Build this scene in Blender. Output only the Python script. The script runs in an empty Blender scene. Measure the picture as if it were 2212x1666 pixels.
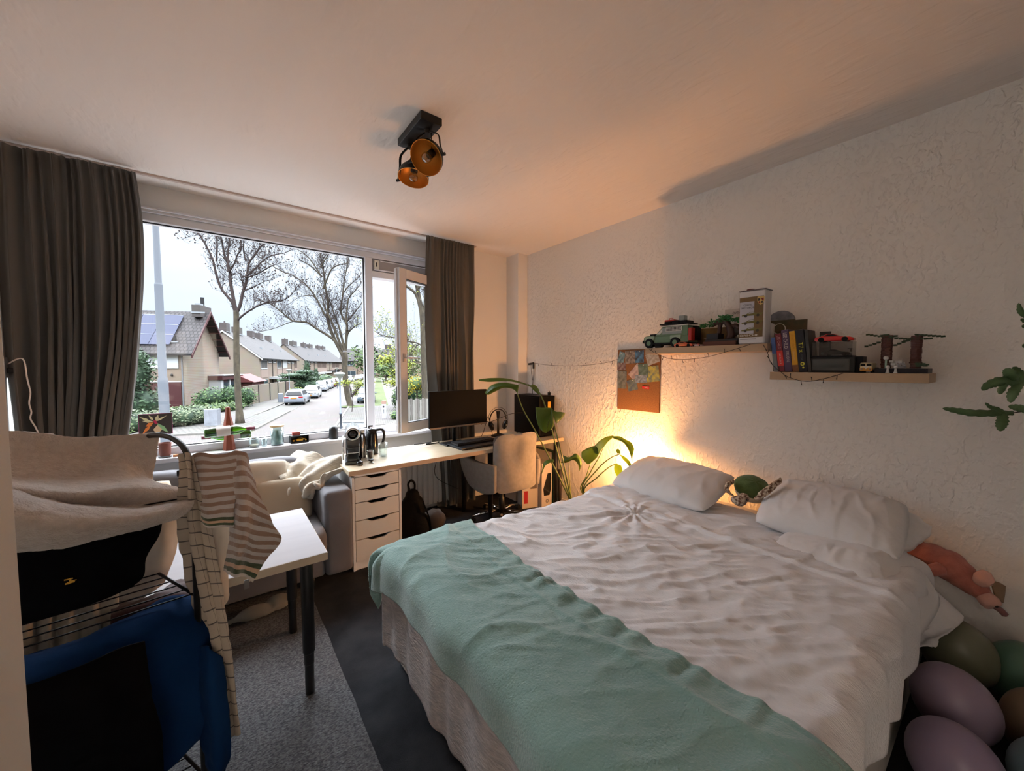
import bpy, math, random
from mathutils import Vector, Matrix, noise, Euler
S = bpy.context.scene; COL = S.collection
PI = math.pi
random.seed(7)
GZ = -2.52                      # street level below the room's floor

REFL = [1.0]
def lin(c):
    out = []; k = REFL[0]
    for v in c[:3]:
        v = v/255.0
        out.append(v/12.92 if v <= .04045 else ((v+.055)/1.055)**2.4)
    return (*[x*k for x in out], 1)

MATS = {}
def mat(name, col, rough=.6, metal=0, bump=None, var=None, trans=0, ior=1.45, emit=None, alpha=1, sheen=0, coat=0, thin=None, stretch=None):
    """bump=(scale,strength,distance[,detail]); var=(scale,colour2,amount[,detail]) ; object coordinates"""
    if name in MATS: return MATS[name]
    m = bpy.data.materials.new(name); m.use_nodes = True; MATS[name] = m
    nt = m.node_tree; N = nt.nodes; L = nt.links
    b = N['Principled BSDF']
    b.inputs['Base Color'].default_value = lin(col); b.inputs['Roughness'].default_value = rough
    b.inputs['Metallic'].default_value = metal
    b.inputs['IOR'].default_value = ior
    if REFL[0] < 1: b.inputs['Specular IOR Level'].default_value = .25
    if trans: b.inputs['Transmission Weight'].default_value = trans
    if alpha < 1: b.inputs['Alpha'].default_value = alpha
    if sheen: b.inputs['Sheen Weight'].default_value = sheen; b.inputs['Sheen Roughness'].default_value = .6
    if coat: b.inputs['Coat Weight'].default_value = coat; b.inputs['Coat Roughness'].default_value = .08
    if emit:
        b.inputs['Emission Color'].default_value = lin(emit[0]); b.inputs['Emission Strength'].default_value = emit[1]
    if bump or var:
        tc = N.new('ShaderNodeTexCoord'); src = tc.outputs['Object']
        if stretch:
            mp = N.new('ShaderNodeMapping'); mp.inputs['Scale'].default_value = stretch
            L.new(src, mp.inputs['Vector']); src = mp.outputs['Vector']
    if var:
        n = N.new('ShaderNodeTexNoise'); n.inputs['Scale'].default_value = var[0]
        n.inputs['Detail'].default_value = var[3] if len(var) > 3 else 4
        L.new(src, n.inputs['Vector'])
        r = N.new('ShaderNodeMapRange'); r.inputs[1].default_value = .35; r.inputs[2].default_value = .65
        r.inputs[3].default_value = 0; r.inputs[4].default_value = var[2]
        L.new(n.outputs['Fac'], r.inputs[0])
        mx = N.new('ShaderNodeMix'); mx.data_type = 'RGBA'
        mx.inputs[6].default_value = lin(col); mx.inputs[7].default_value = lin(var[1])
        L.new(r.outputs[0], mx.inputs[0]); L.new(mx.outputs[2], b.inputs['Base Color'])
    if bump:
        n = N.new('ShaderNodeTexNoise'); n.inputs['Scale'].default_value = bump[0]
        n.inputs['Detail'].default_value = bump[3] if len(bump) > 3 else 3
        L.new(src, n.inputs['Vector'])
        bp = N.new('ShaderNodeBump'); bp.inputs['Strength'].default_value = bump[1]; bp.inputs['Distance'].default_value = bump[2]
        L.new(n.outputs['Fac'], bp.inputs['Height']); L.new(bp.outputs['Normal'], b.inputs['Normal'])
    return m

def stripes_mat(name, cols, axis, period, rough=.8, bump=None, sheen=0):
    """bands along a UV axis: cols = [(colour, end fraction), ...]"""
    if name in MATS: return MATS[name]
    m = mat(name, cols[0][0], rough, bump=bump, sheen=sheen); nt = m.node_tree; N = nt.nodes; L = nt.links
    b = N['Principled BSDF']
    uv = N.new('ShaderNodeUVMap'); sp = N.new('ShaderNodeSeparateXYZ'); L.new(uv.outputs[0], sp.inputs[0])
    ml = N.new('ShaderNodeMath'); ml.operation = 'MULTIPLY'; ml.inputs[1].default_value = 1.0/period
    L.new(sp.outputs[axis], ml.inputs[0])
    fr = N.new('ShaderNodeMath'); fr.operation = 'FRACT'; L.new(ml.outputs[0], fr.inputs[0])
    cr = N.new('ShaderNodeValToRGB'); cr.color_ramp.interpolation = 'CONSTANT'
    e = cr.color_ramp.elements
    e[0].position = 0; e[0].color = lin(cols[0][0]); pos = cols[0][1]
    first = True
    for c, end in cols[1:]:
        if first: el = e[1]; el.position = pos; first = False
        else: el = e.new(pos)
        el.color = lin(c); pos = end
    L.new(fr.outputs[0], cr.inputs[0]); L.new(cr.outputs[0], b.inputs['Base Color'])
    return m

def brick_mat(name, c1, c2, mortar, sx=1.0, rough=.9, bw=.22, bh=.065, coord='Object', rot=(0,0,0), bumpd=.004):
    if name in MATS: return MATS[name]
    m = mat(name, c1, rough); nt = m.node_tree; N = nt.nodes; L = nt.links; b = N['Principled BSDF']
    tc = N.new('ShaderNodeTexCoord'); mp = N.new('ShaderNodeMapping'); mp.inputs['Rotation'].default_value = rot
    L.new(tc.outputs[coord], mp.inputs['Vector'])
    br = N.new('ShaderNodeTexBrick'); br.inputs['Color1'].default_value = lin(c1); br.inputs['Color2'].default_value = lin(c2)
    br.inputs['Mortar'].default_value = lin(mortar); br.inputs['Scale'].default_value = sx
    br.inputs['Brick Width'].default_value = bw; br.inputs['Row Height'].default_value = bh
    br.inputs['Mortar Size'].default_value = bh*.12
    L.new(mp.outputs[0], br.inputs['Vector'])
    n = N.new('ShaderNodeTexNoise'); n.inputs['Scale'].default_value = .8; L.new(tc.outputs[coord], n.inputs['Vector'])
    mx = N.new('ShaderNodeMix'); mx.data_type = 'RGBA'; mx.blend_type = 'MULTIPLY'; mx.inputs[0].default_value = .25
    L.new(br.outputs['Color'], mx.inputs[6]); L.new(n.outputs['Color'], mx.inputs[7]); L.new(mx.outputs[2], b.inputs['Base Color'])
    bp = N.new('ShaderNodeBump'); bp.inputs['Strength'].default_value = .4; bp.inputs['Distance'].default_value = bumpd; bp.invert = True
    L.new(br.outputs['Fac'], bp.inputs['Height']); L.new(bp.outputs[0], b.inputs['Normal'])
    return m

class MB:
    def __init__(s): s.v = []; s.f = []; s.m = []; s.uv = {}; s.cur = 0
    def mi(s, i): s.cur = i; return s
    def add(s, vs, fs):
        o = len(s.v); s.v += [tuple(v) for v in vs]
        for f in fs: s.f.append(tuple(i+o for i in f)); s.m.append(s.cur)
        return o
    def box(s, a, b, T=None):
        x0,y0,z0 = a; x1,y1,z1 = b
        if x0>x1: x0,x1=x1,x0
        if y0>y1: y0,y1=y1,y0
        if z0>z1: z0,z1=z1,z0
        v = [(x0,y0,z0),(x1,y0,z0),(x1,y1,z0),(x0,y1,z0),(x0,y0,z1),(x1,y0,z1),(x1,y1,z1),(x0,y1,z1)]
        if T: v = [T @ Vector(p) for p in v]
        s.add(v, [(0,3,2,1),(4,5,6,7),(0,1,5,4),(1,2,6,5),(2,3,7,6),(3,0,4,7)]); return s
    def cbox(s, c, d, T=None): return s.box([c[i]-d[i]/2 for i in range(3)], [c[i]+d[i]/2 for i in range(3)], T)
    def tube(s, pts, r, n=8, cap=True, closed=False, flat=None):
        pts = [Vector(p) for p in pts]; k = len(pts)
        rs = r if isinstance(r, (list, tuple)) else [r]*k
        up = None; rings = []
        for i in range(k):
            if closed: t = pts[(i+1)%k]-pts[i-1]
            else: t = pts[min(i+1,k-1)]-pts[max(i-1,0)]
            if t.length < 1e-9: t = Vector((0,0,1))
            t.normalize()
            if up is None:
                up = Vector((0,0,1)) if abs(t.z) < .9 else Vector((1,0,0))
            a = t.cross(up)
            if a.length < 1e-6: a = t.cross(Vector((0,1,0)))
            a.normalize(); b = a.cross(t).normalized(); up = b
            fl = flat or 1
            rings.append([pts[i]+(a*math.cos(2*PI*j/n)+b*math.sin(2*PI*j/n)*fl)*rs[i] for j in range(n)])
        vs = [p for g in rings for p in g]; fs = []
        for i in range(k if closed else k-1):
            for j in range(n):
                a0 = i*n+j; a1 = i*n+(j+1)%n; b0 = ((i+1)%k)*n+j; b1 = ((i+1)%k)*n+(j+1)%n
                fs.append((a0,b0,b1,a1))
        if cap and not closed:
            fs.append(tuple(range(n))); fs.append(tuple(reversed(range((k-1)*n, k*n))))
        s.add(vs, fs); return s
    def cyl(s, p0, p1, r0, r1=None, n=16): return s.tube([p0, p1], [r0, r0 if r1 is None else r1], n)
    def lathe(s, prof, c=(0,0,0), n=24, T=None, a0=0, a1=2*PI):
        full = abs(a1-a0-2*PI) < 1e-6; m = n if full else n+1; vs = []; fs = []
        for (r, z) in prof:
            for j in range(m):
                a = a0+(a1-a0)*j/n; p = Vector((r*math.cos(a), r*math.sin(a), z))
                if T: p = T @ p
                vs.append((p[0]+c[0], p[1]+c[1], p[2]+c[2]))
        k = len(prof)
        for i in range(k-1):
            for j in range(n):
                j1 = (j+1) % m
                fs.append((i*m+j, i*m+j1, (i+1)*m+j1, (i+1)*m+j))
        s.add(vs, fs); return s
    def ball(s, c, r, nu=16, nv=10, T=None, fn=None):
        if not isinstance(r, (list, tuple)): r = (r,r,r)
        vs = []; fs = []
        for i in range(nv+1):
            th = PI*i/nv
            for j in range(nu):
                ph = 2*PI*j/nu; d = Vector((math.sin(th)*math.cos(ph), math.sin(th)*math.sin(ph), math.cos(th)))
                k = fn(d) if fn else 1
                p = Vector((d.x*r[0]*k, d.y*r[1]*k, d.z*r[2]*k))
                if T: p = T @ p
                vs.append(p+Vector(c))
        for i in range(nv):
            for j in range(nu):
                a = i*nu+j; b = i*nu+(j+1)%nu; fs.append((a, a+nu, b+nu, b))
        s.add(vs, fs); return s
    def grid(s, fn, nu, nv, flip=False):
        """fn(u,v)->(x,y,z); also keeps uv"""
        vs = [fn(i/nu, j/nv) for i in range(nu+1) for j in range(nv+1)]; fs = []; o = len(s.v)
        for i in range(nu):
            for j in range(nv):
                a = i*(nv+1)+j; f = (a, a+nv+1, a+nv+2, a+1)
                fs.append(tuple(reversed(f)) if flip else f)
        s.add(vs, fs)
        for i in range(nu+1):
            for j in range(nv+1): s.uv[o+i*(nv+1)+j] = (i/nu, j/nv)
        return s
    def prism(s, poly, h, T=None, z0=0):
        n = len(poly); vs = [(p[0],p[1],z0) for p in poly]+[(p[0],p[1],z0+h) for p in poly]
        if T: vs = [T @ Vector(v) for v in vs]
        s.add(vs, [tuple(reversed(range(n))), tuple(range(n,2*n))]+[(i,(i+1)%n,n+(i+1)%n,n+i) for i in range(n)]); return s
    def face(s, pts): s.add(pts, [tuple(range(len(pts)))]); return s
    def build(s, name, m, parent=None, smooth=False, bevel=0, seg=2, sub=0, solid=0, weld=False, T=None, angle=35, **tags):
        me = bpy.data.meshes.new(name); me.from_pydata([tuple(v) for v in s.v], [], s.f)
        ms = m if isinstance(m, (list, tuple)) else [m]
        for q in ms: me.materials.append(q)
        if len(ms) > 1: me.polygons.foreach_set('material_index', s.m)
        if s.uv:
            ul = me.uv_layers.new(name='UVMap')
            for l in me.loops: ul.data[l.index].uv = s.uv.get(l.vertex_index, (0,0))
        if smooth: me.polygons.foreach_set('use_smooth', [True]*len(me.polygons))
        me.update()
        o = bpy.data.objects.new(name, me); COL.objects.link(o)
        if T is not None: o.matrix_world = T
        if weld:
            w = o.modifiers.new('w', 'WELD'); w.merge_threshold = 1e-4
        if solid:
            q = o.modifiers.new('so', 'SOLIDIFY'); q.thickness = solid; q.offset = 0
        if bevel:
            q = o.modifiers.new('b', 'BEVEL'); q.width = bevel; q.segments = seg; q.limit_method = 'ANGLE'; q.angle_limit = math.radians(angle)
        if sub:
            q = o.modifiers.new('s', 'SUBSURF'); q.levels = sub; q.render_levels = sub
        if parent: o.parent = parent
        for k, v in tags.items(): o[k] = v
        return o

def thing(name, label, cat, loc=(0,0,0), rz=0, group=None, kind=None):
    o = bpy.data.objects.new(name, None); COL.objects.link(o); o.empty_display_size = .05
    o.location = loc; o.rotation_euler = (0,0,rz); o['label'] = label; o['category'] = cat
    if group: o['group'] = group
    if kind: o['kind'] = kind
    return o
def tag(o, label, cat, group=None, kind=None):
    o['label'] = label; o['category'] = cat
    if group: o['group'] = group
    if kind: o['kind'] = kind
    return o
def struct(o, label=None):
    o['kind'] = 'structure'
    if label: o['label'] = label
    return o
def kids(o): return [c for c in bpy.data.objects if c.parent == o]
def dup(o, parent=None, **kw):
    c = o.copy(); COL.objects.link(c); c.parent = parent
    for ch in kids(o): dup(ch, c)
    for k, v in kw.items():
        if k in ('label','group','category'): c[k] = v
        else: setattr(c, k, v)
    return c
def text(s, size, name, m, parent, T, depth=.0006, align='CENTER', sx=1, font=None):
    cu = bpy.data.curves.new(name, 'FONT'); cu.body = s; cu.size = size; cu.align_x = align; cu.align_y = 'CENTER'; cu.extrude = depth
    cu.resolution_u = 2
    o = bpy.data.objects.new('tmp_text', cu); COL.objects.link(o)
    bpy.context.view_layer.update()
    me = bpy.data.meshes.new_from_object(o.evaluated_get(bpy.context.evaluated_depsgraph_get()))
    bpy.data.objects.remove(o)
    me.transform(Matrix.Diagonal((sx,1,1,1))); me.materials.clear(); me.materials.append(m)
    q = bpy.data.objects.new(name, me); COL.objects.link(q); q.parent = parent
    q.matrix_local = T
    return q
def frame(o, x, y, z):
    """matrix with columns x,y,z axes and origin o"""
    m = Matrix.Identity(4)
    for i, a in enumerate((x,y,z,o)):
        for j in range(3): m[j][i] = a[j]
    return m
def fbm(p, o=4, h=.5):
    a = 1; s = 0; q = Vector(p)
    for _ in range(o): s += a*noise.noise(q); a *= h; q = q*2.03+Vector((3.1,1.7,5.3))
    return s
def lerp(a, b, t): return a+(b-a)*t
def smooth(t): t = max(0,min(1,t)); return t*t*(3-2*t)
def spline(pts, n):
    """Catmull-Rom through pts"""
    P = [Vector(p) for p in pts]; out = []
    for i in range(len(P)-1):
        p0 = P[max(i-1,0)]; p1 = P[i]; p2 = P[i+1]; p3 = P[min(i+2,len(P)-1)]
        for k in range(n):
            t = k/n
            out.append(.5*((2*p1)+(p2-p0)*t+(2*p0-5*p1+4*p2-p3)*t*t+(3*p1-p0-3*p2+p3)*t**3))
    out.append(P[-1]); return out

# ---------------------------------------------------------------- camera
def make_camera():
    yaw, pitch, roll, H = .6525, .0519, -.0007, 1.4756
    F = Vector((math.sin(yaw)*math.cos(pitch), math.cos(yaw)*math.cos(pitch), -math.sin(pitch)))
    R = Vector((math.cos(yaw), -math.sin(yaw), 0)); U = R.cross(F)
    cd = bpy.data.cameras.new('camera'); cd.sensor_width = 36; cd.lens = 828.18*36/2212; cd.clip_start = .02; cd.clip_end = 600
    co = bpy.data.objects.new('camera', cd); COL.objects.link(co)
    co.matrix_world = frame((0,0,H), R, U, -F); S.camera = co
make_camera()
S.view_settings.view_transform = 'Standard'; S.view_settings.look = 'None'; S.view_settings.gamma = 1; S.view_settings.use_curve_mapping = False
S.view_settings.exposure = 1.32
# ---------------------------------------------------------------- daylight: overcast sky, brighter towards the zenith
def make_world():
    w = bpy.data.worlds.new('sky'); S.world = w; w.use_nodes = True; nt = w.node_tree; N = nt.nodes; L = nt.links
    bg = N['Background']; tc = N.new('ShaderNodeTexCoord'); sp = N.new('ShaderNodeSeparateXYZ'); L.new(tc.outputs['Generated'], sp.inputs[0])
    cr = N.new('ShaderNodeValToRGB'); e = cr.color_ramp.elements
    e[0].position = .0; e[0].color = (.44,.47,.51,1); e[1].position = 1; e[1].color = (7.9,8.3,9.0,1)
    a = e.new(.10); a.color = (.40,.455,.54,1); b = e.new(.27); b.color = (.455,.505,.58,1); c = e.new(.42); c.color = (5.4,5.7,6.2,1); c = e.new(.6); c.color = (7.9,8.3,9.0,1)
    L.new(sp.outputs[2], cr.inputs[0])
    n = N.new('ShaderNodeTexNoise'); n.inputs['Scale'].default_value = 2.2; n.inputs['Detail'].default_value = 5
    mp = N.new('ShaderNodeMapping'); mp.inputs['Scale'].default_value = (1,1,3); L.new(tc.outputs['Generated'], mp.inputs[0]); L.new(mp.outputs[0], n.inputs['Vector'])
    r = N.new('ShaderNodeMapRange'); r.inputs[1].default_value = .3; r.inputs[2].default_value = .7; r.inputs[3].default_value = .86; r.inputs[4].default_value = 1.1
    L.new(n.outputs['Fac'], r.inputs[0])
    vm = N.new('ShaderNodeVectorMath'); vm.operation = 'SCALE'; L.new(cr.outputs[0], vm.inputs[0]); L.new(r.outputs[0], vm.inputs['Scale'])
    L.new(vm.outputs[0], bg.inputs[0]); bg.inputs[1].default_value = SKY
SKY = 1.0; HALL_FILL = 75
make_world()

XR, YW, ZC, XL, YB = 2.842, 3.65, 2.735, -.965, -1.35
# plaster
def plaster(name, col, scale, strength, dist, streak=(1,1,1), col2=None, fine=60):
    m = bpy.data.materials.new(name); m.use_nodes = True; nt = m.node_tree; N = nt.nodes; L = nt.links
    b = N['Principled BSDF']; b.inputs['Roughness'].default_value = .85; b.inputs['Base Color'].default_value = lin(col)
    tc = N.new('ShaderNodeTexCoord'); mp = N.new('ShaderNodeMapping'); mp.inputs['Scale'].default_value = streak; L.new(tc.outputs['Object'], mp.inputs[0])
    n1 = N.new('ShaderNodeTexNoise'); n1.inputs['Scale'].default_value = scale; n1.inputs['Detail'].default_value = 2; n1.inputs['Distortion'].default_value = .3
    n2 = N.new('ShaderNodeTexNoise'); n2.inputs['Scale'].default_value = fine; n2.inputs['Detail'].default_value = 2
    n3 = N.new('ShaderNodeTexNoise'); n3.inputs['Scale'].default_value = 1.3; n3.inputs['Detail'].default_value = 3
    L.new(mp.outputs[0], n1.inputs['Vector']); L.new(tc.outputs['Object'], n2.inputs['Vector']); L.new(tc.outputs['Object'], n3.inputs['Vector'])
    r = N.new('ShaderNodeMapRange'); r.interpolation_type = 'SMOOTHSTEP'; r.inputs[1].default_value = .45; r.inputs[2].default_value = .68; L.new(n1.outputs['Fac'], r.inputs[0])
    q = N.new('ShaderNodeMapRange'); q.inputs[1].default_value = .35; q.inputs[2].default_value = .7; L.new(n3.outputs['Fac'], q.inputs[0])
    mu = N.new('ShaderNodeMath'); mu.operation = 'MULTIPLY'; L.new(r.outputs[0], mu.inputs[0]); L.new(q.outputs[0], mu.inputs[1])
    ad = N.new('ShaderNodeMath'); ad.operation = 'MULTIPLY_ADD'; ad.inputs[1].default_value = .25; L.new(n2.outputs['Fac'], ad.inputs[0]); L.new(mu.outputs[0], ad.inputs[2])
    bp = N.new('ShaderNodeBump'); bp.inputs['Strength'].default_value = strength; bp.inputs['Distance'].default_value = dist
    L.new(ad.outputs[0], bp.inputs['Height']); L.new(bp.outputs[0], b.inputs['Normal'])
    return m
M_wall_r = plaster('textured_plaster', (232,229,225), 32, .8, .006, (1,1.25,.8), fine=85)
M_wall = plaster('smooth_plaster', (232,229,225), 7, .25, .002)
M_ceil = plaster('ceiling_plaster', (234,226,220), 9, .5, .005, (2.2,.8,1), fine=30)
M_white = mat('white_paint', (226,224,222), .35)
M_pvc = mat('window_paint', (208,207,210), .4)
M_carpet = mat('dark_carpet', (38,39,43), .98, bump=(220,.8,.004), var=(6,(58,59,62),.7))

f_ = MB().box((XL-.2,YB-.2,-.2),(XR+.2,3.95,0)).build('floor', M_carpet); struct(f_)
c_ = MB().box((XL-.2,YB-.2,ZC),(XR+.2,4.0,ZC+.2)).build('ceiling', M_ceil); struct(c_)
struct(MB().box((XR,YB-.2,0),(XR+.2,3.95,ZC)).build('wall_right', M_wall_r))
struct(MB().box((XL-.2,YB-.2,0),(XL,3.95,ZC)).build('wall_left', M_wall))
wb_ = MB(); wb_.box((-.02,YB-.2,0),(XR,YB,ZC)); wb_.box((XL,YB-.2,2.06),(-.02,YB,ZC)); wb_.box((XL,YB-.2,0),(-.90,YB,2.06)); struct(wb_.build('wall_back', M_wall))
# unseen hall and lamp added past the doorway, as fill light for the laundry
hl_ = MB(); hl_.box((-1.5,-3.3,-.2),(1.2,YB-.2,0)); struct(hl_.build('floor_fill_hall', mat('fill_hall_floor',(150,140,128),.6)))
hl_ = MB(); hl_.box((-1.5,-3.3,2.5),(1.2,YB-.2,2.7)); struct(hl_.build('ceiling_fill_hall', M_wall))
hl_ = MB(); hl_.box((-1.7,-3.3,0),(-1.5,YB-.2,2.5)); hl_.box((1.2,-3.3,0),(1.4,YB-.2,2.5)); hl_.box((-1.5,-3.5,0),(1.2,-3.3,2.5)); struct(hl_.build('wall_fill_hall', M_wall))
hp = thing('hall_fill_lamp', 'added unseen globe lamp giving fill light from behind the viewer', 'lamp', (.70,-2.25,1.80)); hp['kind'] = 'structure'  # fill lamp added out of view to brighten the laundry
MB().ball((0,0,0),.16,24,16).build('lamp_globe', mat('hall_fill_glow',(255,246,236),.5,emit=((255,240,226),HALL_FILL)), hp, smooth=True)
MB().cyl((0,0,.15),(0,0,.70),.006,.006,8).build('lamp_cord', mat('hall_cord',(30,30,30),.6), hp)
WL, WR, WB, WT = -.92, 2.08, .80, 2.56      # window opening
w = MB(); w.box((XL,YW,0),(XR,3.95,WB)); w.box((XL,3.72,WT),(WR,3.95,ZC)); w.box((WR,YW,WB),(XR,3.95,ZC)); w.box((XL,YW,WB),(WL,3.95,WT))
struct(w.build('wall_front', M_wall))
struct(MB().box((2.708,3.43,0),(XR,YW,ZC)).build('trim_1', M_wall), 'boxed-in corner column')
bb = MB(); bb.box((.2,YW-.014,0),(2.708,YW,.075)); struct(bb.build('baseboard_front', M_white, bevel=.003))
bb = MB(); bb.box((XR-.014,YB,0),(XR,3.43,.075)); struct(bb.build('baseboard_right', M_white, bevel=.003))
# sill
struct(MB().box((XL,3.56,.795),(WR+.02,3.80,.828)).build('trim_2', M_pvc, bevel=.006), 'white windowsill board')
# head trim of the window
tr = MB(); tr.box((XL,3.655,2.553),(WR,3.74,2.566)); tr.box((XL,3.672,2.535),(WR,3.74,2.553)); struct(tr.build('trim_3', M_pvc, bevel=.003), 'ledge above the window')

# thin glass
def glass_pane_mat():
    m = bpy.data.materials.new('window_glass'); m.use_nodes = True; nt = m.node_tree; N = nt.nodes; L = nt.links
    N.remove(N['Principled BSDF']); o = N['Material Output']
    t = N.new('ShaderNodeBsdfTransparent'); t.inputs[0].default_value = (.95,.97,.96,1)
    g = N.new('ShaderNodeBsdfGlossy'); g.inputs['Roughness'].default_value = .0
    fr = N.new('ShaderNodeFresnel'); fr.inputs[0].default_value = 1.45
    mx = N.new('ShaderNodeMixShader'); L.new(fr.outputs[0], mx.inputs[0]); L.new(t.outputs[0], mx.inputs[1]); L.new(g.outputs[0], mx.inputs[2]); L.new(mx.outputs[0], o.inputs[0])
    return m
M_pane = glass_pane_mat()
M_gasket = mat('rubber_gasket', (28,28,32), .6)
win = thing('window_1', 'wide fixed window with white frame looking onto the street', 'window', (0,0,0)); win['kind'] = 'structure'
FB, FT = .828, 2.535; MX0, MX1 = 1.105, 1.172
fr = MB(); fr.box((WL,3.69,FT-.055),(WR,3.80,FT)); fr.box((WL,3.69,FB),(WR,3.80,FB+.055)); fr.box((WL,3.69,FB),(WL+.06,3.80,FT)); fr.box((WR-.05,3.69,FB),(WR,3.80,FT)); fr.box((MX0,3.685,FB+.05),(MX1,3.80,FT-.05))
fr.box((MX1-.01,3.69,2.305),(WR,3.80,2.365))
fr.build('window_frame', M_pvc, win, bevel=.005)
gk = MB()
for a,b in (((WL+.06,3.725,FB+.055),(MX0,3.74,FB+.062)),((WL+.06,3.725,FT-.062),(MX0,3.74,FT-.055)),((MX0-.008,3.725,FB+.055),(MX0,3.74,FT-.055)),((WL+.06,3.725,FB+.055),(WL+.068,3.74,FT-.055))): gk.box(a,b)
gk.build('window_gasket', M_gasket, win)
MB().face([(WL+.05,3.742,FB+.05),(MX0,3.742,FB+.05),(MX0,3.742,FT-.05),(WL+.05,3.742,FT-.05)]).build('window_pane', M_pane, win)
# ventilation grille above the casement
vt = thing('window_vent', 'grey louvre vent strip above the open casement window', 'vent', (0,0,0))
v = MB(); v.box((1.178,3.70,2.372),(WR-.05,3.79,2.478)); v.build('vent_body', mat('vent_grey',(150,146,146),.5), vt, bevel=.004)
v = MB(); v.box((1.19,3.688,2.372),(WR-.06,3.70,2.384)); v.box((1.25,3.69,2.462),(WR-.06,3.70,2.470)); v.build('vent_lip', M_pvc, vt, bevel=.002)
v = MB(); v.box((1.192,3.686,2.384),(1.235,3.70,2.466)); e1 = v.build('vent_end_cap', mat('vent_cream',(214,210,196),.4), vt, bevel=.003)
MB().box((1.207,3.683,2.405),(1.218,3.687,2.445)).build('vent_slider', M_gasket, e1, bevel=.002)
# open casement, hinged on its right side
SW, SB, ST = .86, .868, 2.335
cz = thing('window_2', 'inward opened white casement sash with lever handle', 'window', (WR-.045,3.70,0), math.radians(24.8)); cz['kind'] = 'structure'
s_ = MB(); st = .085
for a,b in (((-SW,-.055,SB),(-SW+st,0,ST)),((-st,-.055,SB),(0,0,ST)),((-SW+st,-.055,ST-st),(-st,0,ST)),((-SW+st,-.055,SB),(-st,0,SB+st))): s_.box(a,b)
s_.box((-SW-.012,-.03,SB+.01),(-SW,-.0,ST-.01))
s_.build('sash_frame', M_pvc, cz, bevel=.004)
g2 = MB()
for a,b in (((-SW+st,-.05,SB+st),(-SW+st+.006,-.01,ST-st)),((-SW+st,-.05,ST-st-.006),(-st,-.01,ST-st)),((-SW+st,-.05,SB+st),(-st,-.01,SB+st+.006)),((-SW-.013,-.018,SB+.3),(-SW-.012,-.008,SB+.42)),((-SW-.013,-.018,1.5),(-SW-.012,-.008,1.62))): g2.box(a,b)
g2.build('sash_gasket', M_gasket, cz)
MB().face([(-SW+st,-.028,SB+st),(-st,-.028,SB+st),(-st,-.028,ST-st),(-SW+st,-.028,ST-st)]).build('sash_pane', M_pane, cz)
h = MB(); h.cbox((-SW+.042,-.058,1.545),(.03,.012,.075)); h.tube([(-SW+.042,-.06,1.545),(-SW+.042,-.095,1.545),(-SW+.06,-.102,1.545),(-SW+.165,-.102,1.545)],[.009,.009,.010,.009],10)
h.build('sash_handle', mat('handle_grey',(190,182,178),.3,.2), cz, smooth=True, bevel=.002)
# near edge of an open white door at the left of the view
dr = thing('door_1', 'edge of a white open door at the far left foreground', 'door', (-.2075,.62,0), math.radians(78)); dr['kind'] = 'structure'
MB().box((-.85,-.04,.01),(0,0,2.2)).build('door_leaf', mat('door_white',(214,208,200),.5), dr, bevel=.004)
# curtain rail fixed to the ceiling
rl = MB(); rl.box((XL,3.497,ZC-.014),(2.2,3.523,ZC)); tag(rl.build('curtain_rail', mat('rail_beige',(196,178,168),.5), bevel=.002), 'thin beige curtain rail along the ceiling', 'curtain rail')
MB()
# wall lamp light of the corner
def corner_lamp():
    t = thing('bedside_lamp', 'small glowing orange lamp low in the corner behind the left pillow', 'lamp', (2.61,1.85,.38))
    MB().lathe([(0,0),(.055,0),(.055,.012),(.012,.02),(.010,.17),(.03,.185),(.03,.2),(0,.2)],n=20).build('lamp_base', mat('lamp_black',(30,28,26),.4), t, smooth=True, bevel=.001)
    MB().ball((0,0,.245),.045,20,14).build('lamp_globe', mat('lamp_glow',(255,170,80),.5,emit=((255,176,104),LAMP)), t, smooth=True)
    s = thing('bedside_stool', 'small dark stool under the glowing corner lamp', 'stool', (2.70,1.99,0))
    MB().lathe([(0,.35),(.14,.35),(.14,.38),(0,.38)],n=24).build('seat', mat('dark_wood',(52,36,26),.5), s, bevel=.004)
    for k in range(3):
        a = k*2*PI/3+.4; MB().cyl((.09*math.cos(a),.09*math.sin(a),.35),(.11*math.cos(a),.11*math.sin(a),0),.012,.009,8).build('leg', MATS['dark_wood'], s, smooth=True)
LAMP = 285
corner_lamp()
REFL[0] = .31      # outdoor colours scaled darker to offset the sky brightened for the room
# ---------------------------------------------------------------- the street outside
U = Vector((math.sin(math.radians(18)), math.cos(math.radians(18)), 0)); Nn = Vector((U.y, -U.x, 0))
def ST(off, al, z=GZ): p = Nn*off+U*al; return Vector((p.x, p.y, z))
CF = Vector((.607,.795,0)); CR = Vector((.795,-.607,0))     # reference axes used to lay the street out
def axes(z=0): return CR, CF

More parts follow.
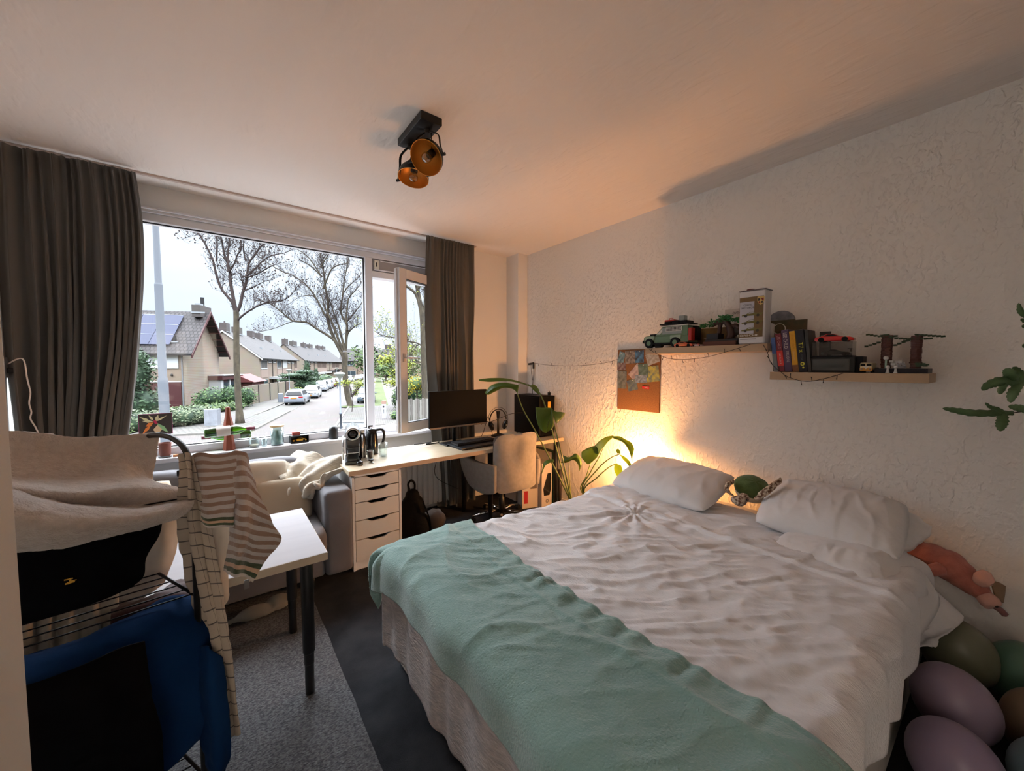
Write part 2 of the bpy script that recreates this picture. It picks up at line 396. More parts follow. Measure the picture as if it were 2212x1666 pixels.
M_road = brick_mat('road_clinker', (126,116,112), (112,104,101), (92,86,82), .9, .85, .21, .105)
M_walk = brick_mat('pavement_tiles', (132,128,122), (118,114,110), (88,84,80), 1, .85, .30, .30, rot=(0,0,.3))
M_grass = mat('verge_grass', (78,98,48), .95, bump=(30,.8,.05), var=(3,(108,118,66),.8))
M_earth = mat('garden_soil', (96,90,74), .95, bump=(12,.8,.05), var=(2,(84,98,58),.9))
M_kerb = mat('kerb_stone', (150,146,140), .85, var=(3,(112,110,106),.6))
def strip(name, o0, o1, a0, a1, z, m, th=.06):
    b = MB(); b.add([ST(o0,a0,z-th),ST(o1,a0,z-th),ST(o1,a1,z-th),ST(o0,a1,z-th),ST(o0,a0,z),ST(o1,a0,z),ST(o1,a1,z),ST(o0,a1,z)],
      [(0,3,2,1),(4,5,6,7),(0,1,5,4),(1,2,6,5),(2,3,7,6),(3,0,4,7)])
    return struct(b.build(name, m))
g = MB(); g.box((-160,5,GZ-.3),(190,320,GZ-.08)); struct(g.build('ground', M_earth))
strip('road', -7.2, -2.7, 6, 125, GZ-.02, M_road)
strip('cross_road', -60, 60, 4, 27.0, GZ-.03, M_road)
strip('parking_bay', -9.25, -7.2, 38, 125, GZ-.005, M_walk)
strip('sidewalk_left', -13.5, -9.25, 27, 125, GZ+.04, M_walk)
strip('sidewalk_corner', -9.25, -7.3, 28, 38, GZ+.03, M_walk)
strip('sidewalk_right', -2.7, 6.0, 27, 40, GZ+.03, M_walk)
strip('path_right', 1.0, 4.2, 40, 125, GZ+.03, M_walk)
strip('parking_bay_right', -2.7, -.4, 41, 125, GZ-.005, M_walk)
strip('verge_right', -.4, 1.0, 40, 125, GZ+.03, M_grass)
for k,(o0,o1,a0,a1) in enumerate(((-7.35,-7.2,28,38),(-9.4,-9.25,36,125),(-2.7,-2.55,27,41),(-7.35,-2.5,26.9,27.05))):
    if k == 3: o0, o1 = -13.5, -7.3
    strip('kerb', o0, o1, a0, a1, GZ+.07, M_kerb, .12)
strip('kerb', -2.7, 6, 26.9, 27.05, GZ+.07, M_kerb, .12)
M_mh = mat('manhole_plate', (176,172,168), .6)
tag(MB().box((4.6,25.9,GZ-.02),(5.5,26.4,GZ-.008)).build('manhole_cover', M_mh), 'pale rectangular plate set in the road surface', 'manhole cover')

# ---- houses
M_hbrick = brick_mat('house_brick', (176,152,134), (160,136,118), (168,158,146), 1, .9, .22, .075, rot=(PI/2,0,0))
M_hbrick2 = M_hbrick
M_rooft = mat('roof_tiles', (74,66,66), .8, bump=(3,.6,.05), var=(1.5,(92,82,80),.8))
def tile_mat(name, c1, c2):
    m = mat(name, c1, .75); nt = m.node_tree; N = nt.nodes; L = nt.links; b = N['Principled BSDF']
    uv = N.new('ShaderNodeUVMap'); br = N.new('ShaderNodeTexBrick'); br.inputs['Scale'].default_value = 1
    br.inputs['Brick Width'].default_value = .32; br.inputs['Row Height'].default_value = .42; br.inputs['Mortar Size'].default_value = .035
    br.inputs['Color1'].default_value = lin(c1); br.inputs['Color2'].default_value = lin(c2); br.inputs['Mortar'].default_value = lin((44,40,40))
    L.new(uv.outputs[0], br.inputs['Vector']); L.new(br.outputs['Color'], b.inputs['Base Color'])
    bp = N.new('ShaderNodeBump'); bp.invert = True; bp.inputs['Distance'].default_value = .05; L.new(br.outputs['Fac'], bp.inputs['Height']); L.new(bp.outputs[0], b.inputs['Normal'])
    return m
M_tile = tile_mat('clay_roof_tiles', (84,78,80), (68,64,66))
M_hwhite = mat('house_white', (214,216,218), .5); M_hglass = mat('house_glass', (70,84,92), .08, coat=.5); M_maroon = mat('maroon_wood', (84,40,42), .5)
M_brownp = mat('brown_panel', (104,84,76), .6); M_clad = mat('cladding', (170,148,136), .7, bump=(2,.5,.03), stretch=(0,0,6))
M_chim = brick_mat('chimney_brick', (112,104,102), (98,90,90), (106,100,98), 1, .9, .22, .075, rot=(PI/2,0,0)); M_lead = mat('lead_flashing', (168,174,180), .5); M_pipe = mat('downpipe', (128,132,138), .5)
M_dark = mat('dark_metal', (34,34,38), .5)

def roof_slab(name, x0, x1, y0, z0, y1, z1, m, parent, th=.14):
    """one slope from the eave (y0,z0) to the ridge (y1,z1) with uv in metres"""
    L_ = math.hypot(y1-y0, z1-z0); b = MB()
    b.add([(x0,y0,z0),(x1,y0,z0),(x1,y1,z1),(x0,y1,z1)], [(0,1,2,3)] if y1>y0 else [(3,2,1,0)])
    o = len(b.v)-4
    for i,(a,c) in enumerate(((0,0),(x1-x0,0),(x1-x0,L_),(0,L_))): b.uv[o+i] = (a,c)
    b.add([(x0,y0,z0-th),(x1,y0,z0-th),(x1,y1,z1-th),(x0,y1,z1-th)], [(3,2,1,0)] if y1>y0 else [(0,1,2,3)])
    b.add([(x0,y0,z0),(x1,y0,z0),(x1,y0,z0-th),(x0,y0,z0-th)], [(0,1,2,3)])
    for x in (x0,x1): b.add([(x,y0,z0),(x,y1,z1),(x,y1,z1-th),(x,y0,z0-th)], [(0,1,2,3)])
    return b.build(name, m, parent)
def chimney(x, y, z0, w, d, h, parent, pots=1):
    b = MB(); b.box((x-w/2,y-d/2,z0-.6),(x+w/2,y+d/2,z0+h)); c = b.build('chimney', M_chim, parent)
    b = MB(); b.box((x-w/2-.05,y-d/2-.06,z0-.25),(x+w/2+.4,y-d/2,z0-.12)); b.build('flashing', M_lead, c)
    for k in range(pots):
        MB().cyl((x+(k-.5*(pots-1))*.35,y,z0+h),(x+(k-.5*(pots-1))*.35,y,z0+h+.28),.12,.1,10).build('chimney_pot', M_chim, c)
def window(x0, z0, w_, h_, parent, kind='glass', y=0):
    f = MB(); f.box((x0,y-.05,z0),(x0+w_,y,z0+h_)); 
    if kind == 'glass':
        o = f.build('window', M_hwhite, parent)
        n = 2 if w_ > 1.6 else 1
        q = MB()
        for k in range(n):
            a = x0+.08+(w_-.08)*k/n; q.box((a,y-.06,z0+.12),(a+(w_-.08)/n-.08,y-.03,z0+h_-.08))
        q.build('pane', M_hglass, o)
        MB().box((x0-.05,y-.12,z0-.06),(x0+w_+.05,y,z0)).build('sill', M_hwhite, o)
    elif kind == 'shutter': f.build('roller_shutter', M_hwhite, parent)
    else: f.build('window_panel', M_brownp, parent)
def terrace(name, label, corner, az, Ln, items, chims, dep=9.2, eave=2.9, ridge=6.75, barge=True, clad=()):
    u = (math.sin(math.radians(az)), math.cos(math.radians(az)))
    t = thing(name, label, 'building', (corner[0], corner[1], 0), math.atan2(u[1], u[0]))
    b = MB(); hd = dep/2
    b.box((0,0,GZ),(Ln,dep,eave))
    for x in (0.0, Ln-.02): b.add([(x,0,eave),(x,dep,eave),(x,hd,ridge-.1),(x+.02,0,eave),(x+.02,dep,eave),(x+.02,hd,ridge-.1)], [(0,2,1),(3,4,5),(0,3,5,2),(1,2,5,4)])
    b.build('walls', M_hbrick, t)
    s = (ridge-eave)/hd
    roof_slab('roof', -.12, Ln+.12, -.45, eave-.45*s+.1, hd, ridge, M_tile, t)
    roof_slab('roof', -.12, Ln+.12, dep+.45, eave-.45*s+.1, hd, ridge, M_tile, t)
    if barge:
        bb = MB()
        for (ya,yb) in ((-.5,hd),(dep+.5,hd)):
            za = eave-.5*s+.02 ; zb = ridge-.0
            bb.add([(-.2,ya,za),(-.2,yb,zb),(-.2,yb,zb-.24),(-.2,ya,za-.24),(-.12,ya,za),(-.12,yb,zb),(-.12,yb,zb-.24),(-.12,ya,za-.24)], [(0,1,2,3),(7,6,5,4),(0,4,5,1),(3,2,6,7)])
        bb.build('barge_board', M_hwhite, t)
    MB().box((-.1,-.55,eave-.45*s-.05),(Ln+.1,-.43,eave-.45*s+.06)).build('gutter', M_dark, t)
    for (kind,x0,z0,w_,h_) in items:
        if kind == 'pipe': MB().cyl((x0,-.08,GZ),(x0,-.08,eave-.2),.05,.05,8).build('downpipe', M_dark, t)
        elif kind == 'clad': MB().box((x0,-.06,z0),(x0+w_,0,z0+h_)).build('cladding', M_clad, t)
        elif kind == 'awn':
            MB().box((x0,-1.5,z0),(x0+w_,0,z0+h_)).build('porch_roof', M_hwhite, t)
            MB().box((x0+.1,-1.4,GZ),(x0+.2,-1.3,z0)).build('porch_post', M_hwhite, t)
            MB().box((x0+w_*.35,-.06,GZ),(x0+w_*.35+.95,0,z0-.1)).build('front_door', M_dark, t)
        elif kind == 'dawn': MB().box((x0,-1.2,z0),(x0+w_,0,z0+h_)).build('awning', M_dark, t)
        else: window(x0, z0, w_, h_, t, kind)
    for c in chims: chimney(c[0], hd, ridge, c[1], .9, c[2], t, c[3])
    for c in (8, 15.5, 22):
        if c < Ln: MB().box((c,1.6,eave+1.1),(c+.5,1.9,eave+1.7)).build('roof_vent', M_lead, t)
    return t
def bay(x):
    return [('glass',x+.6,1.15,3.6,1.35),('clad',x+.5,-.35,3.8,1.4),('glass',x+4.7,1.95,1.0,.6),('pipe',x+7.6,0,0,0),('glass',x+.6,-2.0,3.4,1.4)]
it2 = [('glass',.6,1.0,3.6,1.6),('clad',.5,-.45,4.1,1.4),('glass',5.0,2.0,1.9,.55),('pipe',7.5,0,0,0),('glass',8.0,2.0,1.9,.55),('glass',10.9,1.0,3.4,1.6),('shutter',15.2,1.0,3.9,1.6),
       ('clad',10.7,-.45,8.6,1.4),('pipe',14.8,0,0,0),('glass',19.8,2.0,2.2,.55),('pipe',22.8,0,0,0),('glass',23.4,2.0,2.2,.55),('panel',26.2,1.0,2.8,1.6),('clad',26,-.45,3.2,1.4),
       ('glass',.6,-2.1,3.6,1.4),('awn',5.4,-.75,5.6,.35),('awn',11.4,-.6,5.2,.3)]
terrace('terraced_house', 'long brick terrace with white gable edge, first row behind the bare tree', (5.0,70.4), 18, 29.2, it2,
        [(.9,1.5,1.15,1),(6.3,2.2,1.0,2),(13.6,1.3,1.0,0),(18.8,2.3,1.0,1),(25.4,1.5,1.0,0)])
it3 = [('shutter',.6,1.3,3.2,1.5),('glass',4.5,2.2,1.8,.55),('pipe',7.0,0,0,0),('glass',7.4,2.2,1.8,.55),('panel',9.9,1.0,3.3,1.7),('panel',13.7,1.0,3.4,1.7),('glass',17.8,2.2,2.2,.5),('pipe',20.4,0,0,0),
       ('glass',20.9,2.2,2,.5),('panel',23.2,1.0,3.3,1.7),('panel',27.2,1.0,3.3,1.7),('clad',.4,-.5,3.7,1.5),('clad',9.6,-.5,7.8,1.3),('clad',23,-.5,8,1.3),('glass',.6,-2.1,3.4,1.5),('awn',4.9,-.8,6,.4),
       ('awn',12,-.6,5.5,.3),('dawn',18,-.5,6,.5),('dawn',25.5,-.1,6,.5)]
terrace('terraced_house', 'second brick terrace further down the street with brown upper windows', (16.9,107), 28, 34.6, it3,
        [(.8,1.5,1.3,1),(5.8,2.8,1.0,2),(13.0,1.6,1.0,1),(17.8,2.6,.9,1),(25,1.7,.9,1),(29.6,2.6,.9,2)], barge=False)
# far row closes the view
itf = []
for k in range(6): itf += [('glass',2+k*7,1.4,3.8,1.9),('pipe',6.6+k*7,0,0,0),('glass',2+k*7,-2,4,1.6)]
far = terrace('terraced_house', 'distant terrace closing the far end of the street', (34,146), 127, 44, itf, [(8,2.6,1.6,1),(16,2.2,1.6,0),(26,2.4,1.6,1)], dep=10, eave=3.4, ridge=7.6, barge=False)
dm = MB(); dm.box((20,1.2,4.2),(24,4,6.2)); dm.build('dormer', M_hwhite, far)
dm = MB(); dm.box((20.4,1.15,4.5),(21.8,1.2,5.8)); dm.box((22.2,1.15,4.5),(23.6,1.2,5.8)); dm.build('dormer_window', M_hglass, far)

# ---- the corner house with solar panels
hc = thing('corner_house', 'brick corner house with solar panels and maroon garage door', 'building', (-2.57,46.1,0), math.atan2(-.38,.925))
dep = 6.9; hd = 3.45; ev = 2.85; rg = 6.75; s_ = (rg-ev)/hd
b = MB(); b.box((-14,0,GZ),(0,dep,ev)); b.add([(0,0,ev),(0,dep,ev),(0,hd,rg-.05),(-.3,0,ev),(-.3,dep,ev),(-.3,hd,rg-.05)], [(0,1,2),(3,5,4),(0,2,5,3),(1,4,5,2)])
b.build('walls', M_hbrick, hc)
roof_slab('roof', -14, .85, -.35, ev-.35*s_+.1, hd, rg+.05, M_tile, hc)
roof_slab('roof', -14, .85, dep+.35, ev-.35*s_+.1, hd, rg+.05, M_tile, hc)
bb = MB()
for ya, sg in ((-.4,1),(dep+.4,1)):
    za = ev-.4*s_+.05; zb = rg+.1
    bb.add([(.83,ya,za),(.83,hd,zb),(.83,hd,zb-.3),(.83,ya,za-.3),(.92,ya,za),(.92,hd,zb),(.92,hd,zb-.3),(.92,ya,za-.3)], [(3,2,1,0),(4,5,6,7),(0,1,5,4),(3,7,6,2),(0,4,7,3)])
bb.build('barge_board', M_maroon, hc)
for k in range(6):
    t = (k+.3)/6
    for ya in (0, dep):
        y = lerp(ya, hd, t); z = lerp(ev-.12, rg-.12, t)
        MB().box((0,y-.06,z-.10),(.84,y+.06,z)).build('rafter', M_maroon, hc)
MB().box((-14,-.5,ev-.38*s_-.04),(.85,-.36,ev-.38*s_+.1)).build('gutter', M_dark, hc)
chimney(.1, hd, rg+.05, .7, 2.2, .55, hc, 0)
MB().cyl((.1,hd+.2,rg+.6),(.1,hd+.2,rg+1.5),.16,.16,10).build('flue', M_dark, hc); MB().box((-.15,hd-.7,rg+.6),(.3,hd-.1,rg+.8)).build('chimney_cap', M_lead, hc)
M_solar = mat('solar_panel', (48,56,90), .6); M_alu = mat('aluminium', (176,186,196), .3, .6)
nrm = Vector((0,-(rg-ev),hd)).normalized(); sl = Vector((0,hd,rg-ev)).normalized()
for r in range(3):
    for c in range(6):
        o = Vector((-1.05-r*.0-(c+1)*1.62, -.35, ev-.35*s_+.16))+sl*(.95+r*1.32)+nrm*.08
        T = frame(o, (1,0,0), sl, nrm)
        p = MB().box((0,0,0),(1.58,1.27,.04), T).build('solar_panel', M_solar, hc)
        if c < 5: MB().box((0,1.27,.0),(1.5,1.305,.05), T).build('panel_rail', M_alu, p)
MB().box((-2.75,-.08,1.22),(-.35,0,2.62)).build('roller_shutter', mat('shutter_white',(226,232,236),.5, bump=(3,.3,.02), stretch=(0,0,5)), hc)
MB().box((-2.9,-.06,-.02),(-.15,0,.06)).build('door_lintel', M_hwhite, hc)
dg = MB(); dg.box((-1.55,-.07,GZ),(-.2,0,-.02)); dg.build('garage_door', M_maroon, hc)
dg = MB(); dg.box((-3.4,-.05,GZ),(-1.55,0,-.02)); dg.build('front_door', M_maroon, hc)
MB().box((-2.1,-.07,GZ+.5),(-1.7,-.05,-.5)).build('door_glass', M_hglass, hc)
MB().ball((-.85,-.12,.62),(.1,.1,.13),10,8).build('wall_lamp', M_dark, hc)
MB().cyl((-.06,-.1,GZ),(-.06,-.1,ev-.2),.06,.06,8).build('downpipe', M_pipe, hc)
MB().cyl((.9,1.7,ev+.75),(.9,1.7,ev+1.2),.0,.0,6)
vp = MB(); vp.cyl((-.9,.75,ev+.9),(-.9,.75,ev+1.4),.11,.11,10); vp.build('roof_flue', M_dark, hc)
vp = MB(); vp.box((-1.2,.5,ev+.75),(-.6,.75,ev+.86)); vp.build('flue_flashing', M_lead, hc)
# bay on the gable wall
bw = MB(); bw.box((-.02,4.3,-.0),(1.3,9.4,.42)); bw.build('bay_fascia', M_maroon, hc)
bw = MB(); bw.box((-.02,4.4,.42),(1.4,9.5,.5)); bw.box((0,4.5,GZ),(1.1,5.0,0)); bw.box((0,6.4,GZ),(1.1,6.7,0)); bw.box((0,8.8,GZ),(1.1,9.2,0)); bw.build('bay_frame', M_hwhite, hc)
MB().box((0,4.6,GZ),(1.0,9.1,0)).build('bay_glass', M_hglass, hc)

# ---- brick garden wall, shed
wl = thing('garden_wall', 'pale brick garden wall with dark posts beside the left sidewalk', 'wall', (2.0,45.7,GZ), math.atan2(math.cos(math.radians(23)), math.sin(math.radians(23))))
b = MB(); b.box((0,0,0),(12.2,.2,1.95)); b.build('wall_panel', brick_mat('wall_brick',(164,150,132),(150,138,120),(140,130,118),1,.9,.22,.075,rot=(PI/2,0,0)), wl)
for x in (3.3,6.6,9.3,12.2): MB().box((x-.07,-.05,0),(x+.07,.25,2.0)).build('post', M_dark, wl)
MB().box((12.3,0,0),(13.6,.12,1.9)).build('gate', M_brownp, wl)
MB().box((13.6,-.1,0),(15.2,.3,1.9)).build('gate_pier', MATS['wall_brick'], wl)
sh = thing('garden_shed', 'low shed with red pitched roof behind the garden wall', 'shed', (3.0,53,GZ), math.atan2(math.cos(math.radians(20)), math.sin(math.radians(20))))
MB().box((0,0,0),(4.2,3.0,2.2)).build('walls', mat('shed_red',(96,44,36),.7), sh)
b = MB(); b.add([(-.3,-.3,2.1),(4.5,-.3,2.1),(4.5,3.3,2.1),(-.3,3.3,2.1),(-.3,1.5,3.0),(4.5,1.5,3.0)], [(0,1,5,4),(2,3,4,5),(0,4,3),(1,2,5)]); b.build('roof', mat('red_roof',(124,62,60),.7,bump=(8,.5,.03)), sh)
tag(MB().box((5.0,47.9,GZ),(5.45,48.4,GZ+1.0)).build('wheelie_bin', mat('bin_grey',(140,146,156),.5), bevel=.04), 'small grey bin standing against the garden wall', 'bin')

# ---- cabinets, posts, lamps
ub = MB(); ub.prism([(-.40,-.25),(.34,-.25),(.40,.20),(-.34,.25)], 1.12, Matrix.Translation((-.42,32.2,GZ)) @ Matrix.Rotation(-.35,4,'Z'))
tag(ub.build('utility_cabinet', mat('cabinet_grey',(176,180,190),.5,var=(2,(150,152,160),.8)), bevel=.03), 'grey street utility cabinet beside the hedge', 'utility cabinet')
ub = MB(); ub.box((-.6,-.2,0),(.6,.2,.62), Matrix.Translation((6.35,23.9,GZ)) @ Matrix.Rotation(-.65,4,'Z')); ub.box((-.65,-.24,.62),(.65,.24,.68), Matrix.Translation((6.35,23.9,GZ)) @ Matrix.Rotation(-.65,4,'Z'))
tag(ub.build('utility_cabinet', mat('cabinet_white',(214,218,222),.5), bevel=.02), 'low white street cabinet seen just above the coffee machine', 'utility cabinet')
def street_lamp(x, y, h, label, grp=None):
    t = thing('street_lamp', label, 'street lamp', (x,y,GZ), 0, grp)
    MB().lathe([(.055,0),(.055,1.3),(.075,1.3),(.075,1.36),(.042,1.4),(.036,h-.25)],n=12).build('pole', mat('lamp_pole',(140,150,166),.45,.3), t, smooth=True)
    MB().lathe([(.05,h-.3),(.09,h-.2),(.10,h-.16),(.28,h+.02),(.29,h+.05),(.0,h+.05)],n=24).build('lamp_bowl', mat('lamp_bowl',(176,182,170),.3), t, smooth=True)
    MB().lathe([(.29,h+.05),(.24,h+.10),(.1,h+.13),(0,h+.14)],n=24).build('lamp_cap', M_hwhite, t, smooth=True)
street_lamp(5.30,22.62,3.5,'street lamp with bowl head standing nearest, at the road edge')
street_lamp(5.8,45.9,3.5,'street lamp behind the silver car by the garden wall')
street_lamp(16.3,71.5,3.5,'small distant street lamp before the second terrace')
pl = thing('lamppost', 'tall stepped white lamppost close outside the window', 'lamppost', (-1.29,14.9,GZ))
MB().lathe([(.118,0),(.118,3.55),(.112,3.6),(.096,3.66),(.094,6.3)],n=20).build('lower_pole', mat('post_white',(124,130,140),.6), pl, smooth=True)
MB().lathe([(.094,6.3),(.078,6.36),(.072,8.4),(.066,8.45),(.06,12)],n=16).build('upper_pole', mat('post_grey',(112,118,128),.5), pl, smooth=True)
bo = thing('bollard', 'white marker post with black graphics on the right sidewalk', 'bollard', (9.76,28.6,GZ), math.radians(-37))
MB().box((-.14,-.1,0),(.14,.1,1.35)).build('post_body', M_hwhite, bo, bevel=.02)
MB().box((-.145,-.105,1.12),(.145,.105,1.36)).build('post_cap', mat('post_tan',(186,150,132),.6), bo)
T0 = frame((0,-.103,.92),(1,0,0),(0,0,1),(0,-1,0))
b = MB(); b.lathe([(0,.0),(.07,.0),(.07,.004),(0,.004)],n=16,T=T0); b.build('graphic', M_dark, bo)
for zz_,rr_ in ((.70,.055),(.58,.045),(.47,.05)): MB().lathe([(rr_*.55,0),(rr_,0),(rr_,.003),(rr_*.55,.003)],n=16,T=frame((.01,-.103,zz_),(1,0,0),(0,0,1),(0,-1,0)),a0=.5,a1=5.6).build('graphic', M_dark, bo)

# ---- fence on the right
fe = thing('wooden_fence', 'weathered grey plank fence on the right below the yellow shrub', 'fence', (10.55,25.9,GZ), math.radians(-9))
M_plank = [mat('plank_a',(150,144,136),.85,bump=(6,.5,.01),stretch=(4,4,.6)), mat('plank_b',(126,120,114),.85,bump=(6,.5,.01),stretch=(4,4,.6)), mat('plank_c',(168,164,156),.85)]
for k in range(22): MB().box((k*.165,0,0),(k*.165+.14,.03,1.62+.05*math.sin(k*2.3))).build('plank', M_plank[(k*7)%3], fe)
MB().box((0,.03,1.3),(3.6,.08,1.38)).build('rail', M_plank[1], fe)

# ---- plants outdoors
def leaf_mat(name, c, c2): return mat(name, c, .7, var=(1.4,c2,1.0,2))
ML_dark = leaf_mat('leaf_dark', (44,70,48), (74,104,66)); ML_mid = leaf_mat('leaf_mid', (70,100,52), (112,134,76)); ML_grey = leaf_mat('leaf_grey', (98,114,86), (134,146,112))
ML_lime = leaf_mat('leaf_lime', (150,170,52), (190,200,80)); ML_yellow = leaf_mat('leaf_yellow', (232,206,40), (200,190,60)); ML_conif = leaf_mat('leaf_conifer', (34,58,40), (60,88,54))
M_bark = mat('bark', (104,94,76), .9, bump=(9,.9,.05), var=(5,(74,66,56),.9), stretch=(1,1,.4)); M_twig = mat('twig', (74,60,58), .9)
def leaves(b, c, r, n, size, seed=0, shell=.55, squash=1):
    R = random.Random(seed)
    for _ in range(n):
        while True:
            d = Vector((R.uniform(-1,1),R.uniform(-1,1),R.uniform(-1,1)))
            if .05 < d.length <= 1: break
        d = d.normalized()*(shell+(1-shell)*R.random())*(1+.18*noise.noise(d*2.4+Vector((seed,0,0))))
        p = Vector(c)+Vector((d.x*r[0],d.y*r[1],d.z*r[2]*squash))
        a = Vector((R.uniform(-1,1),R.uniform(-1,1),R.uniform(-.6,.6))).normalized(); e = d+Vector((R.uniform(-.5,.5),R.uniform(-.5,.5),R.uniform(-.2,.8)))
        q = a.cross(e); 
        if q.length < .01: continue
        q.normalize(); s = size*R.uniform(.6,1.3)
        b.add([p-a*s, p-q*s*.45, p+a*s, p+q*s*.45], [(0,1,2,3)])
def shrub(name, label, cat, loc, blobs, n, size, m, stem=True, core=None, seed=0, group=None):
    t = thing(name, label, cat, loc, 0, group); b = MB()
    for i,(c,r) in enumerate(blobs): leaves(b, c, r, int(n*r[0]*r[2]), size, seed+i)
    b.build('foliage', m, t)
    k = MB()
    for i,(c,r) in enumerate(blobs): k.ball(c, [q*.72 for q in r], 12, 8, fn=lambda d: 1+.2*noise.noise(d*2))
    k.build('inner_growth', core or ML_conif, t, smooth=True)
    if stem: MB().cyl((0,0,0),(0,0,blobs[0][0][2]),.08,.05,6).build('stem', M_bark, t)
    return t
shrub('ivy_tree','tall dark evergreen shrub behind the lamppost beside the left curtain','shrub',(-5.6,38,GZ),[((-.6,0,2.2),(2.0,1.6,2.3)),((.6,.3,3.5),(1.5,1.3,1.7)),((1.2,0,1.2),(1.4,1.2,1.4)),((.9,0,4.4),(.8,.8,1.0)),((-2.4,-1,1.4),(1.8,1.4,1.7)),((-1.4,0,4.4),(1.3,1.2,1.5))],520,.14,ML_dark,seed=3)
shrub('rhododendron','round green bush in front of the corner house bay window','shrub',(-.5,44.6,GZ),[((0,0,1.0),(1.5,1.1,1.1)),((1.4,.1,1.1),(1.3,1.1,1.15)),((2.5,.6,1.0),(1.0,1.0,1.1)),((-.6,0,.7),(1.0,.9,.8))],480,.12,leaf_mat('leaf_rhodo',(60,96,54),(104,136,76)),seed=11)
def hedge(name, label, pts, w_, h_, n, m, seed, size=.09):
    t = thing(name, label, 'hedge', (pts[0][0],pts[0][1],GZ)); b = MB(); k = MB(); o = Vector((pts[0][0],pts[0][1],0))
    for i in range(len(pts)-1):
        a = Vector((*pts[i],0))-o; c = Vector((*pts[i+1],0))-o; L_ = (c-a).length; q = max(1,int(L_/.9))
        for j in range(q):
            p = a.lerp(c,(j+.5)/q); leaves(b,(p.x,p.y,h_*.5),(w_/2,w_/2,h_*.55),n,size,seed+i*31+j,.7)
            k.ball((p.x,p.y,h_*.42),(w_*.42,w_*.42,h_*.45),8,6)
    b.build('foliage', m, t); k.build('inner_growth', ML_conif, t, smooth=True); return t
hedge('hedge','broad grey green low hedge behind the picture on the windowsill',[(-5.5,32.2),(-3.6,32.6),(-1.6,33.6),(-.9,34.4)],2.2,1.25,1000,ML_grey,5)
hedge('low_planting','brighter green undergrowth between hedge and corner house',[(-5.5,38),(-2.8,39.8),(-.2,41.2),(1.4,43)],2.0,.8,420,ML_mid,77,.11)
shrub('garden_shrub','shrub at far lower left behind the lime potted plant','shrub',(-5.0,27,GZ),[((0,0,.9),(1.5,1.2,1.2)),((-1.8,-.6,1.2),(1.6,1.3,1.5))],420,.11,ML_mid,seed=31)
shrub('cloud_pine','flat layered dark green pine by the second street lamp','tree',(8.6,61.5,GZ),[((0,0,2.6),(2.4,1.8,.45)),((1.6,.8,2.1),(2.0,1.5,.42)),((-.8,0,2.0),(1.6,1.3,.36)),((1.2,0,3.1),(1.6,1.3,.36)),((1.4,0,1.1),(1.7,1.4,.9))],620,.13,ML_dark,seed=41)
shrub('cypress','taller dark cypress in front of the first terrace end','tree',(11.45,70,GZ),[((0,0,1.8),(1.0,1.0,2.0)),((0,0,3.4),(.6,.6,1.7)),((-.9,0,1.2),(1.1,1.1,1.3))],620,.13,ML_conif,seed=51)
shrub('cypress','slim dark cypress nearer the cars, right of the taller cypress','tree',(13.65,75,GZ),[((0,0,1.5),(.75,.75,1.6)),((0,0,2.6),(.4,.4,1.2))],700,.12,ML_conif,seed=56)
shrub('round_bush','yellow green round bush at the foot of the second street lamp','shrub',(8.1,58,GZ),[((0,0,.55),(1.3,1.0,.62)),((1.2,.8,.5),(.9,.8,.5))],560,.09,ML_lime,seed=61)
shrub('round_bush','yellow green bush behind the front white cars','shrub',(11.2,65.5,GZ),[((0,0,.6),(1.1,.9,.7)),((1.6,2.2,.6),(1.1,.9,.7)),((.6,3,.9),(1.4,1,1.0))],560,.09,ML_mid,seed=66)
shrub('front_garden_bush','mixed bushes before the second terrace entrance','shrub',(14.6,85,GZ),[((0,0,1.0),(2.2,1.6,1.2)),((3,5,1.0),(2.2,1.6,1.1)),((5,12,1.0),(2.6,2,1.1))],230,.16,ML_mid,seed=71)
shrub('forsythia','bright yellow flowering shrub above the plank fence','shrub',(13.0,30.0,GZ),[((0,0,2.5),(.85,.8,.75)),((-.9,.2,2.2),(.8,.7,.7)),((.7,-.4,2.1),(.7,.6,.6))],700,.085,ML_yellow,seed=81,core=ML_mid)
shrub('side_bush','green bush at the edge of the right path','shrub',(12.9,33.5,GZ),[((0,0,1.1),(.9,.9,1.2)),((.9,-.5,1.6),(1.0,.9,1.3)),((1.8,0,1.2),(1.3,1.2,1.4))],520,.10,ML_mid,seed=84)
shrub('weeds','bright grass and weeds growing along the fence foot','shrub',(10.9,26.4,GZ),[((0,0,.2),(.7,.5,.32)),((-.5,1.4,.3),(.5,.6,.45)),((.9,-.35,.12),(.9,.3,.22))],1500,.06,leaf_mat('leaf_weed',(110,150,60),(140,170,80)),stem=False,seed=88)
tag(MB().lathe([(0,.0),(1.1,0),(1.15,.03),(0,.06)],c=(10.3,38.9,GZ+.02),n=20).build('grass_patch', M_grass), 'small grass patch around the foot of the right street tree', 'grass', kind='stuff')

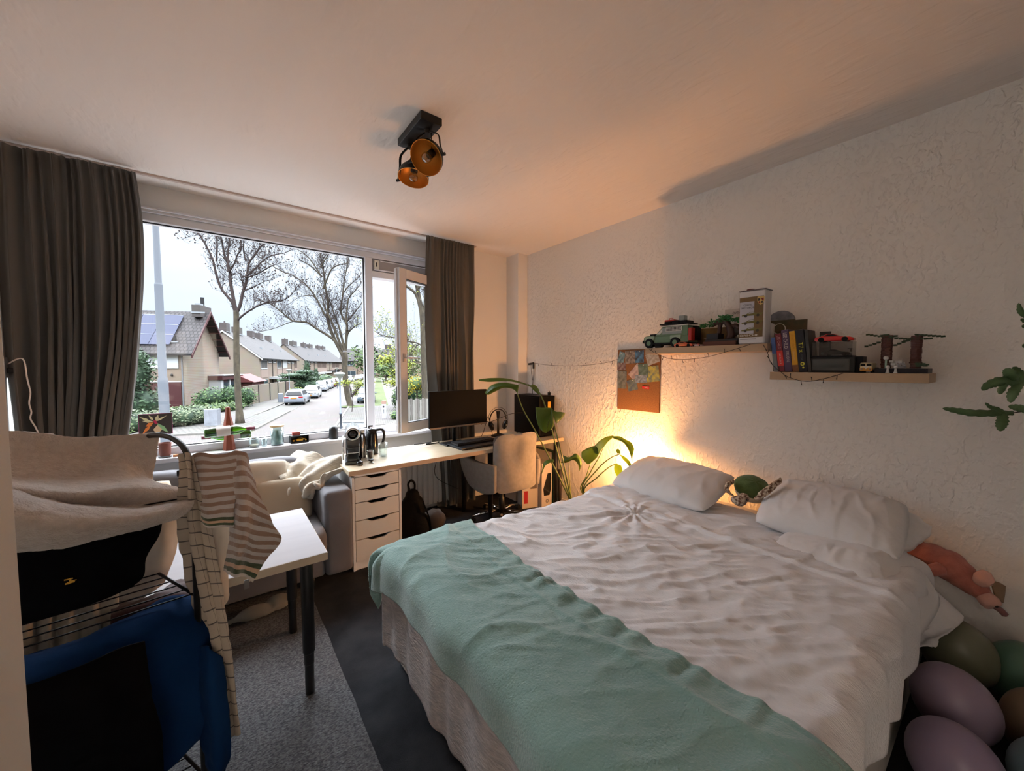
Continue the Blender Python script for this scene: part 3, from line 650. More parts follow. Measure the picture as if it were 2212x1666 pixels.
def tree(label, base, scale, base_px, trunk, tr, limbs, seed, n_tw, tw_len, m_limb, spread=.35, leaves_n=0, leaf_m=None, budf=True):
    """trunk/limbs drawn in a plane facing the room, with real depth added limb by limb"""
    R = random.Random(seed); t = thing('bare_tree', label, 'tree', base)
    def P(px, py, dpt): v = CR*((px-base_px[0])*scale)+CF*dpt; return Vector((v.x, v.y, (base_px[1]-py)*scale))
    tp = [P(x,y,0) for x,y in trunk]; b = MB(); b.tube(spline(tp,3), [lerp(tr[0],tr[1],i/((len(tp)-1)*3))*(1+.5*max(0,1-i/2)) for i in range((len(tp)-1)*3+1)], 10)
    b.build('trunk', M_bark, t, smooth=True)
    tw = MB(); lv = MB()
    def twig(p, d, L_, r, lev):
        n = 4; pts = [p]; q = p.copy(); dd = d.copy()
        for k in range(n):
            dd = (dd+Vector((R.uniform(-.3,.3),R.uniform(-.3,.3),R.uniform(-.15,.35)))).normalized(); q = q+dd*L_/n; pts.append(q.copy())
        tw.tube(pts, [r*(1-.7*i/n) for i in range(n+1)], 3, cap=False)
        if lev > 0:
            for k in range(3 if lev > 1 else 2):
                i = R.randint(1,n); a = (dd+Vector((R.uniform(-1,1),R.uniform(-1,1),R.uniform(-.3,.9)))).normalized(); twig(pts[i], a, L_*R.uniform(.4,.65), r*.6, lev-1)
        elif budf and R.random() < .5: lv.ball(q, .035*R.uniform(.7,1.5), 4, 3)
        if leaves_n and lev <= 1: leaves(lv, q, (.3,.3,.25), leaves_n, .05, R.randint(0,9999), 0)
    for (pts, r0, dps) in limbs:
        pp = [P(x,y,dps*(i/len(pts))**1.2) for i,(x,y) in enumerate(pts)]; sp = spline(pp,5); n = len(sp)
        b = MB(); b.tube(sp, [r0*(1-.78*i/n) for i in range(n)], 7, cap=False); b.build('branch', m_limb, t, smooth=True)
        for _ in range(int(n_tw*n/18)):
            i = R.randint(n//5, n-1); d = (sp[i]-sp[i-1]).normalized(); a = (d*.5+Vector((R.uniform(-1,1),R.uniform(-1,1),R.uniform(-.3,1)))).normalized()
            twig(sp[i], a, tw_len*R.uniform(.5,1.15)*(1.15-.5*i/n), r0*.10+.006, 2)
    tw.build('twigs', M_twig, t); 
    if lv.v: lv.build('buds', leaf_m or M_twig, t)
    return t
SL = 26.3/828
tree('tall bare tree on the left with slender upright branches', (1.06,32.3,GZ), SL, (519,915), [(519,918),(517,860),(516,800),(517,740),(519,690),(519,672)], (.21,.17), [
 ([(518,680),(512,654),(494,628),(486,600),(481,566),(465,527),(450,503),(436,465),(425,430)],.10,-.9),
 ([(481,568),(485,533),(486,504),(488,470),(492,430)],.06,-.3),
 ([(519,676),(512,637),(507,605),(506,588),(501,571),(492,548),(488,526),(478,480),(474,440)],.12,.5),
 ([(506,590),(503,560),(503,533),(503,509),(504,470),(500,430)],.07,.9),
 ([(507,590),(521,572),(530,555),(540,545),(542,517),(546,470),(540,430)],.06,-.7),
 ([(520,676),(527,660),(533,631),(539,612),(541,591),(544,568),(556,550),(566,533),(577,521),(598,480),(610,440)],.11,.8),
 ([(541,600),(553,601),(578,594),(602,584),(631,576)],.06,-.9),
 ([(541,600),(558,584),(577,561),(595,549),(613,543),(628,532)],.06,1.2),
 ([(535,631),(558,620),(579,608),(590,604)],.045,.5),
 ([(544,568),(541,545),(545,522),(548,495)],.05,-.4),
 ([(522,695),(526,689),(544,676),(573,661),(599,654),(625,652),(645,641),(662,622)],.075,-.6),
 ([(452,505),(440,512),(420,516),(405,522)],.02,.2)], 5, 28, 1.15, M_twig)
SR = 37/828
tree('large bare tree on the right with a thick forked trunk', (10.1,39.3,GZ), SR, (770,880), [(771,882),(768,868),(764,850),(761,820),(760,790),(761,772),(759,762)], (.27,.27), [
 ([(758,772),(749,754),(740,737),(727,705),(723,680),(724,649),(718,621),(715,591),(710,571),(706,548),(700,500)],.19,.8),
 ([(747,750),(740,737),(729,727),(707,713),(692,702),(684,698),(660,696),(649,688),(640,679),(622,664),(606,657),(590,655)],.13,-1.5),
 ([(684,699),(660,694),(640,700),(610,712),(585,718)],.06,-.6),
 ([(757,758),(748,733),(740,705),(732,684),(725,665),(720,640)],.14,-.8),
 ([(760,754),(755,733),(749,709),(740,687),(732,663),(722,640)],.13,.5),
 ([(726,690),(720,680),(702,643),(684,618),(656,598),(640,593),(610,575),(590,560)],.10,-.9),
 ([(762,758),(765,723),(765,701),(755,684),(751,669),(755,634),(758,602),(765,570),(770,530)],.14,.9),
 ([(764,752),(768,724),(777,713),(788,705),(800,700)],.10,-.4),
 ([(767,715),(765,696),(770,687),(787,663),(800,640)],.11,1.2),
 ([(765,700),(767,673),(771,646),(785,629),(800,610)],.10,.2),
 ([(718,625),(727,607),(740,585),(758,577),(780,575)],.10,-.9),
 ([(715,600),(700,585),(680,570),(660,560)],.08,.9),
 ([(712,580),(724,560),(735,540),(745,520)],.07,.5),
 ([(703,645),(690,640),(670,645),(650,662)],.05,-1),
 ([(757,640),(770,620),(790,600),(802,580)],.07,.7),
 ([(716,600),(690,560),(670,545)],.07,-.8)], 9, 30, 1.6, M_bark)
S3 = 21/828
tree('tree with spring leaves beyond the open casement', (13.25,29.1,GZ), S3*1.5, (905,905), [(908,905),(906,860),(905,800),(904,740),(902,690),(896,660)], (.26,.2), [
 ([(903,700),(895,650),(885,600),(877,560),(870,520)],.20,.4),([(902,690),(890,650),(870,632),(850,612),(835,602),(812,604)],.13,-1.0),
 ([(904,700),(908,660),(905,610),(900,560)],.15,.8),([(890,650),(897,630),(880,600)],.06,.4),([(904,760),(890,752),(870,748),(850,742),(825,738),(808,728)],.07,-1.2),([(904,800),(880,790),(860,770),(840,760)],.06,.9)], 21, 30, 2.0, M_bark, leaves_n=3, leaf_m=ML_lime)
def leafy(label, loc, blobs, seed, trunk_h, m=None, dens=200, size=.13, trunk_r=.16):
    t = thing('leafy_tree', label, 'tree', loc); R = random.Random(seed); b = MB(); k = MB()
    k.tube([(0,0,0),(.1,0,trunk_h*.5),(0,.1,trunk_h)],[trunk_r,trunk_r*.8,trunk_r*.45],8)
    for i,(c,r) in enumerate(blobs):
        k.tube([(0,0,trunk_h*.6),((c[0])*.5,c[1]*.5,lerp(trunk_h*.6,c[2],.6)),c],[.06,.04,.015],6)
        leaves(b, c, r, int(dens*r[0]*r[2]*2), size, seed+i, .1)
        for _ in range(14):
            e = Vector(c)+Vector((R.uniform(-1,1)*r[0],R.uniform(-1,1)*r[1],R.uniform(-1,1)*r[2])); k.tube([c,e],[.02,.006],3,cap=False)
    k.build('trunk', M_twig, t); b.build('foliage', m or ML_lime, t); return t
leafy('young tree with loose lime leaves left of the open casement', (14.2,37.5,GZ), [((0,0,3.2),(1.2,1.1,.8)),((-.8,.3,4.6),(1.3,1,.8)),((.7,0,4.2),(1.3,1,1.0)),((-.4,0,2.3),(1.3,1,.6)),((.2,-.4,5.6),(1.5,1,.8)),((.9,-.6,2.3),(1.0,1,.8))],101,4.0)
leafy('leafy tree with pale green foliage behind the plank fence', (16.6,33.5,GZ), [((0,0,3.4),(1.6,1.4,1.4)),((-1.0,0,2.4),(1.4,1.3,.9)),((1,.4,4.8),(1.6,1.4,1.2)),((-.6,.6,5.4),(1.5,1.3,1.1)),((.8,0,2.4),(1.5,1.3,1.1))],120,4.5,leaf_mat('leaf_spring',(124,160,84),(164,190,110)),150)
leafy('low lime green sapling leaves in front of the right trunk', (9.0,34.5,GZ), [((-.2,0,2.55),(1.3,.9,.32)),((.7,0,2.35),(.9,.8,.4)),((1.3,0,2.6),(.8,.7,.3)),((.4,.2,1.7),(.35,.35,.5))],140,2.2,None,420,.08,.035)
leafy('distant green trees at the far end of the right path', (33,95,GZ), [((0,0,3),(5,4,3.4)),((6,0,4),(5,4,4)),((-2,8,6),(5,4,5))],150,4,ML_mid,20,.45)
leafy('bare looking brown green tree far beyond the right path', (27,66,GZ), [((0,0,4),(2.4,2.2,2.2)),((1,0,6.5),(2.2,2,2.2)),((-.4,0,8.6),(1.6,1.5,1.6))],160,5,leaf_mat('leaf_olive',(116,116,82),(150,146,110)),45,.22)

# ---- cars
M_tyre = mat('tyre', (30,30,32), .8); M_rim = mat('rim', (150,154,160), .3, .8); M_cglass = mat('car_glass', (84,104,122), .05, coat=1); M_tail = mat('tail_light', (190,40,50), .3); M_head = mat('head_light', (220,230,236), .15, coat=.5)
M_plate = mat('number_plate', (222,150,50), .5)
PAINT = {}
def paint(c):
    k = 'paint_%d_%d_%d' % c
    return mat(k, c, .3, .2, coat=.6)
def car(label, col, front, rev=False, L_=4.3, H=1.48, W=1.78, group=None):
    t = thing('car', label, 'car', (front[0],front[1],GZ), math.atan2(U.y,U.x)+(PI if rev else 0), group)
    hl = L_/2; hw = W/2
    def sec(prof, w0, w1, z0, z1):  # side profile extruded in y with taper at the top
        b = MB(); n = len(prof); 
        def yy(z): return lerp(w0, w1, max(0,min(1,(z-z0)/(z1-z0))))
        vs = [(x, -yy(z), z) for x,z in prof]+[(x, yy(z), z) for x,z in prof]
        b.add(vs, [tuple(range(n)), tuple(reversed(range(n,2*n)))]+[(i, n+i, n+(i+1)%n, (i+1)%n) for i in range(n)]); return b
    body = [(-hl,.30),(-hl-.03,.62),(-hl+.06,.93),(-hl+.5,1.0),(hl*.42,.96),(hl-.25,.80),(hl,.60),(hl,.28),(hl*.8,.22),(-hl*.85,.22)]
    sec(body, hw, hw*.93, .3, 1.0).build('car_body', paint(col), t, smooth=True, bevel=.07, seg=3)
    roof = [(-hl+.08,.95),(-hl+.36,H-.07),(-hl+.8,H),(.1,H),(.45,H-.08),(hl*.5,.95)]
    cab = sec(roof, hw*.93, hw*.70, .95, H).build('car_roof', paint(col), t, smooth=True, bevel=.05, seg=2)
    gl = MB()
    a = Vector((.47,0,H-.12)); c = Vector((hl*.49,0,.98)); w0 = hw*.68; w1 = hw*.84
    gl.add([a+Vector((.04,-w0,.0)),a+Vector((.04,w0,0)),c+Vector((.04,w1,.02)),c+Vector((.04,-w1,.02))], [(0,3,2,1)])
    gl.build('windscreen', M_cglass, t)
    gl = MB(); a = Vector((-hl+.33,0,H-.16)); c = Vector((-hl+.06,0,1.03))
    gl.add([a+Vector((-.03,-w0,0)),a+Vector((-.03,w0,0)),c+Vector((-.03,w1,0)),c+Vector((-.03,-w1,0))], [(0,1,2,3)]); gl.build('rear_window', MATS.get('dark_metal'), t)
    for sd in (-1,1):
        gl = MB()
        def q(x,z): return (x, sd*(lerp(hw*.93,hw*.70,(z-.95)/(H-.95))+.012), z)
        gl.add([q(-hl+.42,1.03),q(-.05,1.02),q(-.05,H-.1),q(-hl+.62,H-.13)], [(0,1,2,3)]); gl.add([q(.02,1.02),q(hl*.43,1.01),q(.42,H-.14),q(.02,H-.1)], [(0,1,2,3)])
        gl.build('side_window', M_dark, t)
        MB().ball((hl*.36,sd*(hw+.08),1.02),(.08,.1,.07),8,6).build('mirror', paint(col), t, smooth=True)
        MB().ball((hl-.10,sd*hw*.72,.70),(.13,.2,.08),10,6).build('head_light', M_head, t, smooth=True)
        MB().box((-hl-.04,sd*hw*.5,.74),(-hl+.12,sd*hw*.93,.88)).build('tail_light', M_tail, t, bevel=.02)
        for x in (-hl*.64, hl*.66):
            wv = MB(); wv.tube([(x,sd*(hw-.20),.31),(x,sd*(hw+.005),.31)],.31,18); w_ = wv.build('wheel', M_tyre, t, smooth=False, bevel=.02)
            MB().tube([(x,sd*(hw-.02),.31),(x,sd*(hw+.012),.31)],.19,14).build('hub', M_rim, w_)
    MB().box((-hl-.05,-.27,.66),(-hl,.27,.78)).build('number_plate', M_plate, t); MB().box((hl-.02,-.27,.38),(hl+.03,.27,.48)).build('number_plate', M_plate, t)
    MB().box((hl-.04,-hw*.45,.55),(hl+.015,hw*.45,.66)).build('grille', M_dark, t, bevel=.01)
    return t
W_ = (206,212,220); SV = (168,176,190); DK = (54,62,78)
car('silver hatchback parked nearest on the left with its rear to us', SV, (6.55,45.9), False, 4.35, 1.52)
car('white hatchback parked nose out right behind the silver hatchback', W_, (9.2,53.4), True, 4.2, 1.5)
car('pale silver family van, third car of the left parked row', (196,202,212), (12.8,66.3), True, 4.6, 1.62)
car('silver white car half hidden beyond the pale family van', (190,196,204), (14.9,72.6), True, 4.3, 1.5)
car('red car parked in the left row', (176,44,46), (16.9,78.6), True, 4.2, 1.5)
car('dark blue grey car parked after the red car', (96,112,130), (19.0,84.4), True, 4.3, 1.48)
car('white car standing alone further up the left side', W_, (23.6,95.6), True, 4.4, 1.55)
car('white car partly behind the lone white car up the street', W_, (26.2,102.5), True, 4.3, 1.5)
car('white and dark small car seen just right of the far trunk side', (200,206,212), (29.6,106.5), True, 4.3, 1.5)
car('far dark windowed car at the street end', (150,160,172), (32.2,112), True, 4.3, 1.5)
car('blue grey car with orange plate behind the right tree trunk', (110,126,140), (12.9,43.4), True, 4.4, 1.5)
car('pale car, second in the right parked row', (150,160,170), (16.9,56.6), True, 4.3, 1.5)
car('pale car, third in the right parked row', (186,192,200), (20.3,67.9), True, 4.3, 1.5)
car('pale car, fourth and farthest in the right parked row', (176,184,192), (23.7,78.8), True, 4.3, 1.5)
REFL[0] = 1.0
# ---------------------------------------------------------------- furniture
def patch(name, ctrl, nu, nv, m, parent=None, thick=.004, disp=None, T=None, sub=0, fn=None, **tags):
    """smooth sheet through a grid of control points; disp=[(amp,freq,seed),...] moves it along its normal"""
    R_ = len(ctrl); C_ = len(ctrl[0]); P = [[Vector(p) for p in r] for r in ctrl]
    def cr(a,b,c,d,t): return .5*((2*b)+(c-a)*t+(2*a-5*b+4*c-d)*t*t+(3*b-a-3*c+d)*t**3)
    def row(r, u):
        x = u*(C_-1); i = min(int(x), C_-2); t = x-i
        b_ = P[r][i]; c_ = P[r][i+1]; a_ = P[r][i-1] if i else b_*2-c_; d_ = P[r][i+2] if i+2 < C_ else c_*2-b_
        return cr(a_,b_,c_,d_,t)
    def pt(v, u):
        y = v*(R_-1); j = min(int(y), R_-2); t = y-j
        b_ = row(j,u); c_ = row(j+1,u); a_ = row(j-1,u) if j else b_*2-c_; d_ = row(j+2,u) if j+2 < R_ else c_*2-b_
        return cr(a_,b_,c_,d_,t)
    b = MB(); b.grid(lambda v,u: pt(v,u), nv, nu)
    if disp or fn:
        W_ = nu+1; vs = [Vector(v) for v in b.v]; out = []
        for i in range(nv+1):
            for j in range(W_):
                a = vs[min(i+1,nv)*W_+j]-vs[max(i-1,0)*W_+j]; c = vs[i*W_+min(j+1,nu)]-vs[i*W_+max(j-1,0)]
                n = a.cross(c); n = n.normalized() if n.length > 1e-9 else Vector((0,0,1)); p = vs[i*W_+j]; q = 0
                for (am,fr,sd) in (disp or []): q += am*fbm(p*fr+Vector((sd,sd*.7,0)),3)
                if fn: q += fn(j/nu, i/nv)
                out.append(tuple(p+n*q))
        b.v = out
    o = b.build(name, m, parent, smooth=True, solid=thick, sub=sub, T=T)
    for k,v in tags.items(): o[k] = v
    return o
def fabric(name, c, bump=(260,.5,.0015), rough=.95, sheen=.2, var=None): return mat(name, c, rough, bump=bump, sheen=sheen, var=var)

# --- curtains
M_cur = fabric('curtain_cloth', (82,79,74), bump=(160,.4,.001))
def curtain(name, label, xs_top, xs_bot, y, z1, ph, seed, amp=.045, bulge=None):
    R = random.Random(seed); t = MB(); m_ = 60
    nf = len(ph); n = nf*14; tot = sum(ph); ph = [p/tot for p in ph]
    am = [min(1.35,.55+.45*p*nf)*R.uniform(.75,1.15) for p in ph]
    def f(u, v):
        acc = 0
        for k,p in enumerate(ph):
            if u <= acc+p or k == nf-1: loc_ = (u-acc)/p; break
            acc += p
        a = am[k]*amp*(.55+.6*smooth(v*1.6))
        x = lerp(lerp(xs_top[0],xs_top[1],u), lerp(xs_bot[0],xs_bot[1],u), smooth(v))
        if bulge: x += bulge(u,v)
        yy = y-a*max(0,math.sin(PI*loc_))**1.2*(1.1)+.018*noise.noise(Vector((u*9,v*3,seed)))+.5*a
        x += .02*math.sin(2*PI*loc_)*(.4+v)+.014*noise.noise(Vector((u*5,v*4,seed+9)))
        z = lerp(ZC-.02-.012*abs(math.sin(PI*loc_*1.0)), z1, v)
        yy += .008*math.sin(u*130+3*math.sin(u*31))*math.exp(-v*9)
        return (x, yy, z)
    t.grid(f, n, m_)
    return tag(t.build(name, M_cur, smooth=True, solid=.004), label, 'curtain')
curtain('curtain', 'wide dark grey brown curtain at the left side of the window', (-.955,-.385), (-.905,-.56), 3.46, .10, (1.7,1.1,.5,.9,.45,.4,.75,1.2,.5,.6,.45,.4,.5), 4, .060, bulge=lambda u,v: -.03*math.sin(PI*v)*(1-u)+.05*u*math.sin(PI*min(1,v*1.3)))
curtain('curtain', 'narrow dark grey curtain hanging right of the open casement', (1.61,2.14), (1.70,2.13), 3.43, .06, (2.0,.55,.4,.4,.45,.5,1.7,1.0), 12, .042, bulge=lambda u,v: -.05*math.sin(PI*v*1.0)*(1-u)**1.5)

# --- rug
M_rug = mat('rug_pile', (112,112,114), .97, bump=(130,1.0,.012,4), var=(90,(60,60,64),.85,2), stretch=(1,1.5,1))
rg_ = MB(); rg_.grid(lambda u,v: (lerp(-.95,.425,u)+.003*math.sin(v*40), lerp(.1,3.25,v), .014), 20, 40); rg_.box((-.95,.1,.001),(.425,3.25,.013))
tag(rg_.build('rug', M_rug), 'grey looped pile rug under the white table on dark carpet', 'rug')

# --- long desk with drawer unit
M_desk = mat('desk_birch', (206,190,162), .38, var=(3,(190,172,144),.6), stretch=(1,14,1)); M_edge = mat('desk_edge', (188,166,142), .5)
DY0, DY1 = 2.79, 3.39
dk = thing('desk', 'long light wood desk along the window wall', 'desk', (.70,DY0,0))
MB().box((0,.001,.701),(2.10,DY1-DY0,.735)).build('desktop', M_desk, dk, bevel=.002)
MB().box((-.001,-.001,.701),(2.101,.001,.7345)).build('edge_band', M_edge, dk)
M_black = mat('black_metal', (20,20,22), .4)
for x,y in ((1.23,.06),(1.23,.54),(2.05,.06),(2.05,.54)):
    MB().cyl((x,y,.0),(x,y,.701),.02,.025,14).build('leg', M_black, dk, smooth=True)
du = thing('drawer_unit', 'white five drawer unit under the left end of the desk', 'drawer unit', (.722,DY0+.02,0))
w = MB(); W1 = .36; D1 = .565; w.box((0,0,.0),(.018,D1,.70)); w.box((W1-.018,0,0),(W1,D1,.70)); w.box((0,0,.682),(W1,D1,.70)); w.box((.018,.02,.02),(W1-.018,D1,.035)); w.box((.018,.01,0),(W1-.018,.02,.06)); w.box((.018,D1-.01,0),(W1-.018,D1,.69))
w.build('cabinet_body', M_white, du, bevel=.0015)
M_drw = mat('drawer_white', (220,217,212), .4)
zs = [.682,.588,.494,.362,.222,.062]
for k in range(5):
    zt = zs[k]-.004; zb = zs[k+1]+.002; x0 = .021; x1 = W1-.021; xm = (x0+x1)/2
    pts = [(x0,zb),(x1,zb),(x1,zt)]
    for i in range(13):
        t = i/12; x = lerp(xm+.085, xm-.085, t); d = .020*smooth(min(t,1-t)*4)
        pts.append((x, zt-d))
    pts.append((x0,zt))
    T = frame((0,0,0),(1,0,0),(0,0,1),(0,-1,0))
    b = MB(); b.prism(pts, .016, T, -.016); d = b.build('drawer', M_drw, du, bevel=.001)
    MB().box((x0+.005,.02,zb+.005),(x1-.005,.5,zt-.03)).build('drawer_box', mat('drawer_inside',(60,56,54),.7), d)

# --- coffee / side table in front of the sofa
M_ttop = mat('table_white', (186,184,188), .6, var=(2,(176,174,180),.5), stretch=(1,10,1)); M_tedge = mat('table_edge', (196,180,156), .5)
tb = thing('table', 'white topped table with light wood edge and black round legs', 'table', (-.85,1.782,0))
MB().box((0,0,.6305),(1.20,.648,.6654)).build('tabletop', M_ttop, tb, bevel=.0015)
MB().box((-.001,-.0015,.632),(1.2015,.0,.6645)).build('edge_band', M_tedge, tb); MB().box((1.20,0,.632),(1.2015,.648,.6645)).build('edge_band', M_tedge, tb)
for x,y in ((1.13,.075),(1.13,.565),(.07,.075),(.07,.565)):
    l = MB().lathe([(.0,.015),(.019,.015),(.019,.15),(.021,.152),(.021,.20),(.025,.205),(.027,.63),(0,.63)],c=(x,y,0),n=16).build('leg', M_black, tb, smooth=True, bevel=.001)

# --- sofa
M_sofa = fabric('sofa_grey', (96,95,100), bump=(300,.6,.001), var=(6,(112,110,116),.6))
so = thing('sofa', 'dark grey fabric sofa below the window behind the table', 'sofa', (-.95,2.62,0))
def rbox(name, a, b_, m, parent, r=.05, seg=4, seed=0, puff=0):
    B = MB(); nx = 10; c = [(a[i]+b_[i])/2 for i in range(3)]; h = [abs(b_[i]-a[i])/2 for i in range(3)]
    B.box(a, b_); o = B.build(name, m, parent, smooth=True, bevel=r, seg=seg); return o
rbox('armrest', (1.475,.10,.06), (1.655,.78,.635), M_sofa, so, .035)
rbox('armrest', (-.005,.10,.06), (.08,.78,.635), M_sofa, so, .035)
rbox('base', (.08,.12,.07), (1.475,.80,.24), M_sofa, so, .02)
def cushion(name, c, h, m, parent, T=None, seed=0, k=3.2, wr=.006):
    b = MB(); 
    def f(d):
        e = (abs(d.x)**k+abs(d.y)**k+abs(d.z)**k)**(-1/k); return e*(1+wr*10*fbm(d*2+Vector((seed,0,0)),3)*.3)
    b.ball(c, h, 40, 26, T, f); return b.build(name, m, parent, smooth=True)
cushion('seat_cushion', (.44,.35,.335), (.385,.37,.10), M_sofa, so, seed=1, k=6)
cushion('seat_cushion', (1.10,.34,.335), (.385,.39,.10), M_sofa, so, seed=2, k=6)
Tb = Matrix.Rotation(math.radians(-9),4,'X')
cushion('back_cushion', (.44,.70,.56), (.385,.11,.23), M_sofa, so, Tb, 3, 5); cushion('back_cushion', (1.10,.70,.56), (.385,.11,.23), M_sofa, so, Tb, 4, 5)
for x,y in ((1.40,.16),(.12,.16),(1.40,.72),(.12,.72)): MB().cyl((x,y,.08),(x,y,0),.022,.018,10).build('leg', M_black, so, smooth=True)
# cushions and throw on the sofa
M_beige = fabric('cushion_beige', (182,164,140), bump=(240,.5,.001)); M_cream = fabric('cushion_cream', (200,188,170), bump=(200,.5,.001))
def loose(name, label, c, h, m, rot, seed, cat='cushion'):
    b = MB(); k = 2.6
    def f(d):
        xy = (abs(d.x)**4+abs(d.y)**4)**(.25) or 1e-6; return (1/max((abs(d.x)**4+abs(d.y)**4)**(.25), .55))*(1+.05*fbm(d*2.5+Vector((seed,0,0)),3)) if xy > .55 else (1/.75)*(1+.05*fbm(d*2.5+Vector((seed,0,0)),3))*(1 if xy<.2 else 1)
    def g(u,v,s):
        x = 2*u-1; y = 2*v-1; th = (max(0,1-x**4)*max(0,1-y**4))**.5; pinch = 1-.06*(abs(x)**3*abs(y)**3)
        return (x*pinch, y*pinch, s*(th**.8))
    R3 = Euler(rot).to_matrix().to_4x4()
    for s in (1,-1):
        def q(u,v):
            p = g(u,v,s); w = 1+.10*fbm(Vector((p[0]*1.6+seed,p[1]*1.6,s)),3)
            return tuple(R3 @ Vector((p[0]*h[0],p[1]*h[1],p[2]*h[2]*w))+Vector(c))
        b.grid(q, 22, 22, flip=(s<0))
    return tag(b.build(name, m, smooth=True, weld=True), label, cat)
loose('cushion', 'beige cushion lying lowest on the right seat of the sofa', (.30,3.02,.55), (.20,.15,.06), M_beige, (math.radians(62),0,math.radians(-6)), 2)
loose('cushion', 'cream cushion standing against the sofa back beside the knitted throw', (.235,3.12,.69), (.14,.13,.05), M_cream, (math.radians(70),math.radians(6),math.radians(14)), 5)
loose('cushion', 'pale beige cushion seen behind the wires of the drying rack', (-.46,3.05,.60), (.22,.19,.07), M_beige, (math.radians(66),0,math.radians(8)), 8)
M_throw = mat('knit_throw', (190,180,164), .95, bump=(70,.9,.004), stretch=(.3,.3,4))
tc_ = [[(0.280,3.452,0.693),(0.374,3.448,0.752),(0.493,3.384,0.784),(0.634,3.251,0.781),(0.727,3.116,0.757)],
       [(0.292,3.255,0.706),(0.395,3.253,0.724),(0.506,3.170,0.744),(0.611,3.064,0.739),(0.708,2.988,0.722)],
       [(0.306,3.118,0.701),(0.398,3.122,0.677),(0.489,3.027,0.676),(0.584,2.955,0.683),(0.684,2.930,0.691)],
       [(0.310,3.062,0.658),(0.392,3.047,0.623),(0.466,2.966,0.629),(0.548,2.930,0.649),(0.608,2.911,0.682)],
       [(0.316,3.028,0.603),(0.384,3.000,0.571),(0.437,2.935,0.584),(0.498,2.916,0.616),(0.552,2.902,0.661)],
       [(0.314,3.026,0.546),(0.373,3.006,0.533),(0.424,2.967,0.545),(0.475,2.956,0.577),(0.537,2.937,0.629)]]
def foldf(u, v):
    x = u*6+1.6*math.sin(v*3)+2.4*v; return .026*math.sin(x*2.3+1.8*math.sin(v*5))+.012*math.sin(x*5.1+v*9)
tag(patch('throw', tc_, 90, 80, M_throw, thick=.012, disp=[(.018,7,3)], fn=foldf), 'cream ribbed knitted throw heaped over the sofa corner', 'blanket')

# --- radiator below the desk
M_rad = mat('radiator_white', (196,198,196), .4)
ra = thing('radiator', 'white ribbed panel radiator under the desk', 'radiator', (1.16,3.43,.11))
b = MB(); n = 15; Lr = .80
for k in range(n):
    x = k*Lr/n; b.box((x+.006,0,0),(x+Lr/n-.006,.05,.47))
b.box((0,.012,.01),(Lr,.06,.46)); b.build('radiator_panel', M_rad, ra, bevel=.006)
MB().box((-.005,.0,.465),(Lr+.005,.09,.475)).build('top_grille', M_rad, ra, bevel=.002)
MB().cyl((Lr-.03,.05,0),(Lr-.03,.05,-.11),.008,.008,8).build('pipe', M_rad, ra, smooth=True)
for x in (.1,Lr-.1): MB().box((x-.02,.06,.1),(x+.02,.215,.4)).build('bracket', M_rad, ra)

# --- swivel chair, back towards the bed
M_chair = fabric('chair_grey', (142,138,136), bump=(340,.7,.001), var=(30,(124,120,118),.6))
ch = thing('desk_chair', 'light grey fabric swivel chair pushed in at the desk', 'chair', (2.13,2.95,0), math.radians(-2))
def panel(name, w0, w1, z0, z1, y, th, bow, m, parent, rad=.09, seed=0):
    """upholstered rounded panel facing -y"""
    b = MB()
    def outline(u, v):
        x = 2*u-1; z = 2*v-1
        return x, z
    for s in (1,-1):
        def q(u,v):
            x, z = outline(u,v); k = 7
            r = (abs(x)**k+abs(z)**k)**(1/k); r = max(r,1e-6)
            mx = max(abs(x),abs(z)); sc = mx/r if r > 0 else 1
            x *= sc; z *= sc
            w_ = lerp(w0,w1,(z+1)/2)/2; e = max(0,1-max(abs(x),abs(z))**8)
            return (x*w_, y+bow*(x*x)+s*-th/2*(e**.5), lerp(z0,z1,(z+1)/2))
        b.grid(q, 26, 24, flip=(s<0))
    return b.build(name, m, parent, smooth=True, weld=True)
panel('backrest', .47, .485, .34, .865, -.27, .055, .045, M_chair, ch)
M_chin = fabric('chair_inner', (86,82,82), bump=(300,.6,.001))
cushion('seat', (0,.02,.42), (.235,.25,.055), M_chin, ch, k=5)
for sg in (-1,1):
    rows = [[(sg*.235,-.25,.36),(sg*.27,-.12,.34),(sg*.285,.06,.36),(sg*.27,.2,.42)],
            [(sg*.24,-.26,.50),(sg*.31,-.12,.48),(sg*.335,.05,.49),(sg*.31,.19,.52)],
            [(sg*.238,-.26,.60),(sg*.325,-.10,.62),(sg*.36,.06,.64),(sg*.34,.17,.62)]]
    patch('armrest', rows, 24, 16, M_chair, ch, thick=.045)
MB().lathe([(0,.06),(.03,.06),(.03,.20),(.022,.21),(.022,.38),(.07,.385),(.07,.40),(0,.40)],n=20).build('gas_lift', M_black, ch, smooth=True)
M_chrome = mat('chrome', (205,200,196), .12, 1)
for k in range(5):
    a = k*2*PI/5+.35; p = Vector((math.cos(a),math.sin(a),0)); q = MB().tube([p*.03+Vector((0,0,.085)),p*.16+Vector((0,0,.08)),p*.29+Vector((0,0,.055))],[.018,.015,.011],10)
    l = q.build('base_arm', M_chrome, ch, smooth=True)
    MB().tube([p*.285+Vector((-.012*p.y,.012*p.x,.027)),p*.285+Vector((.012*p.y,-.012*p.x,.027))],.026,14).build('caster', M_black, l, smooth=False)

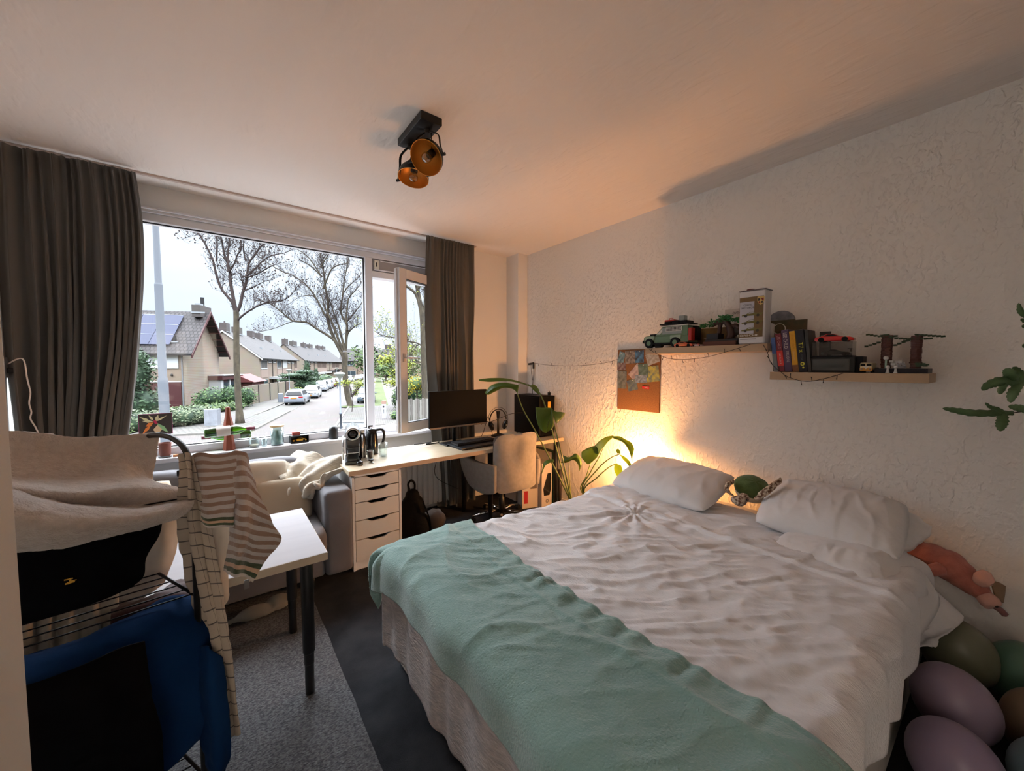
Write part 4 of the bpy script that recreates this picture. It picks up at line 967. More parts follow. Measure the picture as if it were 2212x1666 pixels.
# --- bed
M_base = mat('bed_leatherette', (196,190,182), .5); M_matt = fabric('mattress_white', (206,204,202))
BX0, BX1, BY0, BY1 = .66, 2.76, .22, 1.80
bd = thing('bed', 'white double bed with its head against the textured wall', 'bed', (0,0,0))
rbox('bed_base', (BX0,BY0,.012), (BX1,BY1,.34), M_base, bd, .015); rbox('mattress', (BX0+.01,BY0+.01,.34), (BX1,BY1-.01,.545), M_matt, bd, .05)
# ---------------------------------------------------------------- bed linen
M_duvet = mat('duvet_cotton', (222,221,223), .92, bump=(95,1.0,.0035,3), stretch=(3.2,.55,1), sheen=.15)
M_pillow = mat('pillow_cotton', (216,215,216), .92, bump=(40,.5,.003,3), sheen=.15)
M_sheet = mat('bedspread_weave', (196,188,186), .95, bump=(120,1.0,.004,2), stretch=(1,.35,1), var=(60,(166,162,164),.8,2))
M_mint = mat('mint_fleece', (126,162,156), .98, bump=(150,1.0,.004,3), var=(4,(104,142,136),.7), sheen=.4)
def ridge(p, f, s, pw=3):
    n = noise.noise(Vector((p[0]*f[0]+s, p[1]*f[1]-s, s*.37))); return (1-min(1,abs(n)*2.6))**pw
def bed_z(x, y):
    """top of the wrinkled duvet"""
    wx = x+.09*noise.noise(Vector((x*2.1,y*2.1,1))); wy = y+.09*noise.noise(Vector((x*2.1,y*2.1,7)))
    z = .572+.030*noise.noise(Vector((x*1.3,y*1.5,3)))
    c, s = .8, -.6; a = wx*c+wy*s; b = -wx*s+wy*c
    z += .009*ridge((a,b),(1.6,6.5),2.2)+.009*ridge((a,b),(3.0,12),5.1,2)+.006*ridge((wx,wy),(6,4.5),9.7,2)+.004*ridge((a,b),(6,24),1.7,2)
    hub = Vector((x-1.95,y-1.35,0)); d = hub.length; an = math.atan2(hub.y,hub.x)
    z += .008*math.exp(-d*2.6)*math.sin(an*13+3*noise.noise(Vector((x*3,y*3,0))))
    z += .004*fbm(Vector((x*13,y*13,0)),3)
    # turned strip along the head end
    if x > 2.02: z += .010*smooth((x-2.02)/.015)+.006*math.sin((x-2.02)*70)*math.exp(-(x-2.02)*18)
    return z
def drape_pt(x, y, over_z, X0, X1, Y0, Y1, r=.07, out=0, fold=None):
    """map flat cloth coordinates over a box edge; returns point"""
    def ax(p, lo, hi):
        if p < lo: o = lo-p; sg = -1; e = lo
        elif p > hi: o = p-hi; sg = 1; e = hi
        else: return p, 0, 0, 0
        th = min(o/r, PI/2); return e+sg*r*math.sin(th), r*(1-math.cos(th))+max(0,o-r*PI/2), sg, o
    px, dx, sx, ox = ax(x, X0, X1); py, dy, sy, oy = ax(y, Y0, Y1)
    d = math.hypot(dx, dy) if dx and dy else dx+dy
    w = 0
    if fold: w = fold(x, y, ox, oy)
    px += sx*(out+w)*min(1,ox/.08); py += sy*(out+w)*min(1,oy/.08)
    return px, py, d
def duvet():
    X0, X1, Y0, Y1 = .70, 2.62, .27, 1.76
    def fold(x,y,ox,oy): return .016*math.sin((y if ox>oy else x)*22+3*noise.noise(Vector((x*2,y*2,0))))*min(1,max(ox,oy)/.2)
    b = MB()
    def f(u, v):
        x = lerp(.58, 2.60, u); y = lerp(-.02+.02*math.sin(u*17), 1.90+.02*noise.noise(Vector((u*7,0,0))), v)
        if u < .12: x -= .05*noise.noise(Vector((0,v*5,3)))
        px, py, d = drape_pt(x, y, 0, X0, X1, Y0, Y1, .075, .0, fold)
        zc = bed_z(min(max(px,.62),2.60), min(max(py,.2),1.83)); t = smooth(d/.12)
        z = lerp(zc, .585, t)-d
        if x > 2.55: z -= (x-2.55)*.6
        return (px, py, z)
    b.grid(f, 330, 250, flip=True)
    return tag(b.build('duvet', M_duvet, smooth=True, solid=.006), 'white crinkled cotton duvet spread over the double bed', 'duvet')
duvet()
def bedspread():
    b = MB(); X0,X1,Y0,Y1 = .69,1.2,.255,1.775
    def fold(x,y,ox,oy): return .007*math.sin(y*34+3*noise.noise(Vector((y*4,0,0))))+.009*math.sin(y*13+2)
    def f(u, v):
        x = lerp(.18+.05*noise.noise(Vector((v*4,2,0)))+.05*v*0, .95, u); y = lerp(.12, 1.93, v)
        px,py,d = drape_pt(x,y,0,X0,X1,Y0,Y1,.06,.006,fold); return (px,py,.570-d)
    b.grid(f, 90, 180, flip=True); return tag(b.build('bedspread', M_sheet, smooth=True, solid=.004), 'textured off white bedspread hanging down at the foot under the green blanket', 'bedspread')
bedspread()
def mint():
    X0,X1,Y0,Y1 = .70,2.5,.265,1.765
    def inner(v): return 1.055+.018*math.sin(v*9)+.03*noise.noise(Vector((v*5,4,0)))+.09*smooth((v-.84)/.12)+.02*math.sin(v*38)*smooth((v-.3)*4)*.25
    def f(u, v):
        x = lerp(.475-.10*smooth((v-.80)/.2)+.02*noise.noise(Vector((v*6,1,0))), inner(v), u); y = lerp(.04, 2.02, v)
        def fold(x_,y_,ox,oy):
            k = max(ox,oy); return (.008*math.sin(y_*11+1)+.005*math.sin(y_*23)+(.022*math.sin(math.atan2(oy,ox+.001)*9) if ox>0 and oy>0 else 0))*min(1,k/.15)+.014
        px,py,d = drape_pt(x,y,0,X0,X1,Y0,Y1,.085,.018,fold)
        zc = bed_z(min(max(px,.62),2.44), min(max(py,.2),1.83)); zs = lerp(zc,.585,.55)
        t = smooth(d/.12); z = lerp(zs+.026, .613, t)-d
        e = 1-u; z += .012*ridge((x,y),(3,3),4.4)+.004*math.exp(-((e-.20)/.02)**2)-.003*math.exp(-((e-.03)/.01)**2)
        z += .006*math.sin(v*120+noise.noise(Vector((v*20,0,0)))*4)*smooth((.20-e)/.1)*smooth((v-.05)*6)*smooth((.75-v)*6)
        return (px,py,z)
    b = MB(); b.grid(f, 120, 300, flip=True); return tag(b.build('blanket', M_mint, smooth=True, solid=.009, sub=0), 'mint green fleece blanket laid across the foot of the bed', 'blanket')
mint()

def pillow(name, label, c, h, rot, seed, wr=.012, k=4, flange=None, fn=None, group=None):
    b = MB(); R3 = Euler(rot).to_matrix().to_4x4()
    for s in (1,-1):
        def q(u,v):
            x = 2*u-1; y = 2*v-1; th = (max(0,1-abs(x)**2.6)*max(0,1-abs(y)**2.4))**.6
            pin = 1-.07*(abs(x)**3*abs(y)**3)-.02*(1-abs(y))*abs(x)**6
            w = 1+.10*fbm(Vector((x*1.1+seed,y*1.1,s)),2); zz = s*th*h[2]*w
            zz += wr*.75*th**.3*(ridge((x,y),(1.0,4.5),seed,2)+.5*fbm(Vector((x*4+seed,y*9,0)),3))
            p = Vector((x*pin*h[0], y*pin*h[1], zz))
            if fn: p = fn(p, x, y, s)
            return tuple(R3 @ p+Vector(c))
        b.grid(q, 60, 60, flip=(s<0))
    t = b.build(name, M_pillow, smooth=True, weld=True)
    return tag(t, label, 'pillow', group)
def sag(p, x, y, s): p.z -= .10*max(0,-y-.55)**1.3*2; return p
pillow('pillow', 'plump white pillow at the left head end beside the glowing lamp', (2.50,1.44,.665), (.24,.36,.105), (0,math.radians(-17),0), 3)
pillow('pillow', 'white pillow on the right head end behind the turtle toy', (2.53,.565,.695), (.23,.295,.105), (0,math.radians(-20),math.radians(4)), 6)
# lower pillow whose case corner sticks out past the mattress
def droop(p, x, y, s):
    if y < -.2:
        e = (-y-.2)/.8; p.z -= .15*e**1.6; p.x -= .10*e; p.z *= 1
    return p
pillow('pillow', 'flat lower white pillow with its case corner drooping over the bed side', (2.36,.42,.605), (.23,.27,.045), (0,math.radians(-6),math.radians(-6)), 9, fn=droop)
# open end of the upper pillowcase
ctl = [[(2.700,0.452,0.765),(2.720,0.371,0.749),(2.740,0.285,0.732),(2.740,0.211,0.691)],
       [(2.620,0.407,0.735),(2.620,0.338,0.686),(2.640,0.280,0.666),(2.700,0.210,0.684)],
       [(2.560,0.347,0.710),(2.580,0.313,0.648),(2.600,0.284,0.596),(2.680,0.216,0.655)],
       [(2.600,0.326,0.661),(2.600,0.308,0.598),(2.600,0.300,0.564),(2.660,0.259,0.585)]]
tag(patch('pillowcase', ctl, 36, 36, M_pillow, thick=.003, disp=[(.010,14,4)]), 'open end of the white pillowcase gaping over the pink pig', 'pillowcase')
ctl = [[(2.580,0.457,0.595),(2.580,0.386,0.562),(2.580,0.311,0.556),(2.580,0.247,0.504),(2.580,0.171,0.439),(2.580,0.090,0.369)],
       [(2.440,0.445,0.499),(2.420,0.373,0.480),(2.420,0.309,0.458),(2.440,0.243,0.413),(2.480,0.178,0.371),(2.540,0.093,0.357)],
       [(2.300,0.407,0.451),(2.280,0.339,0.416),(2.280,0.283,0.382),(2.320,0.240,0.347),(2.380,0.188,0.326),(2.460,0.123,0.330)],
       [(2.200,0.349,0.431),(2.160,0.290,0.388),(2.140,0.251,0.350),(2.160,0.226,0.310),(2.240,0.198,0.313),(2.340,0.169,0.312)]]
tag(patch('pillowcase', ctl, 60, 40, M_pillow, thick=.005, disp=[(.012,10,8),(.004,40,2)], fn=lambda u,v: .012*math.sin(u*15+v*6)*v+.006*math.sin(u*70)*max(0,v-.85)/.15), 'white pillowcase end with frilly hem hanging beside the bed', 'pillowcase')

# ---------------------------------------------------------------- soft toys
def blob(name, parts, m, parent=None, vox=.006, sm=6, disp=None, **tags):
    """several balls and tubes fused into one continuous surface"""
    b = MB()
    for p in parts:
        if p[0] == 'b': b.ball(p[1], p[2], 18, 12, p[3] if len(p) > 3 else None)
        else: b.tube(p[1], p[2], 12)
    o = b.build(name, m, parent, smooth=True)
    r = o.modifiers.new('r','REMESH'); r.mode = 'VOXEL'; r.voxel_size = vox; r.use_smooth_shade = True
    s = o.modifiers.new('s','SMOOTH'); s.iterations = sm; s.factor = .6
    for k,v in tags.items(): o[k] = v
    return o
M_pig = fabric('pig_plush', (190,116,100), bump=(160,.9,.003), var=(30,(168,96,84),.7)); M_pigl = fabric('pig_light', (216,164,148), bump=(160,.7,.002))
pg = thing('plush_pig', 'pink plush pig wedged head down between pillow and wall', 'soft toy', (2.66,.13,.52))
V = lambda x,y,z: Vector((x-2.66,y-.13,z-.52))
A_ = Vector((2.740,0.255,0.549)); B_ = Vector((2.720,0.149,0.529)); C_ = Vector((2.700,0.076,0.484)); D_ = Vector((2.660,0.026,0.442)); O_ = Vector((2.66,.13,.52))
L1 = Vector((2.640,0.165,0.535)); L2 = Vector((2.580,0.233,0.503))
blob('body', [('b',tuple(A_-O_),(.06,.055,.058)),('b',tuple(A_.lerp(B_,.5)-O_),(.072,.066,.07)),('b',tuple(B_-O_),(.074,.066,.072)),('b',tuple(B_.lerp(C_,.5)-O_),(.062,.058,.062)),('b',tuple(C_-O_),(.054,.052,.054)),
   ('t',[C_-O_,C_.lerp(D_,.6)-O_,D_-O_],[.050,.034,.026]),('t',[L1-O_,L1.lerp(L2,.6)-O_,L2-O_],[.03,.026,.022]),('t',[B_.lerp(A_,.8)-O_,Vector((2.700,0.263,0.450))-O_],[.032,.024])], M_pig, pg)
sn = (D_-C_).normalized(); sd = sn.cross(Vector((0,0,1))).normalized(); Ts = frame(D_-O_+sn*.012, sd, sn.cross(sd), sn)
MB().lathe([(.0,-.03),(.031,-.03),(.034,-.008),(.030,.010),(0,.012)],n=20,T=Ts).build('snout', M_pigl, pg, smooth=True)
MB().ball(tuple(D_-O_+sn*.024+sd*-.010),.006,8,6).build('nostril', mat('nostril',(60,40,36),.6), pg)
patch('ear', [[(2.630,0.072,0.557),(2.640,0.048,0.577),(2.640,0.025,0.571)],[(2.620,0.069,0.524),(2.600,0.039,0.549),(2.620,0.014,0.550)],[(2.610,0.045,0.514),(2.600,0.028,0.526),(2.600,0.021,0.537)]], 12, 12, M_pigl, pg, thick=.008).matrix_local = Matrix.Translation(-O_)
patch('ear', [[(2.700,0.025,0.521),(2.720,0.004,0.515),(2.730,-0.016,0.504)],[(2.700,0.018,0.486),(2.710,0.000,0.478),(2.730,-0.015,0.470)],[(2.700,0.009,0.448),(2.710,-0.004,0.434),(2.720,-0.012,0.430)]], 10, 10, fabric('pig_ear_back',(140,112,84)), pg, thick=.006).matrix_local = Matrix.Translation(-O_)
MB().tube(spline([D_-O_+Vector((0,0,-.01)),Vector((2.680,-0.006,0.409))-O_,Vector((2.680,-0.024,0.389))-O_],4),[.012]*8+[.004]).build('ribbon', fabric('pig_dark',(130,84,80)), pg, smooth=True)

M_shell = fabric('turtle_shell', (66,92,42), bump=(90,.8,.003), var=(14,(90,112,58),.8)); 
M_spot = mat('turtle_skin', (214,200,178), .95, bump=(150,.6,.002), var=(75,(104,70,52),1.0,1))
tt = thing('plush_turtle', 'green shelled plush turtle with spotted flippers between the pillows', 'soft toy', (0,0,0))
c0 = Vector((2.628,0.967,0.717)); tx = Vector((.607,.795,0)); rx = Vector((.795,-.607,0)); Tt = frame((0,0,0), rx, (tx*.8+Vector((0,0,.6))).normalized(), rx.cross((tx*.8+Vector((0,0,.6))).normalized()))
MB().ball(tuple(c0),(.105,.085,.055),28,18,Tt,lambda d: 1+.03*math.sin(6*math.atan2(d.y,d.x))*abs(d.z)).build('shell', M_shell, tt, smooth=True)
MB().ball(tuple(c0-Vector((0,0,.03))),(.100,.082,.035),24,12,Tt).build('belly', fabric('turtle_belly',(190,182,160)), tt, smooth=True)
blob('head', [('b',(2.426,0.954,0.676),(.042,.036,.032)),('b',(2.487,0.958,0.679),(.035,.03,.03)),('b',(2.405,0.971,0.682),(.026,.024,.022))], M_spot, tt, .004)
MB().ball((2.421,0.915,0.694),(.005,.005,.005),8,6).build('eye', M_black, tt, smooth=True)
def flip(pts, r, nm='flipper'):
    MB().tube(spline(pts,4), [r[min(int(i/((len(pts)-1)*4)*(len(r)-1)),len(r)-1)] for i in range((len(pts)-1)*4+1)], 12, flat=.45).build(nm, M_spot, tt, smooth=True)
flip([(2.454,0.872,0.705),(2.432,0.841,0.742),(2.455,0.813,0.777),(2.496,0.796,0.803),(2.545,0.785,0.820)],[.020,.030,.028,.022,.006])
flip([(2.487,1.021,0.679),(2.466,1.039,0.701),(2.470,1.050,0.727),(2.508,1.048,0.744),(2.539,1.037,0.746)],[.016,.026,.024,.018,.006])
flip([(2.716,0.875,0.729),(2.727,0.854,0.730),(2.733,0.836,0.719)],[.02,.02,.01])

# ---------------------------------------------------------------- drying rack and laundry
dr_ = thing('drying_rack', 'black wire drying rack with an arched handle, loaded with laundry', 'drying rack', (0,0,0))
ax = Vector((-.86,-.10,0)); EX = .62                       # towards the hidden left end
A1 = [(-0.078,1.546,1.082),(-0.079,1.564,1.140),(-0.085,1.583,1.181),(-0.099,1.621,1.212),(-0.123,1.678,1.231),(-0.159,1.757,1.237),(-0.204,1.853,1.226),(-0.246,1.934,1.197),(-0.272,1.988,1.139),(-0.282,2.002,1.041)]
sp = spline(A1, 5); leg1 = Vector((A1[0][0],A1[0][1],.02)); leg2 = Vector((A1[-1][0],A1[-1][1],.02))
for off in (Vector((0,0,0)), ax*.8):
    MB().tube([leg1+off]+[p+off for p in sp]+[leg2+off], .0088, 12).build('end_frame', M_black, dr_, smooth=True)
M_wire = mat('rack_wire', (26,24,26), .35, .6); M_wirew = mat('rack_joint', (16,16,18), .5)
for zt, nm in ((1.060,10),(.745,10),(.14,10)):
    p0 = Vector((leg1.x,leg1.y,zt)); p1 = Vector((leg2.x,leg2.y,zt))
    MB().tube([p0,p1],.005,8).build('cross_bar', M_wire, dr_, smooth=True); MB().tube([p0+ax*.8,p1+ax*.8],.005,8).build('cross_bar', M_wire, dr_, smooth=True)
    for k in range(nm):
        q = p0.lerp(p1, (k+.5)/nm); MB().tube([q,q+ax*.8],.0022,6).build('wire', M_wire, dr_, smooth=True)
MB().cbox(tuple(Vector((-0.115,1.677,1.117))),(.014,.014,.02)).build('joint', M_wirew, dr_, bevel=.003)
M_fleece = mat('cream_fleece', (196,184,174), .98, bump=(240,1.0,.004,3), var=(70,(176,164,154),.6,2), sheen=.6)
ctl = [[(-0.538,1.713,1.295),(-0.494,1.765,1.287),(-0.425,1.789,1.268),(-0.369,1.815,1.246),(-0.274,1.840,1.238),(-0.176,1.856,1.236)],
 [(-0.540,1.710,1.231),(-0.493,1.756,1.215),(-0.428,1.787,1.200),(-0.364,1.800,1.181),(-0.274,1.824,1.171),(-0.186,1.840,1.155)],
 [(-0.522,1.646,1.185),(-0.473,1.686,1.164),(-0.411,1.707,1.143),(-0.344,1.735,1.126),(-0.267,1.784,1.132),(-0.198,1.810,1.076)],
 [(-0.511,1.608,1.177),(-0.458,1.636,1.161),(-0.395,1.636,1.141),(-0.324,1.631,1.126),(-0.247,1.679,1.110),(-0.169,1.719,1.080)],
 [(-0.480,1.509,1.185),(-0.429,1.535,1.164),(-0.370,1.527,1.141),(-0.296,1.529,1.125),(-0.210,1.563,1.110),(-0.112,1.613,1.071)],
 [(-0.476,1.496,1.174),(-0.422,1.509,1.157),(-0.364,1.515,1.119),(-0.298,1.534,1.086),(-0.203,1.554,1.059),(-0.096,1.598,1.039)],
 [(-0.441,1.384,1.188),(-0.393,1.409,1.168),(-0.333,1.400,1.129),(-0.267,1.412,1.101),(-0.182,1.444,1.073),(-0.075,1.542,1.052)],
 [(-0.423,1.320,1.154),(-0.375,1.345,1.129),(-0.319,1.348,1.097),(-0.255,1.360,1.083),(-0.176,1.392,1.070),(-0.085,1.493,1.044)],
 [(-0.445,1.379,1.076),(-0.387,1.394,1.053),(-0.329,1.398,1.041),(-0.265,1.410,1.038),(-0.188,1.442,1.030),(-0.120,1.494,1.023)],
 [(-0.484,1.503,1.047),(-0.417,1.508,1.030),(-0.358,1.526,1.015),(-0.289,1.539,1.011),(-0.201,1.546,1.013),(-0.142,1.573,1.018)]]
tag(patch('fleece_blanket', ctl, 120, 180, M_fleece, thick=.014, disp=[(.006,9,2),(.0022,60,5)]), 'thick cream fleece blanket heaped over the top of the drying rack', 'blanket')
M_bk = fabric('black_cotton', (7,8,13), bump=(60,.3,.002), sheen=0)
ctl = [[(-0.496,1.540,1.049),(-0.432,1.572,1.023),(-0.357,1.594,1.010),(-0.261,1.621,1.003),(-0.160,1.637,0.999)],
 [(-0.485,1.502,1.020),(-0.422,1.526,0.997),(-0.347,1.541,0.981),(-0.259,1.567,0.968),(-0.163,1.609,0.945)],
 [(-0.486,1.500,0.970),(-0.417,1.506,0.950),(-0.345,1.527,0.935),(-0.265,1.565,0.913),(-0.194,1.607,0.888)],
 [(-0.488,1.497,0.909),(-0.416,1.504,0.887),(-0.347,1.524,0.873),(-0.276,1.561,0.853),(-0.205,1.604,0.828)],
 [(-0.499,1.519,0.826),(-0.424,1.527,0.812),(-0.363,1.545,0.808),(-0.302,1.570,0.804),(-0.233,1.602,0.804)]]
bt = tag(patch('black_sweater', ctl, 60, 60, M_bk, thick=.008, disp=[(.012,7,1)]), 'black garment with a tiny yellow emblem hanging under the fleece blanket', 'clothes')
e = MB(); ec = Vector((-0.332,1.508,0.901)); 
for (dx,dz,w_,h_) in ((-.006,.004,.016,.003),(.0,-.004,.014,.004),(-.002,.0,.004,.014),(.008,.001,.010,.002),(-.010,-.008,.008,.004)):
    p = ec+Vector((.795,-.607,0))*dx+Vector((0,0,dz)); e.cbox(tuple(p),(w_,.0015,h_), None)
em = e.build('emblem', mat('emblem_yellow',(200,150,50),.7), bt); em['label'] = 'small yellow embroidered emblem'
M_cr = fabric('cream_cotton', (206,194,178), bump=(200,.4,.001)); M_lg = fabric('pale_cotton', (176,172,160), bump=(160,.4,.001))
def cloth(name, label, ctl, m, cat='clothes', nu=50, nv=60, disp=None, th=.006, fn=None):
    return tag(patch(name, ctl, nu, nv, m, thick=th, disp=disp or [(.012,8,3)], fn=fn), label, cat)
cloth('sweatshirt', 'cream sweatshirt sleeve with ribbed cuff hanging behind the black garment', [
 [(-0.317,1.879,0.980),(-0.240,1.858,0.977),(-0.178,1.845,0.976),(-0.126,1.856,0.969)],
 [(-0.316,1.849,0.877),(-0.238,1.814,0.868),(-0.177,1.788,0.868),(-0.133,1.826,0.859)],
 [(-0.314,1.832,0.770),(-0.240,1.797,0.777),(-0.186,1.785,0.778),(-0.155,1.810,0.774)],
 [(-0.315,1.829,0.691),(-0.249,1.808,0.723),(-0.200,1.797,0.747),(-0.169,1.809,0.731)],
 [(-0.313,1.840,0.628),(-0.253,1.818,0.653),(-0.215,1.807,0.678),(-0.183,1.820,0.694)]], M_cr)
cloth('shirt', 'pale grey shirt with vertical folds hanging low behind the black garment', [
 [(-0.559,1.720,0.864),(-0.467,1.735,0.823),(-0.417,1.749,0.798),(-0.353,1.761,0.769),(-0.297,1.792,0.734)],
 [(-0.554,1.691,0.784),(-0.463,1.706,0.739),(-0.414,1.720,0.718),(-0.350,1.732,0.700),(-0.292,1.764,0.683)],
 [(-0.557,1.687,0.684),(-0.462,1.689,0.648),(-0.414,1.703,0.631),(-0.353,1.728,0.613),(-0.301,1.761,0.607)]], M_lg, fn=lambda u,v: .014*math.sin(u*34))
cloth('maroon_top', 'dark maroon top lying over the middle wires of the drying rack', [
 [(-0.313,1.815,0.681),(-0.250,1.844,0.656),(-0.191,1.871,0.662),(-0.128,1.895,0.661),(-0.095,1.883,0.640)],
 [(-0.297,1.711,0.682),(-0.233,1.715,0.682),(-0.179,1.742,0.680),(-0.114,1.765,0.668),(-0.083,1.773,0.640)],
 [(-0.297,1.683,0.622),(-0.232,1.687,0.622),(-0.179,1.713,0.632),(-0.114,1.737,0.627),(-0.081,1.744,0.610)]], fabric('maroon_cloth',(58,30,32)))
M_blue = fabric('blue_cotton', (8,42,82), bump=(120,.5,.001), sheen=0, var=(5,(18,52,94),.8))
bl = cloth('blue_sweatshirt', 'deep blue sweatshirt draped over the middle tier of the drying rack', [
 [(-0.534,1.612,0.676),(-0.453,1.651,0.650),(-0.352,1.676,0.643),(-0.231,1.688,0.664),(-0.148,1.714,0.668),(-0.069,1.711,0.626),(-0.049,1.694,0.590)],
 [(-0.494,1.490,0.742),(-0.411,1.501,0.728),(-0.319,1.524,0.725),(-0.213,1.561,0.731),(-0.135,1.599,0.727),(-0.059,1.606,0.673),(-0.040,1.612,0.606)],
 [(-0.459,1.378,0.745),(-0.389,1.411,0.707),(-0.303,1.432,0.697),(-0.204,1.468,0.693),(-0.128,1.506,0.679),(-0.054,1.534,0.600),(-0.028,1.547,0.534)],
 [(-0.453,1.351,0.677),(-0.386,1.382,0.623),(-0.301,1.402,0.593),(-0.206,1.450,0.570),(-0.126,1.487,0.545),(-0.055,1.514,0.475),(-0.019,1.521,0.420)],
 [(-0.457,1.346,0.556),(-0.390,1.376,0.491),(-0.306,1.396,0.440),(-0.221,1.442,0.382),(-0.130,1.481,0.406),(-0.055,1.495,0.381),(-0.015,1.499,0.324)],
 [(-0.465,1.353,0.425),(-0.397,1.383,0.350),(-0.313,1.403,0.300),(-0.224,1.437,0.280),(-0.148,1.477,0.286),(-0.086,1.514,0.301),(-0.040,1.515,0.279)]], M_blue, nu=90, nv=80, disp=[(.014,6,4)], th=.009)
patch('sleeve', [[(-0.082,1.517,0.593),(-0.053,1.471,0.608),(-0.023,1.494,0.549)],[(-0.083,1.509,0.448),(-0.050,1.447,0.474),(-0.015,1.468,0.425)],[(-0.081,1.498,0.318),(-0.044,1.434,0.347),(-0.008,1.455,0.308)],[(-0.068,1.495,0.221),(-0.039,1.437,0.245),(-0.017,1.468,0.210)],[(-0.068,1.498,0.078),(-0.046,1.458,0.101),(-0.030,1.470,0.085)]], 20, 50, M_blue, bl, thick=.009, disp=[(.012,9,8)])
cloth('dark_shade_cloth', 'near black trousers hanging in front at the lower left of the rack', [  # near black sheet put where the blue sweatshirt falls into shade
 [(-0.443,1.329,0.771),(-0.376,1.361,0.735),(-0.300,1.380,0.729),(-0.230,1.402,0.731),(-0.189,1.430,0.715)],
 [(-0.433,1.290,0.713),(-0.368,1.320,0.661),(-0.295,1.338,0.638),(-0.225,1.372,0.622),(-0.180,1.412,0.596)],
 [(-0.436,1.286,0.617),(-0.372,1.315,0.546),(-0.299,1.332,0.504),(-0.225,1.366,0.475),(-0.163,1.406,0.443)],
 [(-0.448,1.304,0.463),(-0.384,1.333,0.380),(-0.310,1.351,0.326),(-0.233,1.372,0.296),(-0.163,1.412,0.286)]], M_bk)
# tea towels
def stripes(n, c1, c2, green=True):
    out = []; m_ = .86 if green else 1.0
    for i in range(n): out += [(c1, m_*(i+.5)/n), (c2, m_*(i+1)/n)]
    if green: out += [((70,84,58), .90), ((196,160,132), .935), ((70,84,58), .97), ((196,188,180), 1.01)]
    return out
M_st = stripes_mat('striped_towel', stripes(8,(148,120,102),(186,178,174)), 0, 1.0, .95, bump=(300,.8,.002), sheen=.3)
M_st2 = stripes_mat('striped_towel_long', stripes(11,(148,120,102),(186,178,174)), 0, 1.0, .95, bump=(300,.8,.002), sheen=.3)
tw = thing('striped_towel', 'terry towel with brown and white stripes hanging at the rack right end', 'towel', (0,0,0))
patch('front_fall', [[(-0.075,1.626,1.181),(-0.052,1.597,1.192),(-0.012,1.553,1.187),(0.039,1.527,1.197)],
 [(-0.068,1.566,1.122),(-0.048,1.526,1.125),(-0.011,1.511,1.125),(0.035,1.475,1.131)],
 [(-0.063,1.545,1.045),(-0.041,1.503,1.045),(-0.007,1.490,1.047),(0.028,1.463,1.053)],
 [(-0.058,1.537,0.982),(-0.039,1.497,0.973),(-0.007,1.485,0.972),(0.023,1.462,0.972)]], 40, 60, M_st, tw, thick=.005, disp=[(.006,12,2),(.0012,90,3)])
patch('long_fall', [[(0.025,1.563,1.189),(0.042,1.538,1.194),(0.056,1.526,1.188),(0.069,1.541,1.170)],
 [(0.019,1.525,1.117),(0.044,1.456,1.128),(0.066,1.476,1.111),(0.088,1.494,1.071)],
 [(0.019,1.519,1.027),(0.045,1.437,1.042),(0.072,1.465,1.016),(0.118,1.478,0.973)],
 [(0.014,1.518,0.952),(0.041,1.447,0.958),(0.073,1.471,0.925),(0.148,1.462,0.895)],
 [(0.005,1.532,0.873),(0.032,1.450,0.890),(0.062,1.488,0.858),(0.110,1.487,0.835)],
 [(-0.005,1.548,0.804),(0.021,1.478,0.808),(0.045,1.496,0.788),(0.067,1.502,0.759)]], 50, 90, M_st2, tw, thick=.005, disp=[(.009,12,6),(.0012,90,3)])
cl = MB(); cl.cbox((0.051,1.502,0.758),(.014,.002,.03)); cl.build('care_label', M_hwhite, tw)
def check_mat():
    m = mat('check_linen', (178,166,150), .95, bump=(300,.6,.001)); nt = m.node_tree; N = nt.nodes; L = nt.links; b = N['Principled BSDF']
    uv = N.new('ShaderNodeUVMap'); br = N.new('ShaderNodeTexBrick'); br.offset = 0; br.inputs['Scale'].default_value = 1; br.inputs['Brick Width'].default_value = .042; br.inputs['Row Height'].default_value = .30; br.inputs['Mortar Size'].default_value = .0022
    br.inputs['Color1'].default_value = lin((180,168,152)); br.inputs['Color2'].default_value = lin((172,160,146)); br.inputs['Mortar'].default_value = lin((92,88,84)); L.new(uv.outputs[0], br.inputs['Vector']); L.new(br.outputs[0], b.inputs['Base Color']); return m
cloth('checked_towel', 'long grey beige checked tea towel hanging from the rack arch to near the floor', [
 [(-0.108,1.605,1.187),(-0.096,1.592,1.199),(-0.084,1.578,1.200),(-0.075,1.576,1.190)],
 [(-0.102,1.569,1.113),(-0.089,1.542,1.117),(-0.076,1.534,1.110),(-0.063,1.536,1.099)],
 [(-0.113,1.584,1.008),(-0.093,1.544,1.008),(-0.070,1.522,1.002),(-0.039,1.523,0.987)],
 [(-0.102,1.591,0.867),(-0.081,1.535,0.875),(-0.056,1.503,0.873),(-0.027,1.517,0.850)],
 [(-0.081,1.575,0.713),(-0.061,1.510,0.733),(-0.037,1.480,0.737),(-0.015,1.499,0.718)],
 [(-0.046,1.550,0.556),(-0.034,1.516,0.568),(-0.019,1.493,0.572),(-0.004,1.506,0.557)],
 [(-0.025,1.536,0.397),(-0.015,1.505,0.414),(-0.004,1.496,0.411),(0.007,1.500,0.402)],
 [(-0.009,1.529,0.278),(-0.002,1.511,0.268),(0.006,1.504,0.260),(0.015,1.510,0.266)]], check_mat(), 'towel', 40, 120, [(.007,12,5)], .004, fn=lambda u,v: .010*math.sin(u*13+v*3))
